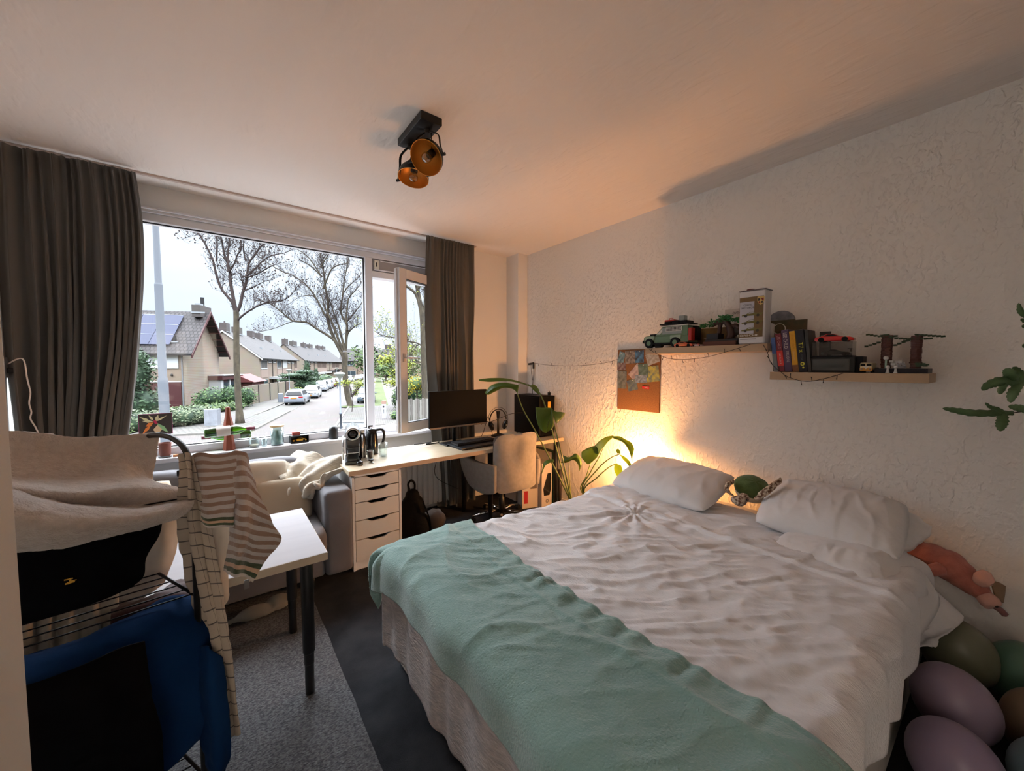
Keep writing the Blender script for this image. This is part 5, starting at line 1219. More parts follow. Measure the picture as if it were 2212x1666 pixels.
cloth('white_cloth', 'plain white cloth hanging behind the checked towel', [
 [(-0.081,1.668,0.990),(-0.037,1.622,0.993),(0.019,1.592,0.997)],[(-0.070,1.651,0.864),(-0.031,1.585,0.878),(0.014,1.588,0.872)],[(-0.057,1.635,0.754),(-0.025,1.574,0.771),(0.003,1.589,0.762)],[(-0.039,1.627,0.654),(-0.018,1.587,0.667),(-0.000,1.587,0.692)]], M_cr)
# ---------------------------------------------------------------- things on the windowsill
def thin_glass(name, tint, fac=.08):
    m = bpy.data.materials.new(name); m.use_nodes = True; nt = m.node_tree; N = nt.nodes; L = nt.links
    N.remove(N['Principled BSDF']); o = N['Material Output']
    t = N.new('ShaderNodeBsdfTransparent'); t.inputs[0].default_value = lin(tint)
    g = N.new('ShaderNodeBsdfGlossy'); g.inputs['Roughness'].default_value = .03
    lw = N.new('ShaderNodeLayerWeight'); lw.inputs[0].default_value = .35
    ma = N.new('ShaderNodeMath'); ma.operation = 'MULTIPLY_ADD'; ma.inputs[1].default_value = .6; ma.inputs[2].default_value = fac; L.new(lw.outputs['Facing'], ma.inputs[0])
    mx = N.new('ShaderNodeMixShader'); L.new(ma.outputs[0], mx.inputs[0]); L.new(t.outputs[0], mx.inputs[1]); L.new(g.outputs[0], mx.inputs[2]); L.new(mx.outputs[0], o.inputs[0])
    return m
M_gl = thin_glass('drinking_glass', (236,242,242)); M_glg = thin_glass('bottle_green', (120,168,40), .06); M_acr = thin_glass('clear_acrylic', (206,206,206), .05)
M_terra = mat('terracotta', (120,70,60), .6); M_wood = mat('wood_rack', (128,62,40), .45, bump=(30,.3,.001), stretch=(1,1,.2)); M_wine = mat('wine_capsule', (112,40,58), .35); M_wlabel = mat('wine_label', (206,198,190), .6)
SZ = .828
p = thing('plant_pot', 'brown ceramic flower pot with white saucer on the windowsill', 'plant pot', (-.320,3.625,SZ))
MB().lathe([(0,.010),(.030,.010),(.036,.10),(.034,.104),(.031,.10),(.028,.03),(0,.03)],n=24).build('pot', M_terra, p, smooth=True, bevel=.001)
MB().lathe([(0,0),(.034,0),(.042,.012),(.039,.012),(.032,.004),(0,.004)],n=24).build('saucer', M_hwhite, p, smooth=True)
MB().lathe([(0,.085),(.030,.085),(.030,.088),(0,.088)],n=20).build('soil', mat('soil',(50,36,30),.9), p)
tag(MB().cbox((-.262,3.60,SZ+.008),(.03,.02,.016)).build('wooden_block', mat('pine_block',(200,130,80),.6), bevel=.002), 'small orange wooden block beside the brown pot', 'wooden block')
lp = thing('potted_plant', 'lime green seedling in a white pot behind the fleece blanket', 'plant', (-.58,3.66,SZ))
MB().lathe([(0,0),(.04,0),(.05,.13),(.046,.13),(.04,.02),(0,.02)],n=20).build('pot', M_hwhite, lp, smooth=True)
M_lime = mat('leaf_bright', (96,220,60), .4)
MB().tube([(0,0,.10),(.002,0,.20),(.006,0,.27)],.006,8).build('stem', M_lime, lp, smooth=True)
for a,l_,dz in ((.2,.06,.02),(3.0,.065,.025),(1.6,.04,.035),(4.4,.045,.01)):
    c,s = math.cos(a),math.sin(a)
    patch('leaf', [[(0,0,.262),(c*l_*.5-s*.012,s*l_*.5+c*.012,.275+dz),(c*l_,s*l_,.262+dz)],[(0,0,.266),(c*l_*.5,s*l_*.5,.268+dz),(c*l_,s*l_,.260+dz)],[(0,0,.262),(c*l_*.5+s*.012,s*l_*.5-c*.012,.275+dz),(c*l_,s*l_,.262+dz)]], 10, 6, M_lime, lp, thick=.002)
pc = thing('picture_card', 'small picture of a bright flower on dark ground leaning on the window pane', 'picture', (-.372,3.728,1.055))
MB().cbox((0,0,0),(.172,.006,.146)).build('card', mat('card_brown',(64,54,50),.5), pc)
MB().cbox((0,.001,0),(.180,.004,.154)).build('card_border', mat('card_border',(150,70,110),.5), pc)
def blade(a, l_, w_, m, y, c=(0,0)):
    b = MB(); d = (math.cos(a),math.sin(a)); n = (-d[1],d[0])
    b.prism([(c[0],c[1]),(c[0]+d[0]*l_*.5+n[0]*w_,c[1]+d[1]*l_*.5+n[1]*w_),(c[0]+d[0]*l_,c[1]+d[1]*l_),(c[0]+d[0]*l_*.5-n[0]*w_,c[1]+d[1]*l_*.5-n[1]*w_)], .001, frame((0,y,0),(1,0,0),(0,0,1),(0,-1,0))); return b
MC = [mat('petal_cream',(226,214,170),.6), mat('petal_red',(206,44,84),.6), mat('petal_orange',(236,132,60),.6), mat('petal_green',(150,196,140),.6), mat('petal_peach',(228,192,150),.6)]
for k,(a,l_,w_,mi,c) in enumerate(((2.6,.075,.008,0,(-.02,.02)),(2.1,.05,.008,0,(-.01,.025)),(1.25,.05,.010,0,(0,.02)),(.55,.085,.007,0,(-.01,.015)),(3.0,.06,.010,0,(-.01,.02)),(-.9,.10,.014,3,(.005,.01)),(-1.6,.07,.024,4,(.01,-.004)),(-2.2,.09,.010,2,(-.02,.006)),(-2.6,.05,.014,2,(-.01,.014)),(1.9,.02,.010,1,(0,.012)),(-.4,.022,.010,1,(-.008,.014)))):
    blade(a,l_,w_,MC[mi],-.0032-.0004*k,c).build('petal', MC[mi], pc)
# wine rack with two bottles
wr_ = thing('wine_stand', 'upright turned wooden stand holding two wine bottles on the windowsill', 'bottle stand', (.045,3.64,SZ))
MB().lathe([(0,0),(.042,0),(.040,.02),(.030,.10),(.028,.16),(.032,.20),(.020,.26),(.014,.33),(0,.335)],n=6).build('stand_body', M_wood, wr_, bevel=.002)
def bottle(label, c, d, flip, col, lab, grp=None):
    d = Vector(d).normalized(); u = Vector((0,0,1)); s = d.cross(u).normalized(); T = frame(Vector(c), s, d.cross(s) if False else s.cross(d)*-1, d)
    t = thing('wine_bottle', label, 'bottle', c); o = Vector(c)
    def L(pr, nm, m): return MB().lathe(pr, n=24, T=frame((0,0,0), s, d.cross(s), d)).build(nm, m, t, smooth=True)
    L([(0,-.145),(.034,-.145),(.037,-.138),(.037,.045),(.034,.066),(.018,.095),(.0145,.11)],'glass_body',M_glg)
    L([(.0145,.11),(.0145,.112),(.0150,.165),(0,.165)],'capsule',M_wine)
    L([(.0374,-.075),(.0374,.01)],'label',M_wlabel); L([(0,-.139),(.0345,-.139),(.0345,.02),(0,.02)],'wine',mat('wine_liquid_'+lab,col,.1,trans=.55))
    return t
bottle('front green wine bottle with white label, neck pointing right', (.045,3.585,.985), (1,.05,.03), False, (120,150,30), 'a')
bottle('rear yellow green wine bottle, neck pointing left, behind the wooden stand', (.045,3.695,.935), (-1,.06,-.03), True, (150,150,40), 'b')
def glass(name, label, c, r0, r1, h, parent_m=M_gl, fill=None, fh=0, cat='glass'):
    t = thing(name, label, cat, c)
    MB().lathe([(0,.001),(r0*.9,0),(r0,.004),(r1,h),(r1-.0018,h),(r0-.002,.008),(0,.007)],n=28).build('glass_body', parent_m, t, smooth=True)
    if fill: MB().lathe([(0,.008),(r0-.003,.008),(lerp(r0,r1,fh/h)-.003,fh),(0,fh)],n=24).build('contents', fill, t, smooth=True)
    return t
glass('drinking_glass', 'wide clear glass with a beige label, left of the mint candle', (.205,3.64,SZ), .033,.036,.078, fill=mat('wax_beige',(206,190,160),.5), fh=.022)
glass('drinking_glass', 'narrow small clear glass between the wide glass and the mint candle', (.272,3.645,SZ), .020,.023,.065)
cj = thing('candle_jar', 'mint green candle in a glass jar with wooden lid', 'candle', (.362,3.635,SZ))
MB().lathe([(0,0),(.044,0),(.047,.005),(.047,.15),(.045,.15),(.044,.008),(0,.008)],n=32).build('jar', M_gl, cj, smooth=True)
MB().lathe([(0,.009),(.0435,.009),(.0435,.118),(.02,.122),(0,.118)],n=28).build('wax', mat('mint_wax',(126,182,166),.5), cj, smooth=True)
MB().lathe([(0,.150),(.050,.150),(.051,.163),(0,.165)],n=28).build('lid', mat('beech_lid',(216,182,136),.5), cj, smooth=True, bevel=.001)
# toy car display box on the sill
bx = thing('model_car_box', 'black display box with a yellow toy car on the windowsill', 'toy car box', (.52,3.64,SZ), math.radians(4))
MB().box((-.068,-.03,0),(.068,.03,.012)).build('box_base', M_black, bx, bevel=.001)
b = MB(); b.box((-.068,-.03,.012),(-.062,.03,.062)); b.box((.062,-.03,.012),(.068,.03,.062)); b.box((-.068,.026,.012),(.068,.03,.062)); b.box((-.068,-.03,.056),(.068,.03,.062)); b.build('box_frame', M_black, bx)
def mini_car(t, m, L_=.09, z=.012, y=0, rot=0, low=True, parent=None):
    T = Matrix.Translation((0,y,z)) @ Matrix.Rotation(rot,4,'Z'); h = L_/4.5
    prof = [(-.5,.08),(-.5,.30),(-.42,.42),(-.20,.46),(0,.72),(.16,.74),(.34,.50),(.48,.44),(.5,.2),(.46,.08)] if low else [(-.5,.1),(-.5,.85),(-.46,.95),(.46,.95),(.5,.85),(.5,.1)]
    pr = [(x*L_, zz*L_*.36) for x,zz in prof]; b = MB(); b.prism(pr, L_*.42, T @ frame((0,L_*.21,0),(1,0,0),(0,0,1),(0,-1,0)))
    o = b.build('car_body', m, t, smooth=True, bevel=L_*.02, seg=2)
    g = MB()
    g.prism([(x*L_, zz*L_*.36) for x,zz in ([(-.16,.48),(0,.68),(.14,.69),(.26,.52)] if low else [(-.45,.55),(-.45,.85),(.4,.85),(.4,.55)])], L_*.425, T @ frame((0,L_*.2125,0),(1,0,0),(0,0,1),(0,-1,0))); g.build('car_windows', M_dark, t)
    for x in (-.30,.31):
        for s in (-1,1):
            w_ = MB(); w_.tube([T @ Vector((x*L_,s*L_*.15,L_*.075)), T @ Vector((x*L_,s*L_*.222,L_*.075))], L_*.082, 14); w_.build('wheel', M_tyre, t)
    return o
mini_car(bx, mat('toy_yellow',(226,168,40),.3,coat=.5), .105)
tag(MB().cbox((.50,3.655,SZ+.062+.014),(.058,.03,.028)).build('small_box', mat('box_red',(186,92,84),.5), bevel=.001), 'tiny red and white box lying on top of the toy car display', 'box')
sp_ = thing('speaker', 'small black rounded speaker on the windowsill behind the coffee machine', 'speaker', (.79,3.64,SZ))
MB().lathe([(0,0),(.036,0),(.038,.01),(.036,.085),(.026,.108),(0,.114)],n=24).build('speaker_body', M_black, sp_, smooth=True)

# ---------------------------------------------------------------- things on the desk
DZ = .7355
cm = thing('coffee_machine', 'black and chrome capsule coffee machine at the left end of the desk', 'coffee machine', (.80,3.06,DZ), math.radians(-14))
M_gb = mat('gloss_black', (14,14,16), .15, coat=.5); M_steel = mat('steel', (190,192,194), .22, 1)
b = MB(); b.prism([(-.055,-.10),(.055,-.10),(.06,-.04),(.06,.16),(-.06,.16),(-.06,-.04)], .028); b.build('base', M_gb, cm, bevel=.006)
MB().box((-.05,.03,.028),(.05,.16,.22)).build('body', M_gb, cm, bevel=.008)
T = frame((0,.17,.228),(1,0,0),(0,0,1),(0,-1,0)); MB().lathe([(0,0),(.05,0),(.054,.01),(.054,.20),(.056,.235),(.05,.25)],n=32,T=T).build('head', M_steel, cm, smooth=True)
MB().box((-.048,-.07,.12),(.048,.04,.225)).build('front_panel', M_gb, cm, bevel=.01)
T = frame((0,-.072,.228),(1,0,0),(0,0,1),(0,-1,0)); MB().lathe([(.036,0),(.048,0),(.050,.008),(.046,.016),(.036,.016)],n=32,T=T).build('chrome_ring', M_steel, cm, smooth=True)
MB().lathe([(0,.0),(.036,0),(.036,.010),(0,.012)],n=28,T=T).build('lens', M_gb, cm, smooth=True)
MB().box((-.038,-.095,.028),(.038,.02,.085)).build('cup_stand', M_gb, cm, bevel=.004)
MB().box((-.040,-.098,.085),(.040,.02,.093)).build('drip_grid', M_steel, cm, bevel=.002)
for x in (-.068,.068):
    MB().tube([(x,-.03,.03),(x,-.02,.14),(x,.02,.20)],.006,8).build('side_rail', M_steel, cm, smooth=True)
b = MB(); b.lathe([(0,0),(.042,0),(.042,.22),(0,.22)],c=(0,.185,.0),n=20); b.build('water_tank', M_acr, cm, smooth=True)
th = thing('milk_frother', 'slim black bottle with steel cap beside the coffee machine', 'bottle', (.895,3.17,DZ))
MB().lathe([(0,0),(.031,0),(.034,.008),(.034,.16),(.026,.19),(.024,.20),(0,.20)],n=28).build('bottle_body', M_gb, th, smooth=True)
MB().lathe([(0,.20),(.025,.20),(.026,.222),(.022,.226),(0,.226)],n=24).build('cap', M_steel, th, smooth=True)
kt = thing('kettle', 'black jug kettle with handle behind the slim bottle', 'kettle', (1.0,3.25,DZ))
MB().lathe([(0,0),(.055,0),(.055,.03),(.048,.15),(.040,.205),(.03,.215),(0,.218)],n=28).build('jug', M_gb, kt, smooth=True)
MB().tube(spline([(.03,-.02,.20),(.08,-.03,.20),(.095,-.035,.15),(.08,-.03,.08)],5),.011,10).build('handle', M_black, kt, smooth=True)
MB().tube([(-.02,0,.215),(-.02,0,.235),(.01,0,.235)],.008,8).build('lid_knob', M_black, kt, smooth=True)
glass('tumbler', 'clear ribbed tumbler standing alone on the desk', (1.045,3.10,DZ), .030,.038,.11)
glass('espresso_glass', 'small double walled espresso glass with brown coffee', (.935,3.075,DZ), .022,.027,.068, fill=mat('coffee',(112,66,44),.4), fh=.060)
MB()
tag(MB().lathe([(0,0),(.020,0),(.024,.008),(.022,.026),(.014,.030),(0,.030)],c=(.812,2.925,DZ),n=20).build('capsule_holder', M_gb, smooth=True), 'small black capsule holder near the desk front edge', 'container')
tm = thing('tamper', 'tiny black and silver coffee scoop lying by the espresso glass', 'coffee scoop', (.905,2.965,DZ))
MB().lathe([(0,.012),(.018,.012),(.020,.02),(0,.02)],n=16).build('scoop', M_black, tm, smooth=True); MB().box((-.006,-.055,.004),(.006,-.005,.010)).build('handle', M_steel, tm, bevel=.002)
MB().lathe([(0,0),(.006,0),(.006,.012),(0,.012)],n=10).build('neck', M_steel, tm)
# monitor
mo = thing('monitor', 'large black flat monitor with grey lower bezel on the desk', 'monitor', (1.755,3.10,DZ), math.radians(1.5))
MB().box((-.305,-.006,.18),(.305,.018,.512)).build('screen_housing', mat('monitor_black',(14,14,15),.6), mo, bevel=.003)
MB().box((-.303,-.0075,.192),(.303,-.006,.509)).build('screen', mat('screen_matte',(17,17,18),.7), mo)
MB().box((-.305,-.010,.176),(.305,-.004,.191)).build('lower_bezel', mat('bezel_grey',(98,92,90),.4,.4), mo, bevel=.001)
MB().box((-.12,.018,.26),(.12,.06,.44)).build('rear_housing', M_black, mo, bevel=.01)
MB().tube([(0,.05,.36),(.0,.09,.33),(.0,.10,.012)],.017,10).build('stand_neck', M_black, mo, smooth=True)
MB().box((-.12,.02,0),(.12,.18,.012)).build('stand_foot', M_black, mo, bevel=.004)
lt = thing('laptop', 'closed dark laptop lying flat below the monitor', 'laptop', (1.66,2.885,DZ), math.radians(2))
MB().box((0,0,.0),(.42,.26,.012)).build('lower_case', M_black, lt, bevel=.003); MB().box((0,0,.013),(.42,.26,.020)).build('lid', mat('laptop_dark',(40,46,52),.35), lt, bevel=.003); MB().box((.0,-.0,.0125),(.42,.001,.0132)).build('edge_line', M_steel, lt)
kb = thing('keyboard', 'black keyboard resting on the closed laptop', 'keyboard', (1.67,2.98,DZ+.0205), math.radians(2))
MB().box((0,0,0),(.42,.13,.016)).build('keyboard_case', M_black, kb, bevel=.003)
k_ = MB()
for r in range(5):
    for c in range(20): k_.box((.008+c*.0204,.010+r*.0235,.016),(.008+c*.0204+.017,.010+r*.0235+.0195,.023))
q = k_.build('keys', mat('keys_black',(30,30,32),.6), kb); q['kind'] = 'stuff'
# headset on its stand
hs = thing('headset_stand', 'black headset stand beside the computer tower', 'stand', (2.315,3.27,DZ))
MB().lathe([(0,0),(.075,0),(.075,.008),(.02,.03),(0,.03)],n=28).build('stand_base', M_black, hs, smooth=True); MB().tube([(0,0,.02),(0,0,.15),(0,0,.262)],[.014,.010,.020],12).build('stand_post', M_black, hs, smooth=True)
hd = thing('headset', 'black over ear headset hanging on the stand', 'headset', (2.315,3.27,DZ+.15))
arc = [(.105*math.cos(a),0,.02+.112*math.sin(a)) for a in [PI*i/20 for i in range(21)]]
MB().tube(arc,.009,10,flat=.6).build('headband', M_black, hd, smooth=True)
for s in (-1,1): MB().ball((s*.088,0,-.035),(.022,.04,.052),16,12,Matrix.Rotation(s*.3,4,'Y')).build('ear_cup', M_gb, hd, smooth=True)
MB().tube([(.128*math.cos(a),.0,.02+.135*math.sin(a)) for a in [PI*(i/20)*1.25-.4 for i in range(21)]],.0022,6).build('wire_guard', M_wire, hd, smooth=True)
# tower
pcx = thing('computer_tower', 'large black computer tower at the right end of the desk', 'computer', (2.59,2.93,DZ))
MB().box((0,0,.012),(.215,.42,.425)).build('case', mat('case_black',(9,9,10),.5), pcx, bevel=.004)
MB().box((-.003,.02,.03),(0,.40,.41)).build('side_glass', mat('side_glass',(6,8,10),.4), pcx)
MB().box((.03,-.003,.02),(.19,0,.41)).build('front_mesh', mat('mesh_black',(9,9,9),.9,bump=(900,1,.001)), pcx)
for x in (.02,.195):
    for y in (.03,.39): MB().cyl((x,y,0),(x,y,.012),.012,.012,10).build('foot', M_black, pcx)
tag(MB().box((2.705,2.9255,1.02),(2.745,2.927,1.10)).build('sticker', mat('sticker_yellow',(206,160,40),.5)), 'yellow sticker on the front of the black computer tower', 'sticker')
tag(MB().box((2.60,2.95,1.1615),(2.70,3.05,1.168)).build('notepad', mat('paper_grey',(96,88,84),.7)), 'small dark booklet lying on top of the computer tower', 'booklet')
hubt = thing('usb_dongle', 'little black receiver standing on the tower top', 'receiver', (2.79,3.0,1.161)); MB().box((-.012,-.012,0),(.012,.012,.03)).build('receiver_body', M_black, hubt, bevel=.002); MB().box((-.003,-.003,.03),(.003,.003,.045)).build('antenna', M_black, hubt)
M_cord = mat('black_cord', (26,24,24), .6)
def cord(name, label, pts, r=.003, n=6): return tag(MB().tube(spline(pts,n), r, 6).build(name, M_cord, smooth=True), label, 'cable')
cord('monitor_cable', 'black cable running from the monitor to the computer tower', [(2.02,3.14,.90),(2.12,3.2,.915),(2.2,3.24,.90),(2.33,3.24,.93),(2.45,3.22,.965),(2.585,3.2,.97)])
cord('looped_cable', 'black cable looping up behind the laptop', [(2.12,3.3,.742),(2.14,3.28,.80),(2.17,3.26,.935),(2.19,3.26,.94),(2.24,3.28,.80),(2.25,3.28,.742)])
cord('mouse_cable', 'thin cable curl on the desk between laptop and chair', [(2.09,3.0,.742),(2.12,2.93,.74),(2.16,2.88,.74),(2.13,2.86,.74),(2.09,2.9,.74)],.0022)
cord('hanging_cable', 'thin dark cable hanging across the radiator below the desk', [(1.66,3.40,.70),(1.665,3.40,.55),(1.64,3.39,.44),(1.68,3.38,.36),(1.80,3.38,.28),(1.90,3.40,.22)],.003)
# bunched cloth and lead on the desk below the curtain
cord('charging_cable', 'dark cable heap on the desk at the foot of the right curtain', [(1.42,3.36,.742),(1.5,3.34,.745),(1.58,3.33,.75),(1.52,3.31,.742),(1.62,3.30,.742),(1.66,3.33,.742)],.005)

# ---------------------------------------------------------------- floor things around the desk
bp = thing('backpack', 'black backpack standing on the floor beside the drawer unit', 'backpack', (1.24,2.98,0))
M_bp = fabric('backpack_nylon', (12,12,14), bump=(40,.6,.004), rough=.7)
blob('pack_body', [('b',(0,.02,.16),(.12,.12,.165)),('b',(.01,.02,.28),(.105,.10,.13)),('b',(.0,.0,.40),(.06,.06,.06)),('b',(.04,-.08,.15),(.09,.06,.12))], M_bp, bp, .012)
MB().tube(spline([(-.02,0,.44),(-.035,0,.50),(-.01,0,.53),(.02,0,.50),(.02,0,.45)],5),.009,8).build('carry_handle', M_bp, bp, smooth=True)
MB().tube(spline([(.05,-.10,.36),(.09,-.13,.22),(.10,-.12,.08),(.06,-.1,.02)],5),.012,8,flat=.4).build('strap', M_bp, bp, smooth=True)
bg2 = tag(MB().ball((1.50,3.12,.09),(.10,.11,.09),18,12,None,lambda d:1+.15*fbm(d*3,3)).build('cloth_bag', fabric('bag_brown',(70,60,54)), smooth=True), 'small brown grey bag on the floor beneath the radiator', 'bag')
M_card = mat('carton_white', (190,184,180), .6); M_redp = mat('print_red', (170,40,50), .5)
b1 = thing('product_box', 'white carton with a red printed panel on the floor right of the chair', 'box', (2.44,3.02,0), math.radians(-20))
MB().box((0,0,0),(.20,.16,.30)).build('carton', M_card, b1, bevel=.002); MB().box((.02,-.002,.05),(.06,0,.18)).build('print', M_redp, b1); MB().box((.09,-.002,.2),(.16,0,.27)).build('print', mat('print_grey',(90,86,88),.5), b1)
b2 = thing('product_box', 'taller white carton with a dark picture, right of the red printed one', 'box', (2.60,2.90,0), math.radians(-6))
MB().box((0,0,0),(.13,.20,.47)).build('carton', M_card, b2, bevel=.002)
MB().prism([(.03,.13),(.10,.13),(.115,.18),(.115,.36),(.075,.36),(.02,.20)],.002,frame((0,0,0),(1,0,0),(0,0,1),(0,-1,0))).build('print', M_gb, b2)
MB().lathe([(.012,0),(.018,0),(.018,.002),(.012,.002)],c=(0,0,0),n=16,T=frame((.07,0,.07),(1,0,0),(0,0,1),(0,-1,0))).build('print_ring', mat('print_mark',(80,78,80),.5), b2)
b3 = thing('binder', 'dark green binder with white finger ring standing on the floor', 'binder', (2.745,2.90,0))
MB().box((0,0,0),(.055,.26,.58)).build('binder_spine', mat('binder_green',(24,70,48),.5), b3, bevel=.002); MB().lathe([(.008,0),(.013,0),(.013,.002),(.008,.002)],n=16,T=frame((.03,-.001,.51),(1,0,0),(0,0,1),(0,-1,0))).build('finger_ring', M_hwhite, b3); MB().box((-.012,.0,0),(-.001,.26,.57)).build('paper_edge', M_wlabel, b3)
tag(MB().lathe([(0,0),(.018,0),(.018,.38),(0,.38)],c=(2.822,2.86,0),n=16).build('metal_tube', mat('tube_dark',(88,80,78),.35,.6), smooth=True) , 'dark metal tube standing beside the green binder', 'tube')
b4 = thing('storage_box', 'pale box on the floor shelf level under the right end of the desk', 'box', (2.50,3.10,.0)); b4.location = (2.52,3.23,0)
MB().box((0,0,0),(.29,.19,.60)).build('carton', mat('carton_pale',(214,200,184),.6), b4, bevel=.003)
# under the sofa / table
ug = tag(blob('floor_clutter', [('b',(0,0,.04),(.09,.05,.035)),('b',(.12,.03,.04),(.07,.06,.04)),('t',[Vector((-.2,-.02,.02)),Vector((-.1,0,.03)),Vector((.05,-.04,.03)),Vector((.2,.0,.05))],[.012,.014,.012,.014])], fabric('rope_grey',(110,106,96)), None, .008, 3), 'dusty grey rope and bag lying beneath the front of the sofa', 'rope'); ug.location = (.12,2.60,.016)

# ---------------------------------------------------------------- wall socket
so2 = thing('wall_socket', 'white wall socket with a plug at the far left edge', 'socket', (XL,3.47,1.465))
MB().cbox((.006,0,0),(.012,.08,.115)).build('face_plate', M_white, so2, bevel=.003)
pl2 = thing('phone_charger', 'white charger cable hanging from the wall socket over the left curtain', 'charger', (XL+.012,3.47,1.465))
MB().cbox((.02,0,-.018),(.038,.035,.03)).build('plug', M_black, pl2, bevel=.004)
o_ = Vector((XL+.012,3.47,1.465))
MB().tube([p-o_ for p in spline([(XL+.02,3.45,1.485),(-0.882,3.360,1.514),(-0.860,3.350,1.501),(-0.854,3.350,1.411),(-0.848,3.350,1.359),(-0.845,3.350,1.320),(-0.852,3.350,1.263),(-0.846,3.350,1.215),(-0.851,3.350,1.176),(-0.833,3.350,1.122),(-0.818,3.350,1.054),(-0.804,3.360,0.957)],4)],.0035,6).build('charger_cable', mat('cable_white',(220,206,196),.5), pl2, smooth=True)

# ---------------------------------------------------------------- shelves on the right wall
M_shelf = mat('shelf_birch', (184,158,128), .5, var=(3,(170,144,116),.6), stretch=(10,1,1))
tag(MB().box((2.59,.895,1.562),(XR,1.715,1.607)).build('wall_shelf', M_shelf, bevel=.0015), 'upper left light wood floating shelf on the right wall', 'shelf')
tag(MB().box((2.59,.235,1.393),(XR,.877,1.438)).build('wall_shelf', M_shelf, bevel=.0015), 'lower right light wood floating shelf on the right wall', 'shelf')
SU, SLo = 1.6075, 1.4385
WX, WY, WZ = Vector((0,-1,0)), Vector((0,0,1)), Vector((-1,0,0))       # text plane on things that face the room
def wtext(s, size, name, m, parent, x, y, z, sx=1, rot=0):
    c, q = math.cos(rot), math.sin(rot); a = WX*c+WY*q; b = WY*c-WX*q
    return text(s, size, name, m, parent, frame((x,y,z), a, b, WZ), .0003, sx=sx)
def plate(x, ya, za, yb, zb, th=.0008):   # flat printed area facing -x
    return MB().box((x-th,yb,za),(x,ya,zb))
# motor oil can
oc = thing('oil_can', 'white and brown rectangular motor oil can on the upper shelf', 'oil can', (0,0,0))
M_canw = mat('can_white', (206,206,210), .3, .2); M_canb = mat('can_brown', (112,88,52), .4); M_cang = mat('can_grey', (186,186,196), .4); M_ink = mat('ink_grey', (70,70,78), .5); M_canlt = mat('can_print_white',(222,218,206),.4)
cy0, cy1, cz0, cz1, cx = .915, 1.062, SU, 1.935, 2.60
MB().box((cx,cy0,cz0),(cx+.10,cy1,cz1)).build('can_body', M_canw, oc, bevel=.012, seg=4)
b = MB(); b.box((cx-.002,cy0-.002,cz1-.003),(cx+.102,cy1+.002,cz1+.003)); b.build('can_rim', mat('can_rim',(120,110,112),.3,.6), oc, bevel=.002)
MB().lathe([(0,0),(.022,0),(.022,.012),(0,.014)],c=(cx+.05,cy1-.045,cz1+.003),n=20).build('can_cap', mat('cap_maroon',(110,50,54),.4), oc, smooth=True)
MB().tube(spline([(cx+.05,cy0+.015,cz1),(cx+.05,cy0+.03,cz1+.012),(cx+.05,cy0+.06,cz1+.010),(cx+.05,cy0+.075,cz1)],4),.004,8).build('can_handle', M_canw, oc, smooth=True)
plate(cx-.0002, cy1-.004, cz0+.042, cy0+.010, cz1-.040).build('brown_panel', M_canb, oc)
plate(cx-.0012, cy1-.006, cz0+.064, cy0+.060, cz1-.068).build('grey_panel', M_cang, oc)
wtext('CLASSIC', .0165, 'lettering', M_ink, oc, cx-.0024, 1.010, cz1-.088, .84); wtext('MOTOROIL', .0165, 'lettering', M_ink, oc, cx-.0024, 1.010, cz1-.106, .84)
wtext('10W50', .014, 'lettering', M_ink, oc, cx-.0024, 1.025, cz0+.085, 1.1); wtext('PORSCHE', .017, 'lettering', M_canlt, oc, cx-.0014, 1.008, cz0+.053, 1.65)
plate(cx-.0010, 1.05, cz0+.029, .96, cz0+.032).build('fine_print', M_ink, oc)
Tf = lambda y,z,x=0: frame((cx-.0014+x,y,z), WX, WY, WZ)
MB().prism([(-.019,.024),(-.010,.027),(0,.025),(.010,.027),(.019,.024),(.018,-.004),(.011,-.018),(0,-.027),(-.011,-.018),(-.018,-.004)], .0006, Tf(.940,cz1-.068)).build('crest', mat('crest_gold',(206,178,106),.4), oc)
for (a,b_,c_) in (((-.015,-.002),(-.003,.014),'crest_dark'),((.003,-.002),(.015,.014),'crest_red'),((-.012,-.016),(-.002,-.004),'crest_red'),((.002,-.016),(.011,-.004),'crest_dark')):
    MB().prism([(a[0],a[1]),(b_[0],a[1]),(b_[0],b_[1]),(a[0],b_[1])], .0004, Tf(.940,cz1-.068,-.0007)).build('crest_field', mat(c_, (130,36,32) if c_=='crest_red' else (40,34,30), .5), oc)
MB().lathe([(0,0),(.007,0),(.007,.0005),(0,.0005)],n=16,T=Tf(.940,cz1-.068,-.0012)).build('crest_shield', MATS['crest_gold'], oc)
M_carp = mat('print_car', (112,104,50), .45); M_carp2 = mat('print_car_dark', (62,54,40), .5)
for k in range(3):
    z = cz1-.148-k*.046; y = .985
    pr = [(-.058,-.006),(-.057,.001),(-.035,.004),(-.014,.015),(.006,.016),(.022,.008),(.056,.008),(.058,.004),(.050,-.006)]
    cp = MB().prism(pr, .0006, Tf(y,z,-.0010)).build('printed_car', M_carp, oc)
    MB().prism([(-.022,.006),(-.012,.0135),(.004,.0145),(.014,.008)], .0004, Tf(y,z,-.0018)).build('printed_window', M_cang, cp)
    for x in (-.036,.032): MB().lathe([(0,0),(.0085,0),(.0085,.0006),(0,.0006)],n=16,T=Matrix.Translation((0,-x,0)) @ Tf(y,z-.006,-.0018)).build('printed_wheel', M_carp2, cp)
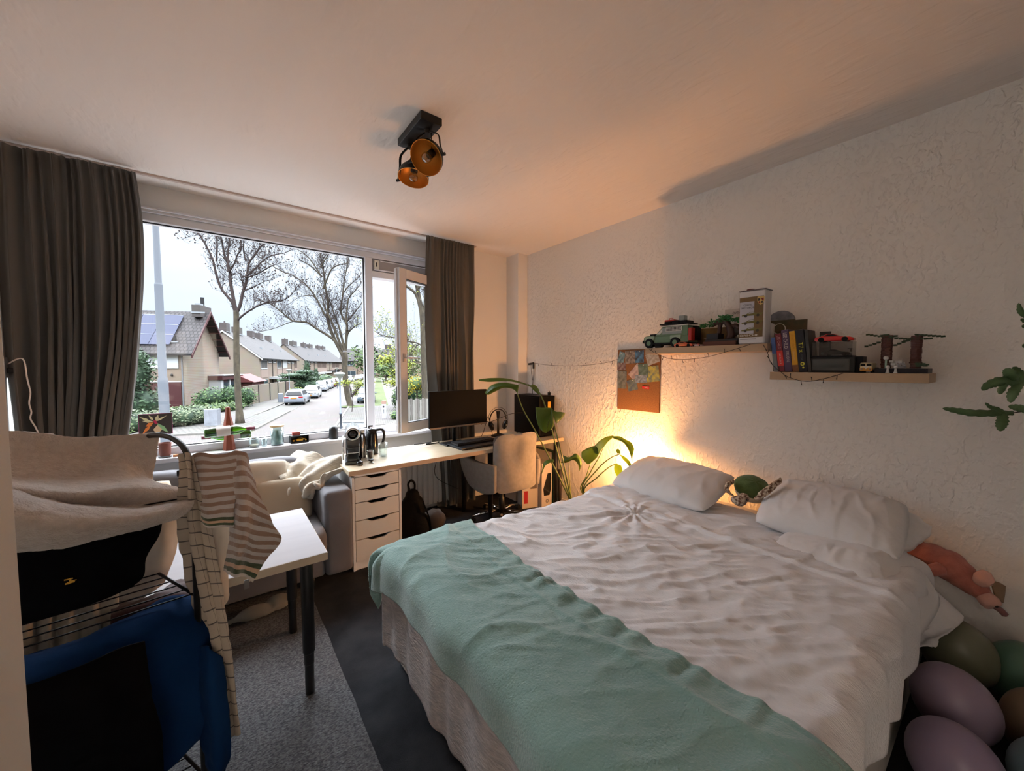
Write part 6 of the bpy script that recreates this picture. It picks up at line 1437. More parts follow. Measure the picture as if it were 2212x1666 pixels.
# green off road brick car
jp = thing('brick_car', 'green off road toy brick car with loaded roof rack on the upper shelf', 'toy car', (2.70,1.575,SU), 0)
M_jg = mat('toy_green', (100,128,96), .35); M_jb = mat('toy_black', (24,24,28), .4); M_jw = mat('toy_white', (206,204,196), .4); M_jr = mat('toy_red', (184,44,34), .4); M_jgrey = mat('toy_grey', (150,158,156), .4)
def Y_(b, a, c, m, nm, par=jp, bev=.002): return MB().box(a, c).build(nm, m, par, bevel=bev)
# nose towards +y (left of the view)
MB().prism([(-.175,.035),(-.175,.085),(.10,.088),(.10,.098),(.17,.092),(.185,.080),(.185,.040)], .13, frame((.065,0,0),(0,1,0),(0,0,1),(1,0,0)) @ Matrix.Translation((0,0,-.13)), 0).build('lower_body', M_jg, jp, bevel=.003)
Y_(0, (-.075,-.175,.026),(.075,.17,.036), M_jb, 'chassis')
for y0,y1 in ((-.12,-.035),(.09,.175)): MB().box((-.072,y0,.060),(.072,y1,.090)).build('wheel_arch', mat('toy_green_light',(150,170,146),.35), jp, bevel=.004)
MB().prism([(-.165,.085),(-.165,.155),(.03,.155),(.085,.098),(.085,.085)], .124, frame((.062,0,0),(0,1,0),(0,0,1),(1,0,0)) @ Matrix.Translation((0,0,-.124)), 0).build('cabin', M_jg, jp, bevel=.002)
MB().box((-.064,-.12,.10),(.064,.03,.145)).build('side_windows', M_jgrey, jp); MB().prism([(.03,.145),(.075,.102),(.05,.102),(.02,.13)],.126,frame((.063,0,0),(0,1,0),(0,0,1),(1,0,0)) @ Matrix.Translation((0,0,-.126))).build('windscreen', M_jw, jp)
MB().box((-.068,-.125,.118),(-.064,.0,.150)).build('ladder_panel', M_jw, jp, bevel=.001); 
lp_ = MB()
for r in range(3):
    for c in range(12): lp_.box((-.069,-.118+c*.0095,.122+r*.0095),(-.068,-.112+c*.0095,.128+r*.0095))
lp_.build('ladder_holes', M_jb, jp)
Y_(0,(-.066,-.168,.155),(.066,.04,.163), M_jw, 'roof'); Y_(0,(-.07,-.17,.168),(.07,.05,.176), M_jb, 'roof_rack')
for y,h in ((-.12,.018),(-.06,.022),(.0,.018)): Y_(0,(-.05,y-.03,.176),(.05,y+.025,.176+h), M_jb, 'luggage', jp, .005)
Y_(0,(-.03,-.045,.196),(.03,.035,.208), M_jr, 'red_crate', jp, .003); MB().tube([(0,-.015,.208),(0,-.015,.222),(0,.01,.222),(0,.01,.208)],.002,6).build('crate_handle', M_jr, jp)
Y_(0,(-.025,-.115,.196),(.025,-.075,.232), M_jgrey, 'grey_crate', jp, .003)
Y_(0,(-.05,.03,.095),(.05,.14,.108), M_jb, 'bonnet_box', jp, .003); Y_(0,(-.066,.178,.040),(.066,.196,.062), M_jb, 'bumper', jp, .003); Y_(0,(-.03,.186,.046),(.03,.205,.062), M_jr, 'winch', jp, .003)
Y_(0,(-.068,-.196,.045),(-.02,-.172,.135), M_jr, 'jerrycan', jp, .003); Y_(0,(-.01,-.2,.05),(.06,-.172,.15), M_jb, 'spare_wheel', jp, .004)
for y in (-.078,.132):
    for s in (-1,1):
        w_ = MB().tube([(s*.045,y,.037),(s*.078,y,.037)],.037,20).build('wheel', M_jb, jp, bevel=.003); MB().tube([(s*.070,y,.037),(s*.080,y,.037)],.018,12).build('hub', M_jg, w_)
def tcar(nm, label, m, y, x, L_, z, low=True, ry=PI/2, cat='toy car'):
    t = thing(nm, label, cat, (x,y,z), ry); mini_car(t, m, L_, 0, 0, 0, low); return t
M_flame = mat('toy_flame', (214,74,48), .3, coat=.5, var=(40,(226,130,60),.8,1))
tcar('toy_car', 'small orange red flame painted toy car at the front of the upper shelf', M_flame, 1.42, 2.622, .135, SU)
tcar('toy_car', 'tiny red and white toy car right of the flame painted one', mat('toy_redwhite',(190,60,60),.3,var=(60,(200,190,190),.9,0)), 1.325, 2.615, .07, SU)
tag(MB().box((2.63,1.09,SU),(2.69,1.30,SU+.030)).build('wooden_plinth', mat('reddish_wood',(92,54,42),.6), bevel=.004), 'reddish brown low wooden plinth on the upper shelf', 'plinth')
# bonsai like brick tree in front of a brown print
bt_ = thing('brick_tree', 'brick built tree with green leaves and a D shaped gap on a black base', 'toy tree', (2.70,1.19,SU))
M_tbr = mat('brick_brown', (62,38,32), .45); M_leafb = mat('brick_green', (36,120,52), .4); M_bk2 = mat('brick_black', (22,22,26), .4)
b = MB(); b.box((-.045,-.105,0),(.045,.105,.045)); b.box((-.04,.02,.045),(.04,.10,.085)); b.build('base', M_bk2, bt_, bevel=.002)
b = MB(); b.tube(spline([(0,-.03,.04),(0,-.045,.08),(0,-.03,.13),(0,.0,.165),(0,.05,.155),(0,.085,.14)],5),[.026]*10+[.020]*10+[.012]*6,8); b.tube(spline([(0,.05,.045),(0,.032,.09),(0,.030,.13),(0,.02,.16)],4),.014,8); b.tube(spline([(0,-.035,.12),(0,-.07,.13),(0,-.095,.11)],4),.014,8); b.build('trunk', M_tbr, bt_, smooth=True)
MB().ball((.02,-.07,.10),(.03,.04,.04),10,8).build('rock', mat('brick_darkgrey',(64,60,56),.6), bt_)
R = random.Random(5); b = MB()
def brick_leaves(b, c, r, n, s):
    for _ in range(n):
        p = Vector((c[0]+R.uniform(-1,1)*r[0], c[1]+R.uniform(-1,1)*r[1], c[2]+R.uniform(-1,1)*r[2])); a = R.uniform(0,PI)
        b.cbox((0,0,0),(s*R.uniform(1,2.2),s*.55,s*.35), Matrix.Translation(p) @ Matrix.Rotation(a,4,'Z') @ Matrix.Rotation(R.uniform(-.5,.5),4,'Y'))
for c,r,n in (((0,.11,.145),(.03,.045,.010),50),((0,.05,.170),(.035,.045,.012),60),((0,.0,.190),(.035,.04,.014),60),((0,-.05,.172),(.035,.045,.010),50),((0,-.10,.155),(.02,.03,.008),25)): brick_leaves(b, c, r, n, .011)
b.build('leaves', M_leafb, bt_)
bp_ = thing('print_card', 'brown landscape print with pale letters leaning behind the brick tree', 'print', (0,0,0))
MB().box((2.80,1.16,SU),(2.806,1.47,SU+.135)).build('card', mat('print_brown',(98,76,52),.6,var=(9,(150,126,76),.9,3)), bp_); wtext('To', .05, 'lettering', M_canlt, bp_, 2.7985, 1.345, SU+.045)
sg = thing('text_sign', 'white sign card with black capital letters partly hidden by the oil can', 'sign', (0,0,0))
MB().box((2.815,1.03,SU),(2.819,1.24,SU+.255)).build('card', mat('sign_white',(200,194,188),.6), sg); wtext('OVEN IS', .024, 'lettering', M_ink, sg, 2.8142, 1.155, SU+.226, .8); wtext('ART', .062, 'lettering', M_ink, sg, 2.8142, 1.135, SU+.175, .72)
# behind the can: landscape photo with curved top
ls = thing('landscape_photo', 'green and brown landscape photo with rounded cloud top behind the books', 'photo', (2.80,.845,SLo))
pts = [(-.085,0),(.085,0),(.085,.315)]+[(.02,.315)]+[(-.03+.075*math.cos(a)-.02,.315+.062*math.sin(a)) for a in [PI*i/12 for i in range(13)]]+[(-.085,.30)]
MB().prism(pts, .004, frame((0,0,0), WX, WY, WZ)).build('photo_card', mat('photo_land',(50,58,34),.5,var=(14,(96,78,52),1.0,4)), ls)
MB().prism([(-.05+.072*math.cos(a),.32+.058*math.sin(a)) for a in [PI*i/12 for i in range(13)]], .001, frame((-.0045,0,0), WX, WY, WZ)).build('photo_sky', mat('photo_sky',(140,142,150),.5,var=(20,(90,92,104),.9,3)), ls)
cd = MB(); cd.lathe([(.030,0),(.033,0),(.033,.003),(.030,.003)],n=28,T=frame((2.74,.885,SLo+.262), WX, WY, WZ)); tag(cd.build('glass_disc_rim', M_canlt), 'pale ring ornament half hidden behind the oil can', 'ring')
# books leaning to the left
def book(label, y0, th, h, col, w_=.13, x=2.625, lean=.115, extra=None):
    t = thing('book', label, 'book', (x,y0,SLo)); t.rotation_euler = (-lean,0,0)    # lean towards +y
    T = None
    MB().box((0,-th,0),(w_,0,h)).build('cover', mat('book_%d_%d_%d'%col, col, .5), t, bevel=.0015)
    MB().box((.003,-th+.002,h-.002),(w_-.001,-.002,h+.0006)).build('pages', M_wlabel, t)
    if extra: extra(t, th, h)
    return t
def bt(t, s, size, col, y, z, sx=1): text(s, size, 'lettering', mat('ink_%d_%d_%d'%col, col, .5), t, frame((-.0008,y,z), (0,0,-1), WX, WZ), .0003, sx=sx)
M_bl = (176,60,60)
def e_blue(t,th,h):
    MB().box((-.0008,-th,.0),(0,0,h*.52)).build('lower_spine', M_hwhite, t); MB().box((-.0014,-th*.7,.012),(-.0008,-th*.3,.034)).build('spine_mark', mat('ink_blue',(96,100,130),.5), t)
def e_red(t,th,h):
    MB().box((-.0008,-th,.035),(0,0,h*.55)).build('red_band', mat('book_band',(206,54,46),.5), t); bt(t,'LEE CHILD',.020,(190,140,140),-th/2,h*.77,.85); 
    text('NO PLAN B', .012, 'lettering', mat('ink_white',(226,214,208),.5), t, frame((-.0018,-th/2,h*.34), (0,0,-1), WX, WZ), .0003)
def e_pur(t,th,h): bt(t,'LEE CHILD',.027,(206,196,190),-th*.45,h*.74,.74); bt(t,'TERUGVAL',.019,(206,196,190),-th*.55,h*.36,.72)
def e_yel(t,th,h):
    MB().box((-.0009,-th*.72,h*.55),(-.0003,-th*.28,h*.93)).build('faded_lettering', mat('ink_ochre',(184,130,36),.6,var=(260,(206,152,40),1.0,1)), t); MB().box((-.0009,-th*.66,h*.28),(-.0003,-th*.34,h*.52)).build('faded_lettering', mat('ink_pale',(206,160,100),.6,var=(260,(204,150,40),1.0,1)), t); MB().box((-.0008,-th,0),(0,0,.04)).build('lower_spine', mat('book_brown',(120,76,40),.5), t)
def e_blk(t,th,h):
    bt(t,'T7 x',.030,(214,206,60),-th/2,h*.58,1); MB().box((-.0009,-th*.6,h*.27),(-.0003,-th*.42,h*.42)).build('faded_lettering', mat('ink_slate',(70,74,80),.6,var=(300,(24,26,36),1.0,1)), t)
    MB().lathe([(.005,0),(.010,0),(.010,.0008),(.005,.0008)],n=20,T=frame((-.0004,-th*.5,.045), WX, WY, WZ)).build('ring_mark', mat('ink_lime',(206,200,70),.5), t); MB().lathe([(0,0),(.005,0),(.005,.0008),(0,.0008)],n=14,T=frame((-.0004,-th*.55,.024), WX, WY, WZ)).build('dot_mark', MATS['ink_lime'], t)
book('thin blue and white book, leftmost of the leaning books', .868, .022, .205, (70,96,150), extra=e_blue)
book('dark red crime paperback with bright red band on its spine', .844, .031, .225, (112,34,44), extra=e_red)
book('thick purple crime paperback with large white author letters', .811, .036, .245, (78,58,86), extra=e_pur)
book('yellow orange spined paperback between purple and black books', .773, .028, .235, (204,150,34), extra=e_yel)
book('black spined book with yellow marks', .743, .040, .240, (22,24,34), extra=e_blk)
book('dark grey spined book, rightmost of the leaning books', .701, .016, .238, (56,56,54), lean=.105)
dv = thing('portrait_card', 'dark card with a grey portrait standing behind the red toy car', 'card', (2.72,.68,SLo)); MB().box((0,-.05,0),(.012,.0,.228)).build('card', mat('card_dark',(44,42,40),.5), dv, bevel=.001)
MB().box((-.001,-.045,.14),(0,-.006,.21)).build('portrait_ground', mat('card_grey',(112,106,100),.6), dv); MB().ball((-.001,-.026,.17),(.001,.013,.020),12,8).build('portrait', mat('card_face',(84,66,56),.6), dv)
# display boxes and cars
db = thing('display_case', 'dark boxed model car with clear window, lowest on the lower shelf', 'display case', (2.63,.705,SLo))
MB().box((0,-.20,0),(.09,0,.082)).build('box', mat('box_dark',(42,44,44),.4), db, bevel=.002); MB().box((-.0015,-.180,.012),(0,-.022,.072)).build('box_window', mat('box_window',(72,74,72),.2,coat=.4), db)
pr = [(-.06,.02),(-.058,.030),(-.02,.046),(.02,.046),(.055,.032),(.06,.020)]; MB().prism(pr, .0008, frame((-.0018,-.10,.004), WX, WY, WZ)).build('box_picture', mat('box_car',(52,56,54),.4), db)
tag(MB().box((2.64,.475,SLo),(2.72,.503,SLo+.085)).build('black_case', M_jb, bevel=.002), 'narrow black case beside the dark display box', 'case')
ac = thing('acrylic_case', 'clear acrylic case with black base on top of the dark box', 'display case', (2.63,.69,SLo+.083))
MB().box((0,-.175,0),(.08,0,.008)).build('case_base', M_jb, ac, bevel=.001); MB().box((.002,-.173,.008),(.078,-.002,.082)).build('case_cover', M_acr, ac)
bc = tcar('toy_car', 'black racing toy car with rear wing inside the clear case', mat('toy_blackgreen',(34,40,38),.3,coat=.5), .59, 2.67, .125, SLo+.0915)
MB().box((-.068,-.022,.034),(-.050,.022,.037)).build('rear_wing', M_jb, bc)
MB().box((-.062,-.002,.02),(-.058,.002,.034)).build('wing_post', M_jb, bc)
tcar('toy_car', 'bright red sports toy car on top of the clear case', mat('toy_redcar',(196,34,32),.25,coat=.7), .60, 2.67, .165, SLo+.1655)
vn = thing('toy_van', 'cream and orange toy camper van facing the room on the lower shelf', 'toy car', (2.66,.46,SLo), PI)
MB().box((-.07,-.024,.012),(.035,.024,.052)).build('van_body', mat('van_cream',(206,190,146),.35), vn, bevel=.007, seg=3)
MB().box((-.0705,-.0245,.008),(.036,.0245,.028)).build('van_skirt', mat('van_orange',(196,140,66),.35), vn, bevel=.005)
for y in (-.012,.012): MB().box((.034,y-.009,.036),(.0362,y+.009,.047)).build('van_window', M_dark, vn)
for y in (-.016,.016): MB().ball((.035,y,.020),.004,8,6).build('van_headlight', M_hwhite, vn)
MB().prism([(-.012,.0),(.012,0),(0,-.016)],.001,frame((.036,0,.035),(0,1,0),(0,0,1),(1,0,0))).build('van_emblem', M_jw, vn)
for x in (-.045,.02):
    for s in (-1,1): MB().tube([(x,s*.016,.010),(x,s*.025,.010)],.010,12).build('wheel', M_jb, vn)
# brick forest: generic brick model with two trees
def brick_tree(label, y, h, fr, seed):
    t = thing('brick_tree', label, 'toy tree', (2.72,y,SLo+.024)); R2 = random.Random(seed)
    b = MB(); 
    for k in range(int(h/.008)): 
        r = .021+R2.uniform(-.0015,.002); b.lathe([(0,k*.008),(r,k*.008),(r,k*.008+.0075),(0,k*.008+.0075)],n=8,T=Matrix.Rotation(R2.random(),4,'Z'))
    b.build('trunk', mat('brick_trunk',(84,44,36),.5), t)
    b = MB()
    for (dy,dz,l_) in fr:
        n = max(4,int(abs(l_)/.012)); 
        for k in range(n):
            f = k/(n-1); p = (R2.uniform(-.008,.008), f*l_, h-.012+dz*f+dy); w = .016*(1-.6*f)
            b.cbox(p,(w*1.6,.014,.005)); b.cbox((p[0]+w,p[1]+.004,p[2]-.004),(.010,.008,.004)); b.cbox((p[0]-w,p[1]-.004,p[2]-.004),(.010,.008,.004))
    b.build('leaves', mat('brick_foliage',(50,74,50),.5), t); return t
tb1 = tag(MB().box((2.64,.245,SLo),(2.80,.43,SLo+.023)).build('toy_platform', mat('brick_navy',(26,26,38),.5), bevel=.001), 'dark stepped brick base at the right end of the lower shelf', 'toy base')
brick_tree('left brown brick tree with flat green leaf arms on the lower shelf', .40, .170, [(0,.02,.075),(-.012,-.03,.08),(0,-.012,-.08),(.006,.0,-.03),(.012,0,.02)], 3)
brick_tree('right brown brick tree with flat green leaf arms on the lower shelf', .295, .165, [(0,-.035,.075),(.012,-.012,-.085),(.004,-.02,.04),(-.008,0,-.045)], 8)
M_bw = mat('brick_white', (206,206,204), .4)
R3 = random.Random(11)
def lump(label, y, z, s, m, x=2.66, n=6, nm='brick_piece'):
    b = MB()
    for k in range(n): b.cbox((x+R3.uniform(-1,1)*s*.6, y+R3.uniform(-1,1)*s, z+s*.3+R3.uniform(0,1)*s*1.1),(s*.7,s*R3.uniform(.4,.9),s*R3.uniform(.3,.6)))
    return tag(b.build(nm, m, bevel=.0008), label, 'toy bricks')
lump('white brick cluster between the two brick trees', .352, SLo+.03, .020, M_bw, 2.67, 12)
lump('grey white brick speeder shaped cluster at the front of the dark base', .335, SLo+.023, .016, mat('brick_grey',(150,154,160),.4), 2.645, 10)
lump('dark green and black brick cluster behind the toy van', .435, SLo+.0, .018, mat('brick_olive',(52,58,40),.5), 2.70, 12)
lump('mixed green brick cluster at the foot of the right brick tree', .268, SLo+.024, .018, mat('brick_leaf',(60,84,60),.5), 2.67, 12)
for k,(y,lb) in enumerate(((.378,'left plain white peg piece standing at the shelf front'),(.350,'right plain white peg piece standing at the shelf front'))):
    t = thing('peg_piece', lb, 'toy bricks', (2.615,y,SLo)); MB().box((-.006,-.007,0),(.006,.007,.006)).build('foot', M_bw, t, bevel=.001); MB().cyl((0,0,.006),(0,0,.024),.005,.004,10).build('post', M_bw, t); MB().lathe([(0,.024),(.007,.024),(.008,.032),(.004,.038),(0,.038)],n=12).build('cap', M_bw, t, smooth=True)
wb = thing('toy_mushroom', 'small white round topped piece beside the left brick tree', 'toy bricks', (2.66,.392,SLo+.023)); MB().ball((0,0,.052),(.011,.011,.010),12,8).build('knob_top', M_bw, wb, smooth=True); MB().cyl((0,0,0),(0,0,.046),.004,.004,8).build('stem', mat('brick_mint',(150,180,164),.4), wb)

# ---------------------------------------------------------------- cork board with photos
cb = thing('cork_board', 'rectangular cork pin board on the textured wall left of the shelves', 'pin board', (XR-.012,1.943,1.340))
MB().box((0,-.206,-.25),(.012,.206,.275)).build('cork', mat('cork',(140,98,60),.9,bump=(300,.6,.002),var=(160,(112,76,46),.8,2)), cb, bevel=.002)
def ph(label, cx, cy, w_, h_, rot, c1, c2, sc=60, name='photo'):
    """cx,cy,w,h in board units of 1/1000 of the board width, from its upper left"""
    y = 2.149-(cx-60)/980*.412; z = 1.615-(cy-150)/1335*.525
    t = thing(name, label, 'photo', (XR-.0135-.0004*(len(PH)%4), y, z)); PH.append(t)
    c,q = math.cos(rot), math.sin(rot); w_ = w_/980*.412; h_ = h_/1335*.525
    MB().cbox((0,0,0),(w_,h_,.0006), frame((0,0,0), WX*c+WY*q, WY*c-WX*q, WZ)).build('print', mat('photo_%d'%len(PH), c1, .4, var=(sc*.6,c2,.75,3)), t)
    MB().lathe([(0,0),(.004,0),(.003,.004),(0,.005)],n=10,T=frame((-.0008,0,h_*.42), WX, WY, WZ)).build('pin', M_canlt, t); return t
PH = []
ph('photo of a pale blue can at the board top left corner',150,350,150,300,-.25,(120,156,170),(60,72,80)); ph('reddish dark photo under the blue can photo',160,520,210,160,.0,(96,60,56),(150,140,136))
ph('dark crowd photo near the board top centre left',370,320,250,280,.05,(90,80,70),(160,150,140),80); ph('photo with a blue shirted back at the board top centre',590,310,200,270,.02,(44,44,46),(84,140,190),45)
ph('grey map like print tilted at the board top right',880,350,270,240,.32,(140,136,122),(180,184,190),70); ph('pale ticket with round stamps tilted in the board middle',500,640,180,340,-.75,(186,170,168),(130,110,114),50)
ph('dark green photo behind the pale ticket',680,620,220,300,.1,(70,92,76),(110,130,120)); ph('pale blue group photo below the green photo',630,790,270,170,.05,(140,156,176),(80,84,88),90)
ph('bright climbing photo in yellow and teal at the right side',880,680,300,330,.12,(176,170,70),(50,90,110),55); ph('tall grey street photo at the lower left of the photos',180,820,220,400,.0,(124,126,120),(60,70,60),50)
ph('tilted landscape photo, lowest of the pinned photos',430,930,230,240,.25,(110,120,110),(60,74,100),50)
tg_ = thing('sale_tag', 'small red tag reading sale pinned below the photos', 'tag', (XR-.0145,1.862,1.292))
MB().cbox((0,0,0),(.001,.066,.022), Matrix.Rotation(.05,4,'X')).build('tag_card', mat('tag_red',(196,26,32),.5), tg_); text('SALE', .018, 'lettering', M_canlt, tg_, frame((-.001,-.008,0), WX, WY, WZ), .0003)

# ---------------------------------------------------------------- string lights
sl_ = thing('string_lights', 'dark string of tiny lights looping from the corner under both shelves', 'string lights', (0,0,0))
paths = [[(2.83,3.30,1.505),(2.828,3.0,1.478),(2.828,2.6,1.475),(2.828,2.3,1.50),(2.828,2.15,1.53)],
 [(2.588,1.68,1.600),(2.586,1.62,1.565),(2.584,1.52,1.528),(2.584,1.40,1.518),(2.584,1.25,1.532),(2.584,1.10,1.57),(2.586,.985,1.605)],
 [(2.586,.915,1.60),(2.584,.89,1.55),(2.584,.87,1.49),(2.584,.82,1.44),(2.584,.78,1.41),(2.584,.70,1.388),(2.584,.62,1.405),(2.586,.54,1.436)]]
for pth in paths:
    sp = spline(pth, 8); b = MB(); b.tube(sp, .0016, 5); w_ = b.build('wire', M_cord, sl_, smooth=True); R4 = random.Random(len(sp))
    for i in range(3, len(sp)-1, 5):
        p = sp[i]; d = Vector((-.004, R4.uniform(-.6,.6), R4.choice((-1,1)))).normalized()*.024
        MB().tube([p, p+d*.6, p+d],[.0016,.0016,.0028],5).build('bulb', M_cord, w_)
ad = thing('light_controller', 'black control box of the string lights fixed to the wall corner', 'controller', (2.825,3.31,1.50)); MB().cbox((0,.03,.0),(.018,.085,.022), Matrix.Rotation(-.12,4,'X')).build('controller_box', M_black, ad, bevel=.003); MB().cbox((0,-.012,-.035),(.016,.02,.05)).build('connector', M_black, ad, bevel=.004)
cord('controller_cable', 'thin cables running down the wall behind the computer tower', [(2.828,3.30,1.47),(2.828,3.295,1.38),(2.828,3.31,1.30),(2.828,3.32,1.10),(2.828,3.32,.80)], .003)
cord('controller_cable', 'second thin cable hanging beside the controller connector', [(2.828,3.345,1.49),(2.828,3.34,1.40),(2.828,3.32,1.34),(2.828,3.315,1.31)], .002)

# ---------------------------------------------------------------- ceiling lamp
cl_ = thing('ceiling_lamp', 'black ceiling spotlight with two round gold lined heads', 'ceiling lamp', (.888,1.98,ZC))
MB().box((-.058,-.155,-.038),(.058,.155,0)).build('ceiling_plate', M_black, cl_, bevel=.003)
M_shade = mat('shade_black', (26,24,22), .4); M_gold = mat('gold_leaf', (214,146,62), .42, .5, bump=(60,.4,.002)); M_bulb = thin_glass('bulb_glass', (240,236,226), .10)
co = Vector((.888,1.98,ZC))
def head(c, n, pivot0):
    c = Vector(c)-co; n = Vector(n).normalized(); s = n.cross(Vector((0,0,1))).normalized(); u = s.cross(n); r = .088
    T = frame(c, s, u, n); prof_o = [(.0,-r*.98)]+[(r*math.sin(a), -r*math.cos(a)*.98) for a in [PI/2*i/10 for i in range(1,11)]]+[(r*1.0,.004)]
    b = MB(); b.lathe(prof_o, n=36, T=T); sh_ = b.build('spot_shade', M_shade, cl_, smooth=True)
    b = MB(); b.lathe([(x*.965, z*.96+.002) for x,z in prof_o]+[(r*1.0,.004)], n=36, T=T); b.build('gold_lining', M_gold, sh_, smooth=True)
    MB().lathe([(0,-r*.9),(.020,-r*.9),(.020,-r*.45),(0,-r*.45)], n=18, T=T).build('bulb_socket', M_black, sh_, smooth=True)
    MB().lathe([(.008,-r*.45),(.014,-r*.36),(.027,-r*.08),(.026,r*.06),(.014,r*.20),(0,r*.24)], n=20, T=T).build('bulb', M_bulb, sh_, smooth=True)
    p0 = Vector(pivot0)-co; e1 = c+s*(r+.012); e2 = c-s*(r+.012); top = Vector((p0.x,p0.y,-.045))
    for e in (e1,e2):
        MB().tube(spline([top, top.lerp(e,.30)+Vector((0,0,.012))+(e-c)*.35, top.lerp(e,.62)+(e-c)*.18, e],6),.0075,8,flat=.4).build('bracket', M_black, cl_, smooth=True)
        MB().cyl(e-(e-c).normalized()*.012, e+(e-c).normalized()*.012,.008,.008,10).build('pivot_screw', M_black, cl_)
    MB().cyl(top+Vector((0,0,.01)), top-Vector((0,0,.01)),.018,.012,14).build('swivel', M_black, cl_)
    MB().tube(spline([top+Vector((.02,0,0)), top.lerp(c,.4)+Vector((.03,.01,0)), c-n*r*1.0],6),.0028,6).build('lamp_wire', M_cord, cl_, smooth=True)
tocam = (Vector((0,0,1.476))-Vector((.9,1.95,2.45))).normalized(); lf = -CR
head((0.895,1.907,2.558), tocam*.80+lf*.42+Vector((0,0,-.38)), (.90,1.90,2.70)); head((0.930,2.158,2.562), tocam*.25+Vector((0,0,-.93))+lf*.12, (.88,2.08,2.70))

# ---------------------------------------------------------------- indoor plants
M_lf = mat('strelitzia_leaf', (58,86,34), .38, var=(5,(84,112,44),.9,2))
_n = M_lf.node_tree; _b = _n.nodes['Principled BSDF']; _t = _n.nodes.new('ShaderNodeBsdfTranslucent'); _t.inputs[0].default_value = (.32,.42,.03,1); _m = _n.nodes.new('ShaderNodeMixShader'); _m.inputs[0].default_value = .38
_n.links.new(_b.outputs[0], _m.inputs[1]); _n.links.new(_t.outputs[0], _m.inputs[2]); _n.links.new(_m.outputs[0], _n.nodes['Material Output'].inputs[0])
M_st_ = mat('plant_stem', (92,104,52), .5)
def sleaf(t, base, tip, w_, droop, up=(0,0,1), fold=.25, n=16):
    base = Vector(base); tip = Vector(tip); ax_ = tip-base; s = ax_.cross(Vector(up)).normalized(); nn = s.cross(ax_).normalized(); L_ = ax_.length
    b = MB()
    def f(u, v):
        x = 2*v-1; wd = w_*(math.sin(PI*min(1,u*.97+.03)**.75))**.8; p = base+ax_*u+Vector((0,0,-droop*L_*(u*u)+droop*L_*.5*u*0)); return tuple(p+s*x*wd+nn*(abs(x)*fold*wd+.004*math.sin(u*40)*abs(x)))
    b.grid(f, n, 8); l = b.build('leaf', M_lf, t, smooth=True, solid=.0015)
    MB().tube([base+ax_*u+Vector((0,0,-droop*L_*(u*u)+.0015)) for u in [i/8 for i in range(9)]],[.0028*(1-.8*i/8) for i in range(9)],6).build('midrib', mat('leaf_rib',(140,156,90),.4), l, smooth=True)
def stem(t, pts, r=.006): MB().tube(spline(pts,6), [lerp(r*1.3,r*.7,i/((len(pts)-1)*6)) for i in range((len(pts)-1)*6+1)], 8).build('stem', M_st_, t, smooth=True)
def pot(t, r, h, m): MB().lathe([(0,0),(r*.75,0),(r,h),(r*.94,h),(r*.7,.02),(0,.02)],n=28).build('pot', m, t, smooth=True); MB().lathe([(0,h-.03),(r*.93,h-.03),(r*.93,h-.025),(0,h-.025)],n=24).build('soil', MATS['soil'], t)
P1 = Vector((2.40,2.24,0)); sp1 = thing('strelitzia', 'tall bird of paradise plant with arching leaves between desk and bed', 'plant', P1); pot(sp1, .13, .24, M_terra)
def R_(v): return Vector(v)-P1
stem(sp1, [(0,0,.2),R_((2.326,2.287,0.408)),R_((2.227,2.339,0.633)),R_((2.126,2.433,0.896)),R_((2.058,2.536,1.100)),R_((2.034,2.589,1.237))]); stem(sp1, [(.01,0,.2),R_((2.324,2.263,0.414)),R_((2.229,2.280,0.723)),R_((2.150,2.311,1.037)),R_((2.096,2.366,1.247)),R_((2.045,2.460,1.321))])
stem(sp1, [(.01,.01,.2),R_((2.293,2.212,0.434)),R_((2.185,2.188,0.728)),R_((2.113,2.195,0.961)),R_((2.068,2.202,1.111))]); stem(sp1, [(0,.01,.2),R_((2.371,2.276,0.401)),R_((2.370,2.288,0.560)),R_((2.404,2.333,0.688))], .004)
def pleaf(t, P0, rows): # explicit leaf sheet
    l = patch('leaf', [[Vector(p)-P0 for p in r] for r in rows], 20, 14, M_lf, t, thick=.0015); return l
pleaf(sp1, P1, [[(1.855,2.922,1.351),(1.925,2.832,1.364),(2.004,2.696,1.362),(2.065,2.546,1.329),(2.101,2.466,1.296)],[(1.842,2.893,1.339),(1.901,2.797,1.333),(1.979,2.663,1.343),(2.046,2.522,1.319),(2.088,2.450,1.289)]])
pleaf(sp1, P1, [[(2.102,2.467,1.319),(2.113,2.432,1.305),(2.117,2.402,1.275),(2.106,2.383,1.245)],[(2.063,2.445,1.306),(2.067,2.415,1.276),(2.078,2.392,1.254),(2.087,2.372,1.239)]])
pleaf(sp1, P1, [[(1.870,2.840,1.238),(1.907,2.791,1.304),(1.959,2.703,1.326),(1.998,2.622,1.320),(2.027,2.561,1.310)],[(1.854,2.801,1.224),(1.890,2.739,1.275),(1.938,2.667,1.300),(1.982,2.594,1.294),(2.020,2.553,1.287)],[(1.885,2.803,1.219),(1.920,2.753,1.249),(1.961,2.685,1.283),(2.006,2.612,1.273),(2.024,2.571,1.238)]])
pleaf(sp1, P1, [[(1.993,2.299,1.145),(2.024,2.250,1.143),(2.072,2.201,1.144)],[(1.948,2.241,1.087),(1.981,2.203,1.082),(2.051,2.189,1.092)],[(1.942,2.217,1.029),(1.966,2.186,1.020),(2.021,2.182,1.037)],[(1.960,2.200,0.983),(1.970,2.179,0.970),(2.003,2.179,0.967)],[(1.989,2.189,0.960),(1.988,2.177,0.958),(1.996,2.171,0.958)]])
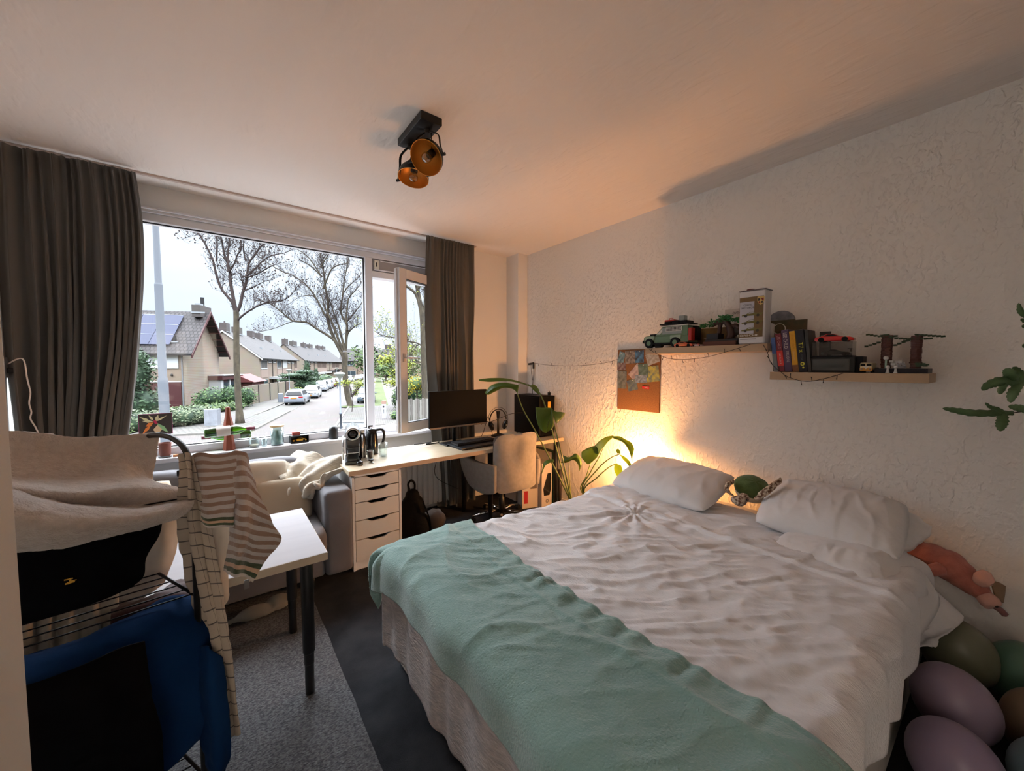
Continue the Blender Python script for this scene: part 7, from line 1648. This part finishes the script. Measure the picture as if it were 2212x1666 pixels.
pleaf(sp1, P1, [[(2.072,2.201,1.144),(2.051,2.189,1.092),(2.024,2.180,1.037),(2.003,2.179,0.963)],[(2.066,2.178,1.107),(2.041,2.157,1.064),(2.030,2.150,1.026),(2.010,2.149,0.978)],[(2.070,2.172,1.060),(2.058,2.154,1.030),(2.048,2.148,1.010),(2.028,2.148,0.983)]])
pleaf(sp1, P1, [[(2.086,2.215,1.138),(2.118,2.201,1.111),(2.154,2.186,1.107),(2.200,2.175,1.097)],[(2.110,2.219,1.088),(2.137,2.210,1.076),(2.170,2.197,1.067),(2.201,2.186,1.073)],[(2.131,2.225,1.045),(2.149,2.222,1.021),(2.174,2.216,1.034),(2.193,2.203,1.049)],[(2.136,2.219,1.019),(2.149,2.222,1.010),(2.168,2.220,1.019),(2.180,2.212,1.034)]])
pleaf(sp1, P1, [[(2.330,2.328,0.704),(2.360,2.279,0.692),(2.402,2.249,0.724),(2.420,2.208,0.689),(2.421,2.192,0.645)],[(2.307,2.293,0.666),(2.330,2.251,0.686),(2.371,2.221,0.702),(2.383,2.184,0.668),(2.388,2.177,0.621)],[(2.303,2.344,0.640),(2.333,2.296,0.645),(2.384,2.259,0.669),(2.400,2.220,0.642),(2.403,2.201,0.582)]])
pleaf(sp1, P1, [[(2.121,2.356,0.627),(2.129,2.353,0.665),(2.154,2.335,0.688),(2.194,2.305,0.696)],[(2.100,2.344,0.574),(2.110,2.315,0.645),(2.138,2.296,0.672),(2.179,2.278,0.680)]])
P2 = Vector((2.62,2.10,0)); sp2 = thing('strelitzia', 'lower bird of paradise plant with glowing yellow green leaves beside the lamp', 'plant', P2); pot(sp2, .12, .26, M_hwhite)
def R2_(v): return Vector(v)-P2
ST2 = [[(1256,1062,3.26),(1266,1030,3.2),(1278,1000,3.16)],[(1258,1062,3.24),(1276,1020,3.15),(1296,985,3.1),(1306,965,3.08)],[(1260,1062,3.24),(1290,1020,3.1),(1325,990,3.04),(1337,982,3.02)],[(1262,1062,3.24),(1290,1030,3.1),(1315,1008,3.05),(1333,1002,3.02)]]
for s_ in ([(2.417,2.191,0.406),(2.408,2.132,0.549),(2.411,2.087,0.675)],[(2.409,2.173,0.413),(2.401,2.078,0.602),(2.421,2.009,0.735),(2.437,1.976,0.822)],[(2.415,2.168,0.413),(2.405,2.014,0.634),(2.443,1.916,0.742),(2.470,1.848,0.781)],[(2.421,2.163,0.413),(2.403,2.011,0.571),(2.440,1.926,0.666),(2.453,1.856,0.709)]):
    stem(sp2, [(0,0,.22)]+[R2_(p) for p in s_], .005)
pleaf(sp2, P2, [[(2.324,2.110,0.776),(2.352,2.066,0.810),(2.384,2.017,0.829),(2.396,1.980,0.782)],[(2.293,2.082,0.740),(2.319,2.037,0.745),(2.353,1.999,0.755),(2.368,1.975,0.764)],[(2.315,2.062,0.703),(2.323,2.030,0.701),(2.340,2.006,0.718),(2.356,1.983,0.742)],[(2.329,2.050,0.684),(2.331,2.036,0.687),(2.335,2.021,0.697),(2.340,2.006,0.718)]])
pleaf(sp2, P2, [[(2.391,2.037,0.821),(2.415,1.997,0.874),(2.441,1.954,0.907),(2.467,1.910,0.922)],[(2.378,1.993,0.767),(2.394,1.959,0.823),(2.422,1.928,0.876),(2.456,1.893,0.918)],[(2.375,1.971,0.786),(2.398,1.944,0.832),(2.420,1.918,0.878),(2.456,1.893,0.915)]])
pleaf(sp2, P2, [[(2.444,1.902,0.918),(2.458,1.841,0.926),(2.472,1.792,0.906),(2.497,1.759,0.883),(2.503,1.738,0.840)],[(2.434,1.884,0.911),(2.441,1.828,0.908),(2.449,1.783,0.889),(2.473,1.750,0.856),(2.473,1.732,0.774)],[(2.455,1.892,0.900),(2.457,1.840,0.893),(2.465,1.794,0.871),(2.483,1.764,0.809),(2.480,1.736,0.736)]])
pleaf(sp2, P2, [[(2.448,1.867,0.817),(2.465,1.854,0.824),(2.476,1.844,0.803)],[(2.456,1.859,0.788),(2.467,1.850,0.788),(2.476,1.844,0.781)]])
pleaf(sp2, P2, [[(2.453,1.836,0.786),(2.465,1.801,0.776),(2.475,1.766,0.752),(2.483,1.746,0.719)],[(2.451,1.825,0.781),(2.450,1.798,0.753),(2.455,1.768,0.730),(2.457,1.752,0.708)]])
pleaf(sp2, P2, [[(2.423,1.855,0.714),(2.423,1.829,0.715),(2.437,1.805,0.707)],[(2.418,1.855,0.667),(2.416,1.819,0.672),(2.436,1.791,0.667)],[(2.431,1.842,0.620),(2.423,1.810,0.622),(2.432,1.792,0.639)]])
# hanging fern at the right edge
fp = Vector((2.379,-0.116,1.287)); fn_ = thing('hanging_fern', 'blue green fern fronds reaching in from a hanging pot at the right edge', 'plant', fp)
MB().lathe([(0,-.10),(.06,-.10),(.09,.02),(.085,.02),(.06,-.08),(0,-.08)],n=28).build('pot', M_hwhite, fn_, smooth=True); MB().lathe([(0,0),(.083,0),(.083,.004),(0,.004)],n=20).build('soil', MATS['soil'], fn_)
for a in (.3,2.4,4.5): MB().tube([(.085*math.cos(a),.085*math.sin(a),.02),(0,0,ZC-fp.z-.002)],.0015,5).build('cord', M_cord, fn_)
M_fern = mat('fern_leaf', (72,100,62), .5, var=(14,(92,120,80),.9,2))
def frond(spine, lobes, r=.0022):
    sp = [Vector(p)-fp for p in spine]; MB().tube(spline([Vector((0,0,0))]+sp,5),.0022,6).build('frond_stem', mat('fern_stem',(70,60,50),.6), fn_, smooth=True); b = MB(); to = (Vector((0,0,1.4756))-fp).normalized()
    for lb in lobes:
        q = [Vector(p)-fp for p in lb[:-1]]; w_ = lb[-1]; s2 = spline(q,6); n = len(s2); o = len(b.v)
        for i,p in enumerate(s2):
            t = i/(n-1); d = (s2[min(i+1,n-1)]-s2[max(i-1,0)]).normalized(); sd = d.cross(to).normalized(); ww = w_*(math.sin(PI*min(1,.12+.88*t)))**.6*(1+.12*math.sin(i*2.1)); b.v += [tuple(p-sd*ww),tuple(p+to*.003),tuple(p+sd*ww)]
        for i in range(n-1):
            for k in (0,1): b.f.append((o+i*3+k,o+i*3+k+1,o+i*3+k+4,o+i*3+k+3)); b.m.append(0)
    b.build('frond', M_fern, fn_, smooth=True, solid=.0012)
frond([(2.335,-0.056,1.312),(2.315,-0.028,1.310),(2.295,-0.001,1.302)],[[(2.302,-0.006,1.302),(2.248,0.035,1.302),(2.181,0.087,1.303),(2.143,0.129,1.312),(2.125,0.155,1.318),.0125],[(2.278,0.013,1.303),(2.255,0.031,1.317),(2.251,0.047,1.323),(2.237,0.059,1.340),.007],[(2.269,0.019,1.302),(2.252,0.018,1.278),(2.232,0.020,1.259),(2.212,0.021,1.241),.015]])
frond([(2.265,-0.062,1.363),(2.224,-0.041,1.399),(2.201,-0.023,1.415)],[[(2.205,-0.025,1.415),(2.174,-0.001,1.421),(2.136,0.028,1.421),(2.119,0.052,1.407),(2.102,0.064,1.389),.016],[(2.174,-0.001,1.421),(2.151,0.005,1.441),(2.143,0.012,1.455),(2.136,0.018,1.466),.016],[(2.153,0.014,1.415),(2.143,0.021,1.402),(2.153,0.025,1.387),(2.150,0.026,1.376),.009],[(2.191,-0.015,1.415),(2.159,-0.004,1.393),(2.151,0.001,1.371),(2.146,0.003,1.349),.013],[(2.199,-0.021,1.418),(2.192,-0.014,1.441),(2.182,-0.005,1.460),(2.173,0.003,1.471),.012]])
frond([(2.256,-0.083,1.523),(2.222,-0.050,1.617),(2.191,-0.025,1.640)],[[(2.197,-0.030,1.632),(2.175,-0.013,1.648),(2.166,-0.004,1.664),(2.162,0.000,1.687),.008],[(2.203,-0.036,1.617),(2.178,-0.016,1.626),(2.167,-0.007,1.635),.006],[(2.202,-0.037,1.598),(2.181,-0.020,1.607),(2.167,-0.009,1.610),.008],[(2.204,-0.042,1.538),(2.182,-0.025,1.541),(2.167,-0.013,1.546),.010]])
frond([(2.200,-0.052,1.334),(2.182,-0.038,1.334)],[[(2.200,-0.053,1.327),(2.169,-0.029,1.328),(2.144,-0.009,1.334),(2.123,0.007,1.338),.012]])

# ---------------------------------------------------------------- balloons on the floor
def balloon(label, c, r, d, col):
    d = Vector(d).normalized(); s = d.orthogonal().normalized(); t = thing('balloon', label, 'balloon', c, 0, 'pastel balloons on the floor beside the bed'); T = frame((0,0,0), s, d.cross(s), d)
    m = mat('latex_%d_%d_%d'%col, col, .38)
    MB().ball((0,0,0),(r,r,r*1.22),32,24,T,lambda q: 1-.10*max(0,-q.z)**2.0).build('balloon_body', m, t, smooth=True)
    MB().lathe([(.004,-r*1.09),(.006,-r*1.12),(.013,-r*1.17)],n=12,T=T).build('knot', m, t, smooth=True)
balloon('near purple balloon, lowest beside the bed', (1.90,.065,.150), .118, (1.708,0.138,0.419) and (-.35,.15,.75), (146,130,156))
balloon('second purple balloon behind the near purple one', (2.17,.085,.20), .118, (-.3,.2,.7), (140,124,144))
balloon('blue balloon at the right frame edge', (2.06,-.155,.150), .118, (-.3,.2,.7), (112,140,152))
balloon('teal green balloon at the right frame edge, rearmost row', (2.66,-.09,.150), .125, (0,.2,.9), (84,124,108)); balloon('tan balloon between teal and blue balloons', (2.36,-.13,.135), .115, (.2,.1,.9), (128,112,96)); balloon('dark olive balloon partly hidden against the wall', (2.60,.10,.190), .125, (-.3,.3,.9), (106,108,88))

for nm_ in ('monitor_black','screen_matte','case_black','mesh_black','side_glass','backpack_nylon','black_cotton','blue_cotton','table_white','toy_black','box_dark','dark_carpet'):
    MATS[nm_].node_tree.nodes['Principled BSDF'].inputs['Specular IOR Level'].default_value = .12
for nm_ in ('backpack_nylon','black_cotton','blue_cotton'): MATS[nm_].node_tree.nodes['Principled BSDF'].inputs['Sheen Weight'].default_value = 0

GROUPS = {'book':'leaning books on the lower shelf','photo':'photos pinned to the cork board','car':'cars parked along the street','terraced_house':'terraced houses down the street','bare_tree':'leafless street trees','leafy_tree':'leafy trees at the right of the street',
 'street_lamp':'street lamps with bowl heads','pillow':'white pillows on the bed','curtain':'dark window curtains','wall_shelf':'light wood floating shelves','cushion':'cushions on the sofa','drinking_glass':'clear glasses on the windowsill','wine_bottle':'wine bottles in the wooden stand',
 'toy_car':'toy cars on the shelves','brick_tree':'brick built toy trees on the shelves','strelitzia':'bird of paradise plants behind the bed','product_box':'white product cartons under the desk','peg_piece':'white peg pieces at the shelf front','cypress':'dark cypresses by the terrace',
 'round_bush':'clipped yellow green bushes','pillowcase':'loose pillowcase ends','utility_cabinet':'street cabinets','brick_piece':'loose brick clusters on the lower shelf','controller_cable':'thin wall cables','kerb':'kerb stones'}
for o in list(bpy.data.objects):
    if o.parent is None and o.get('label') and not o.get('group'):
        g_ = GROUPS.get(o.name.split('.')[0])
        if g_: o['group'] = g_
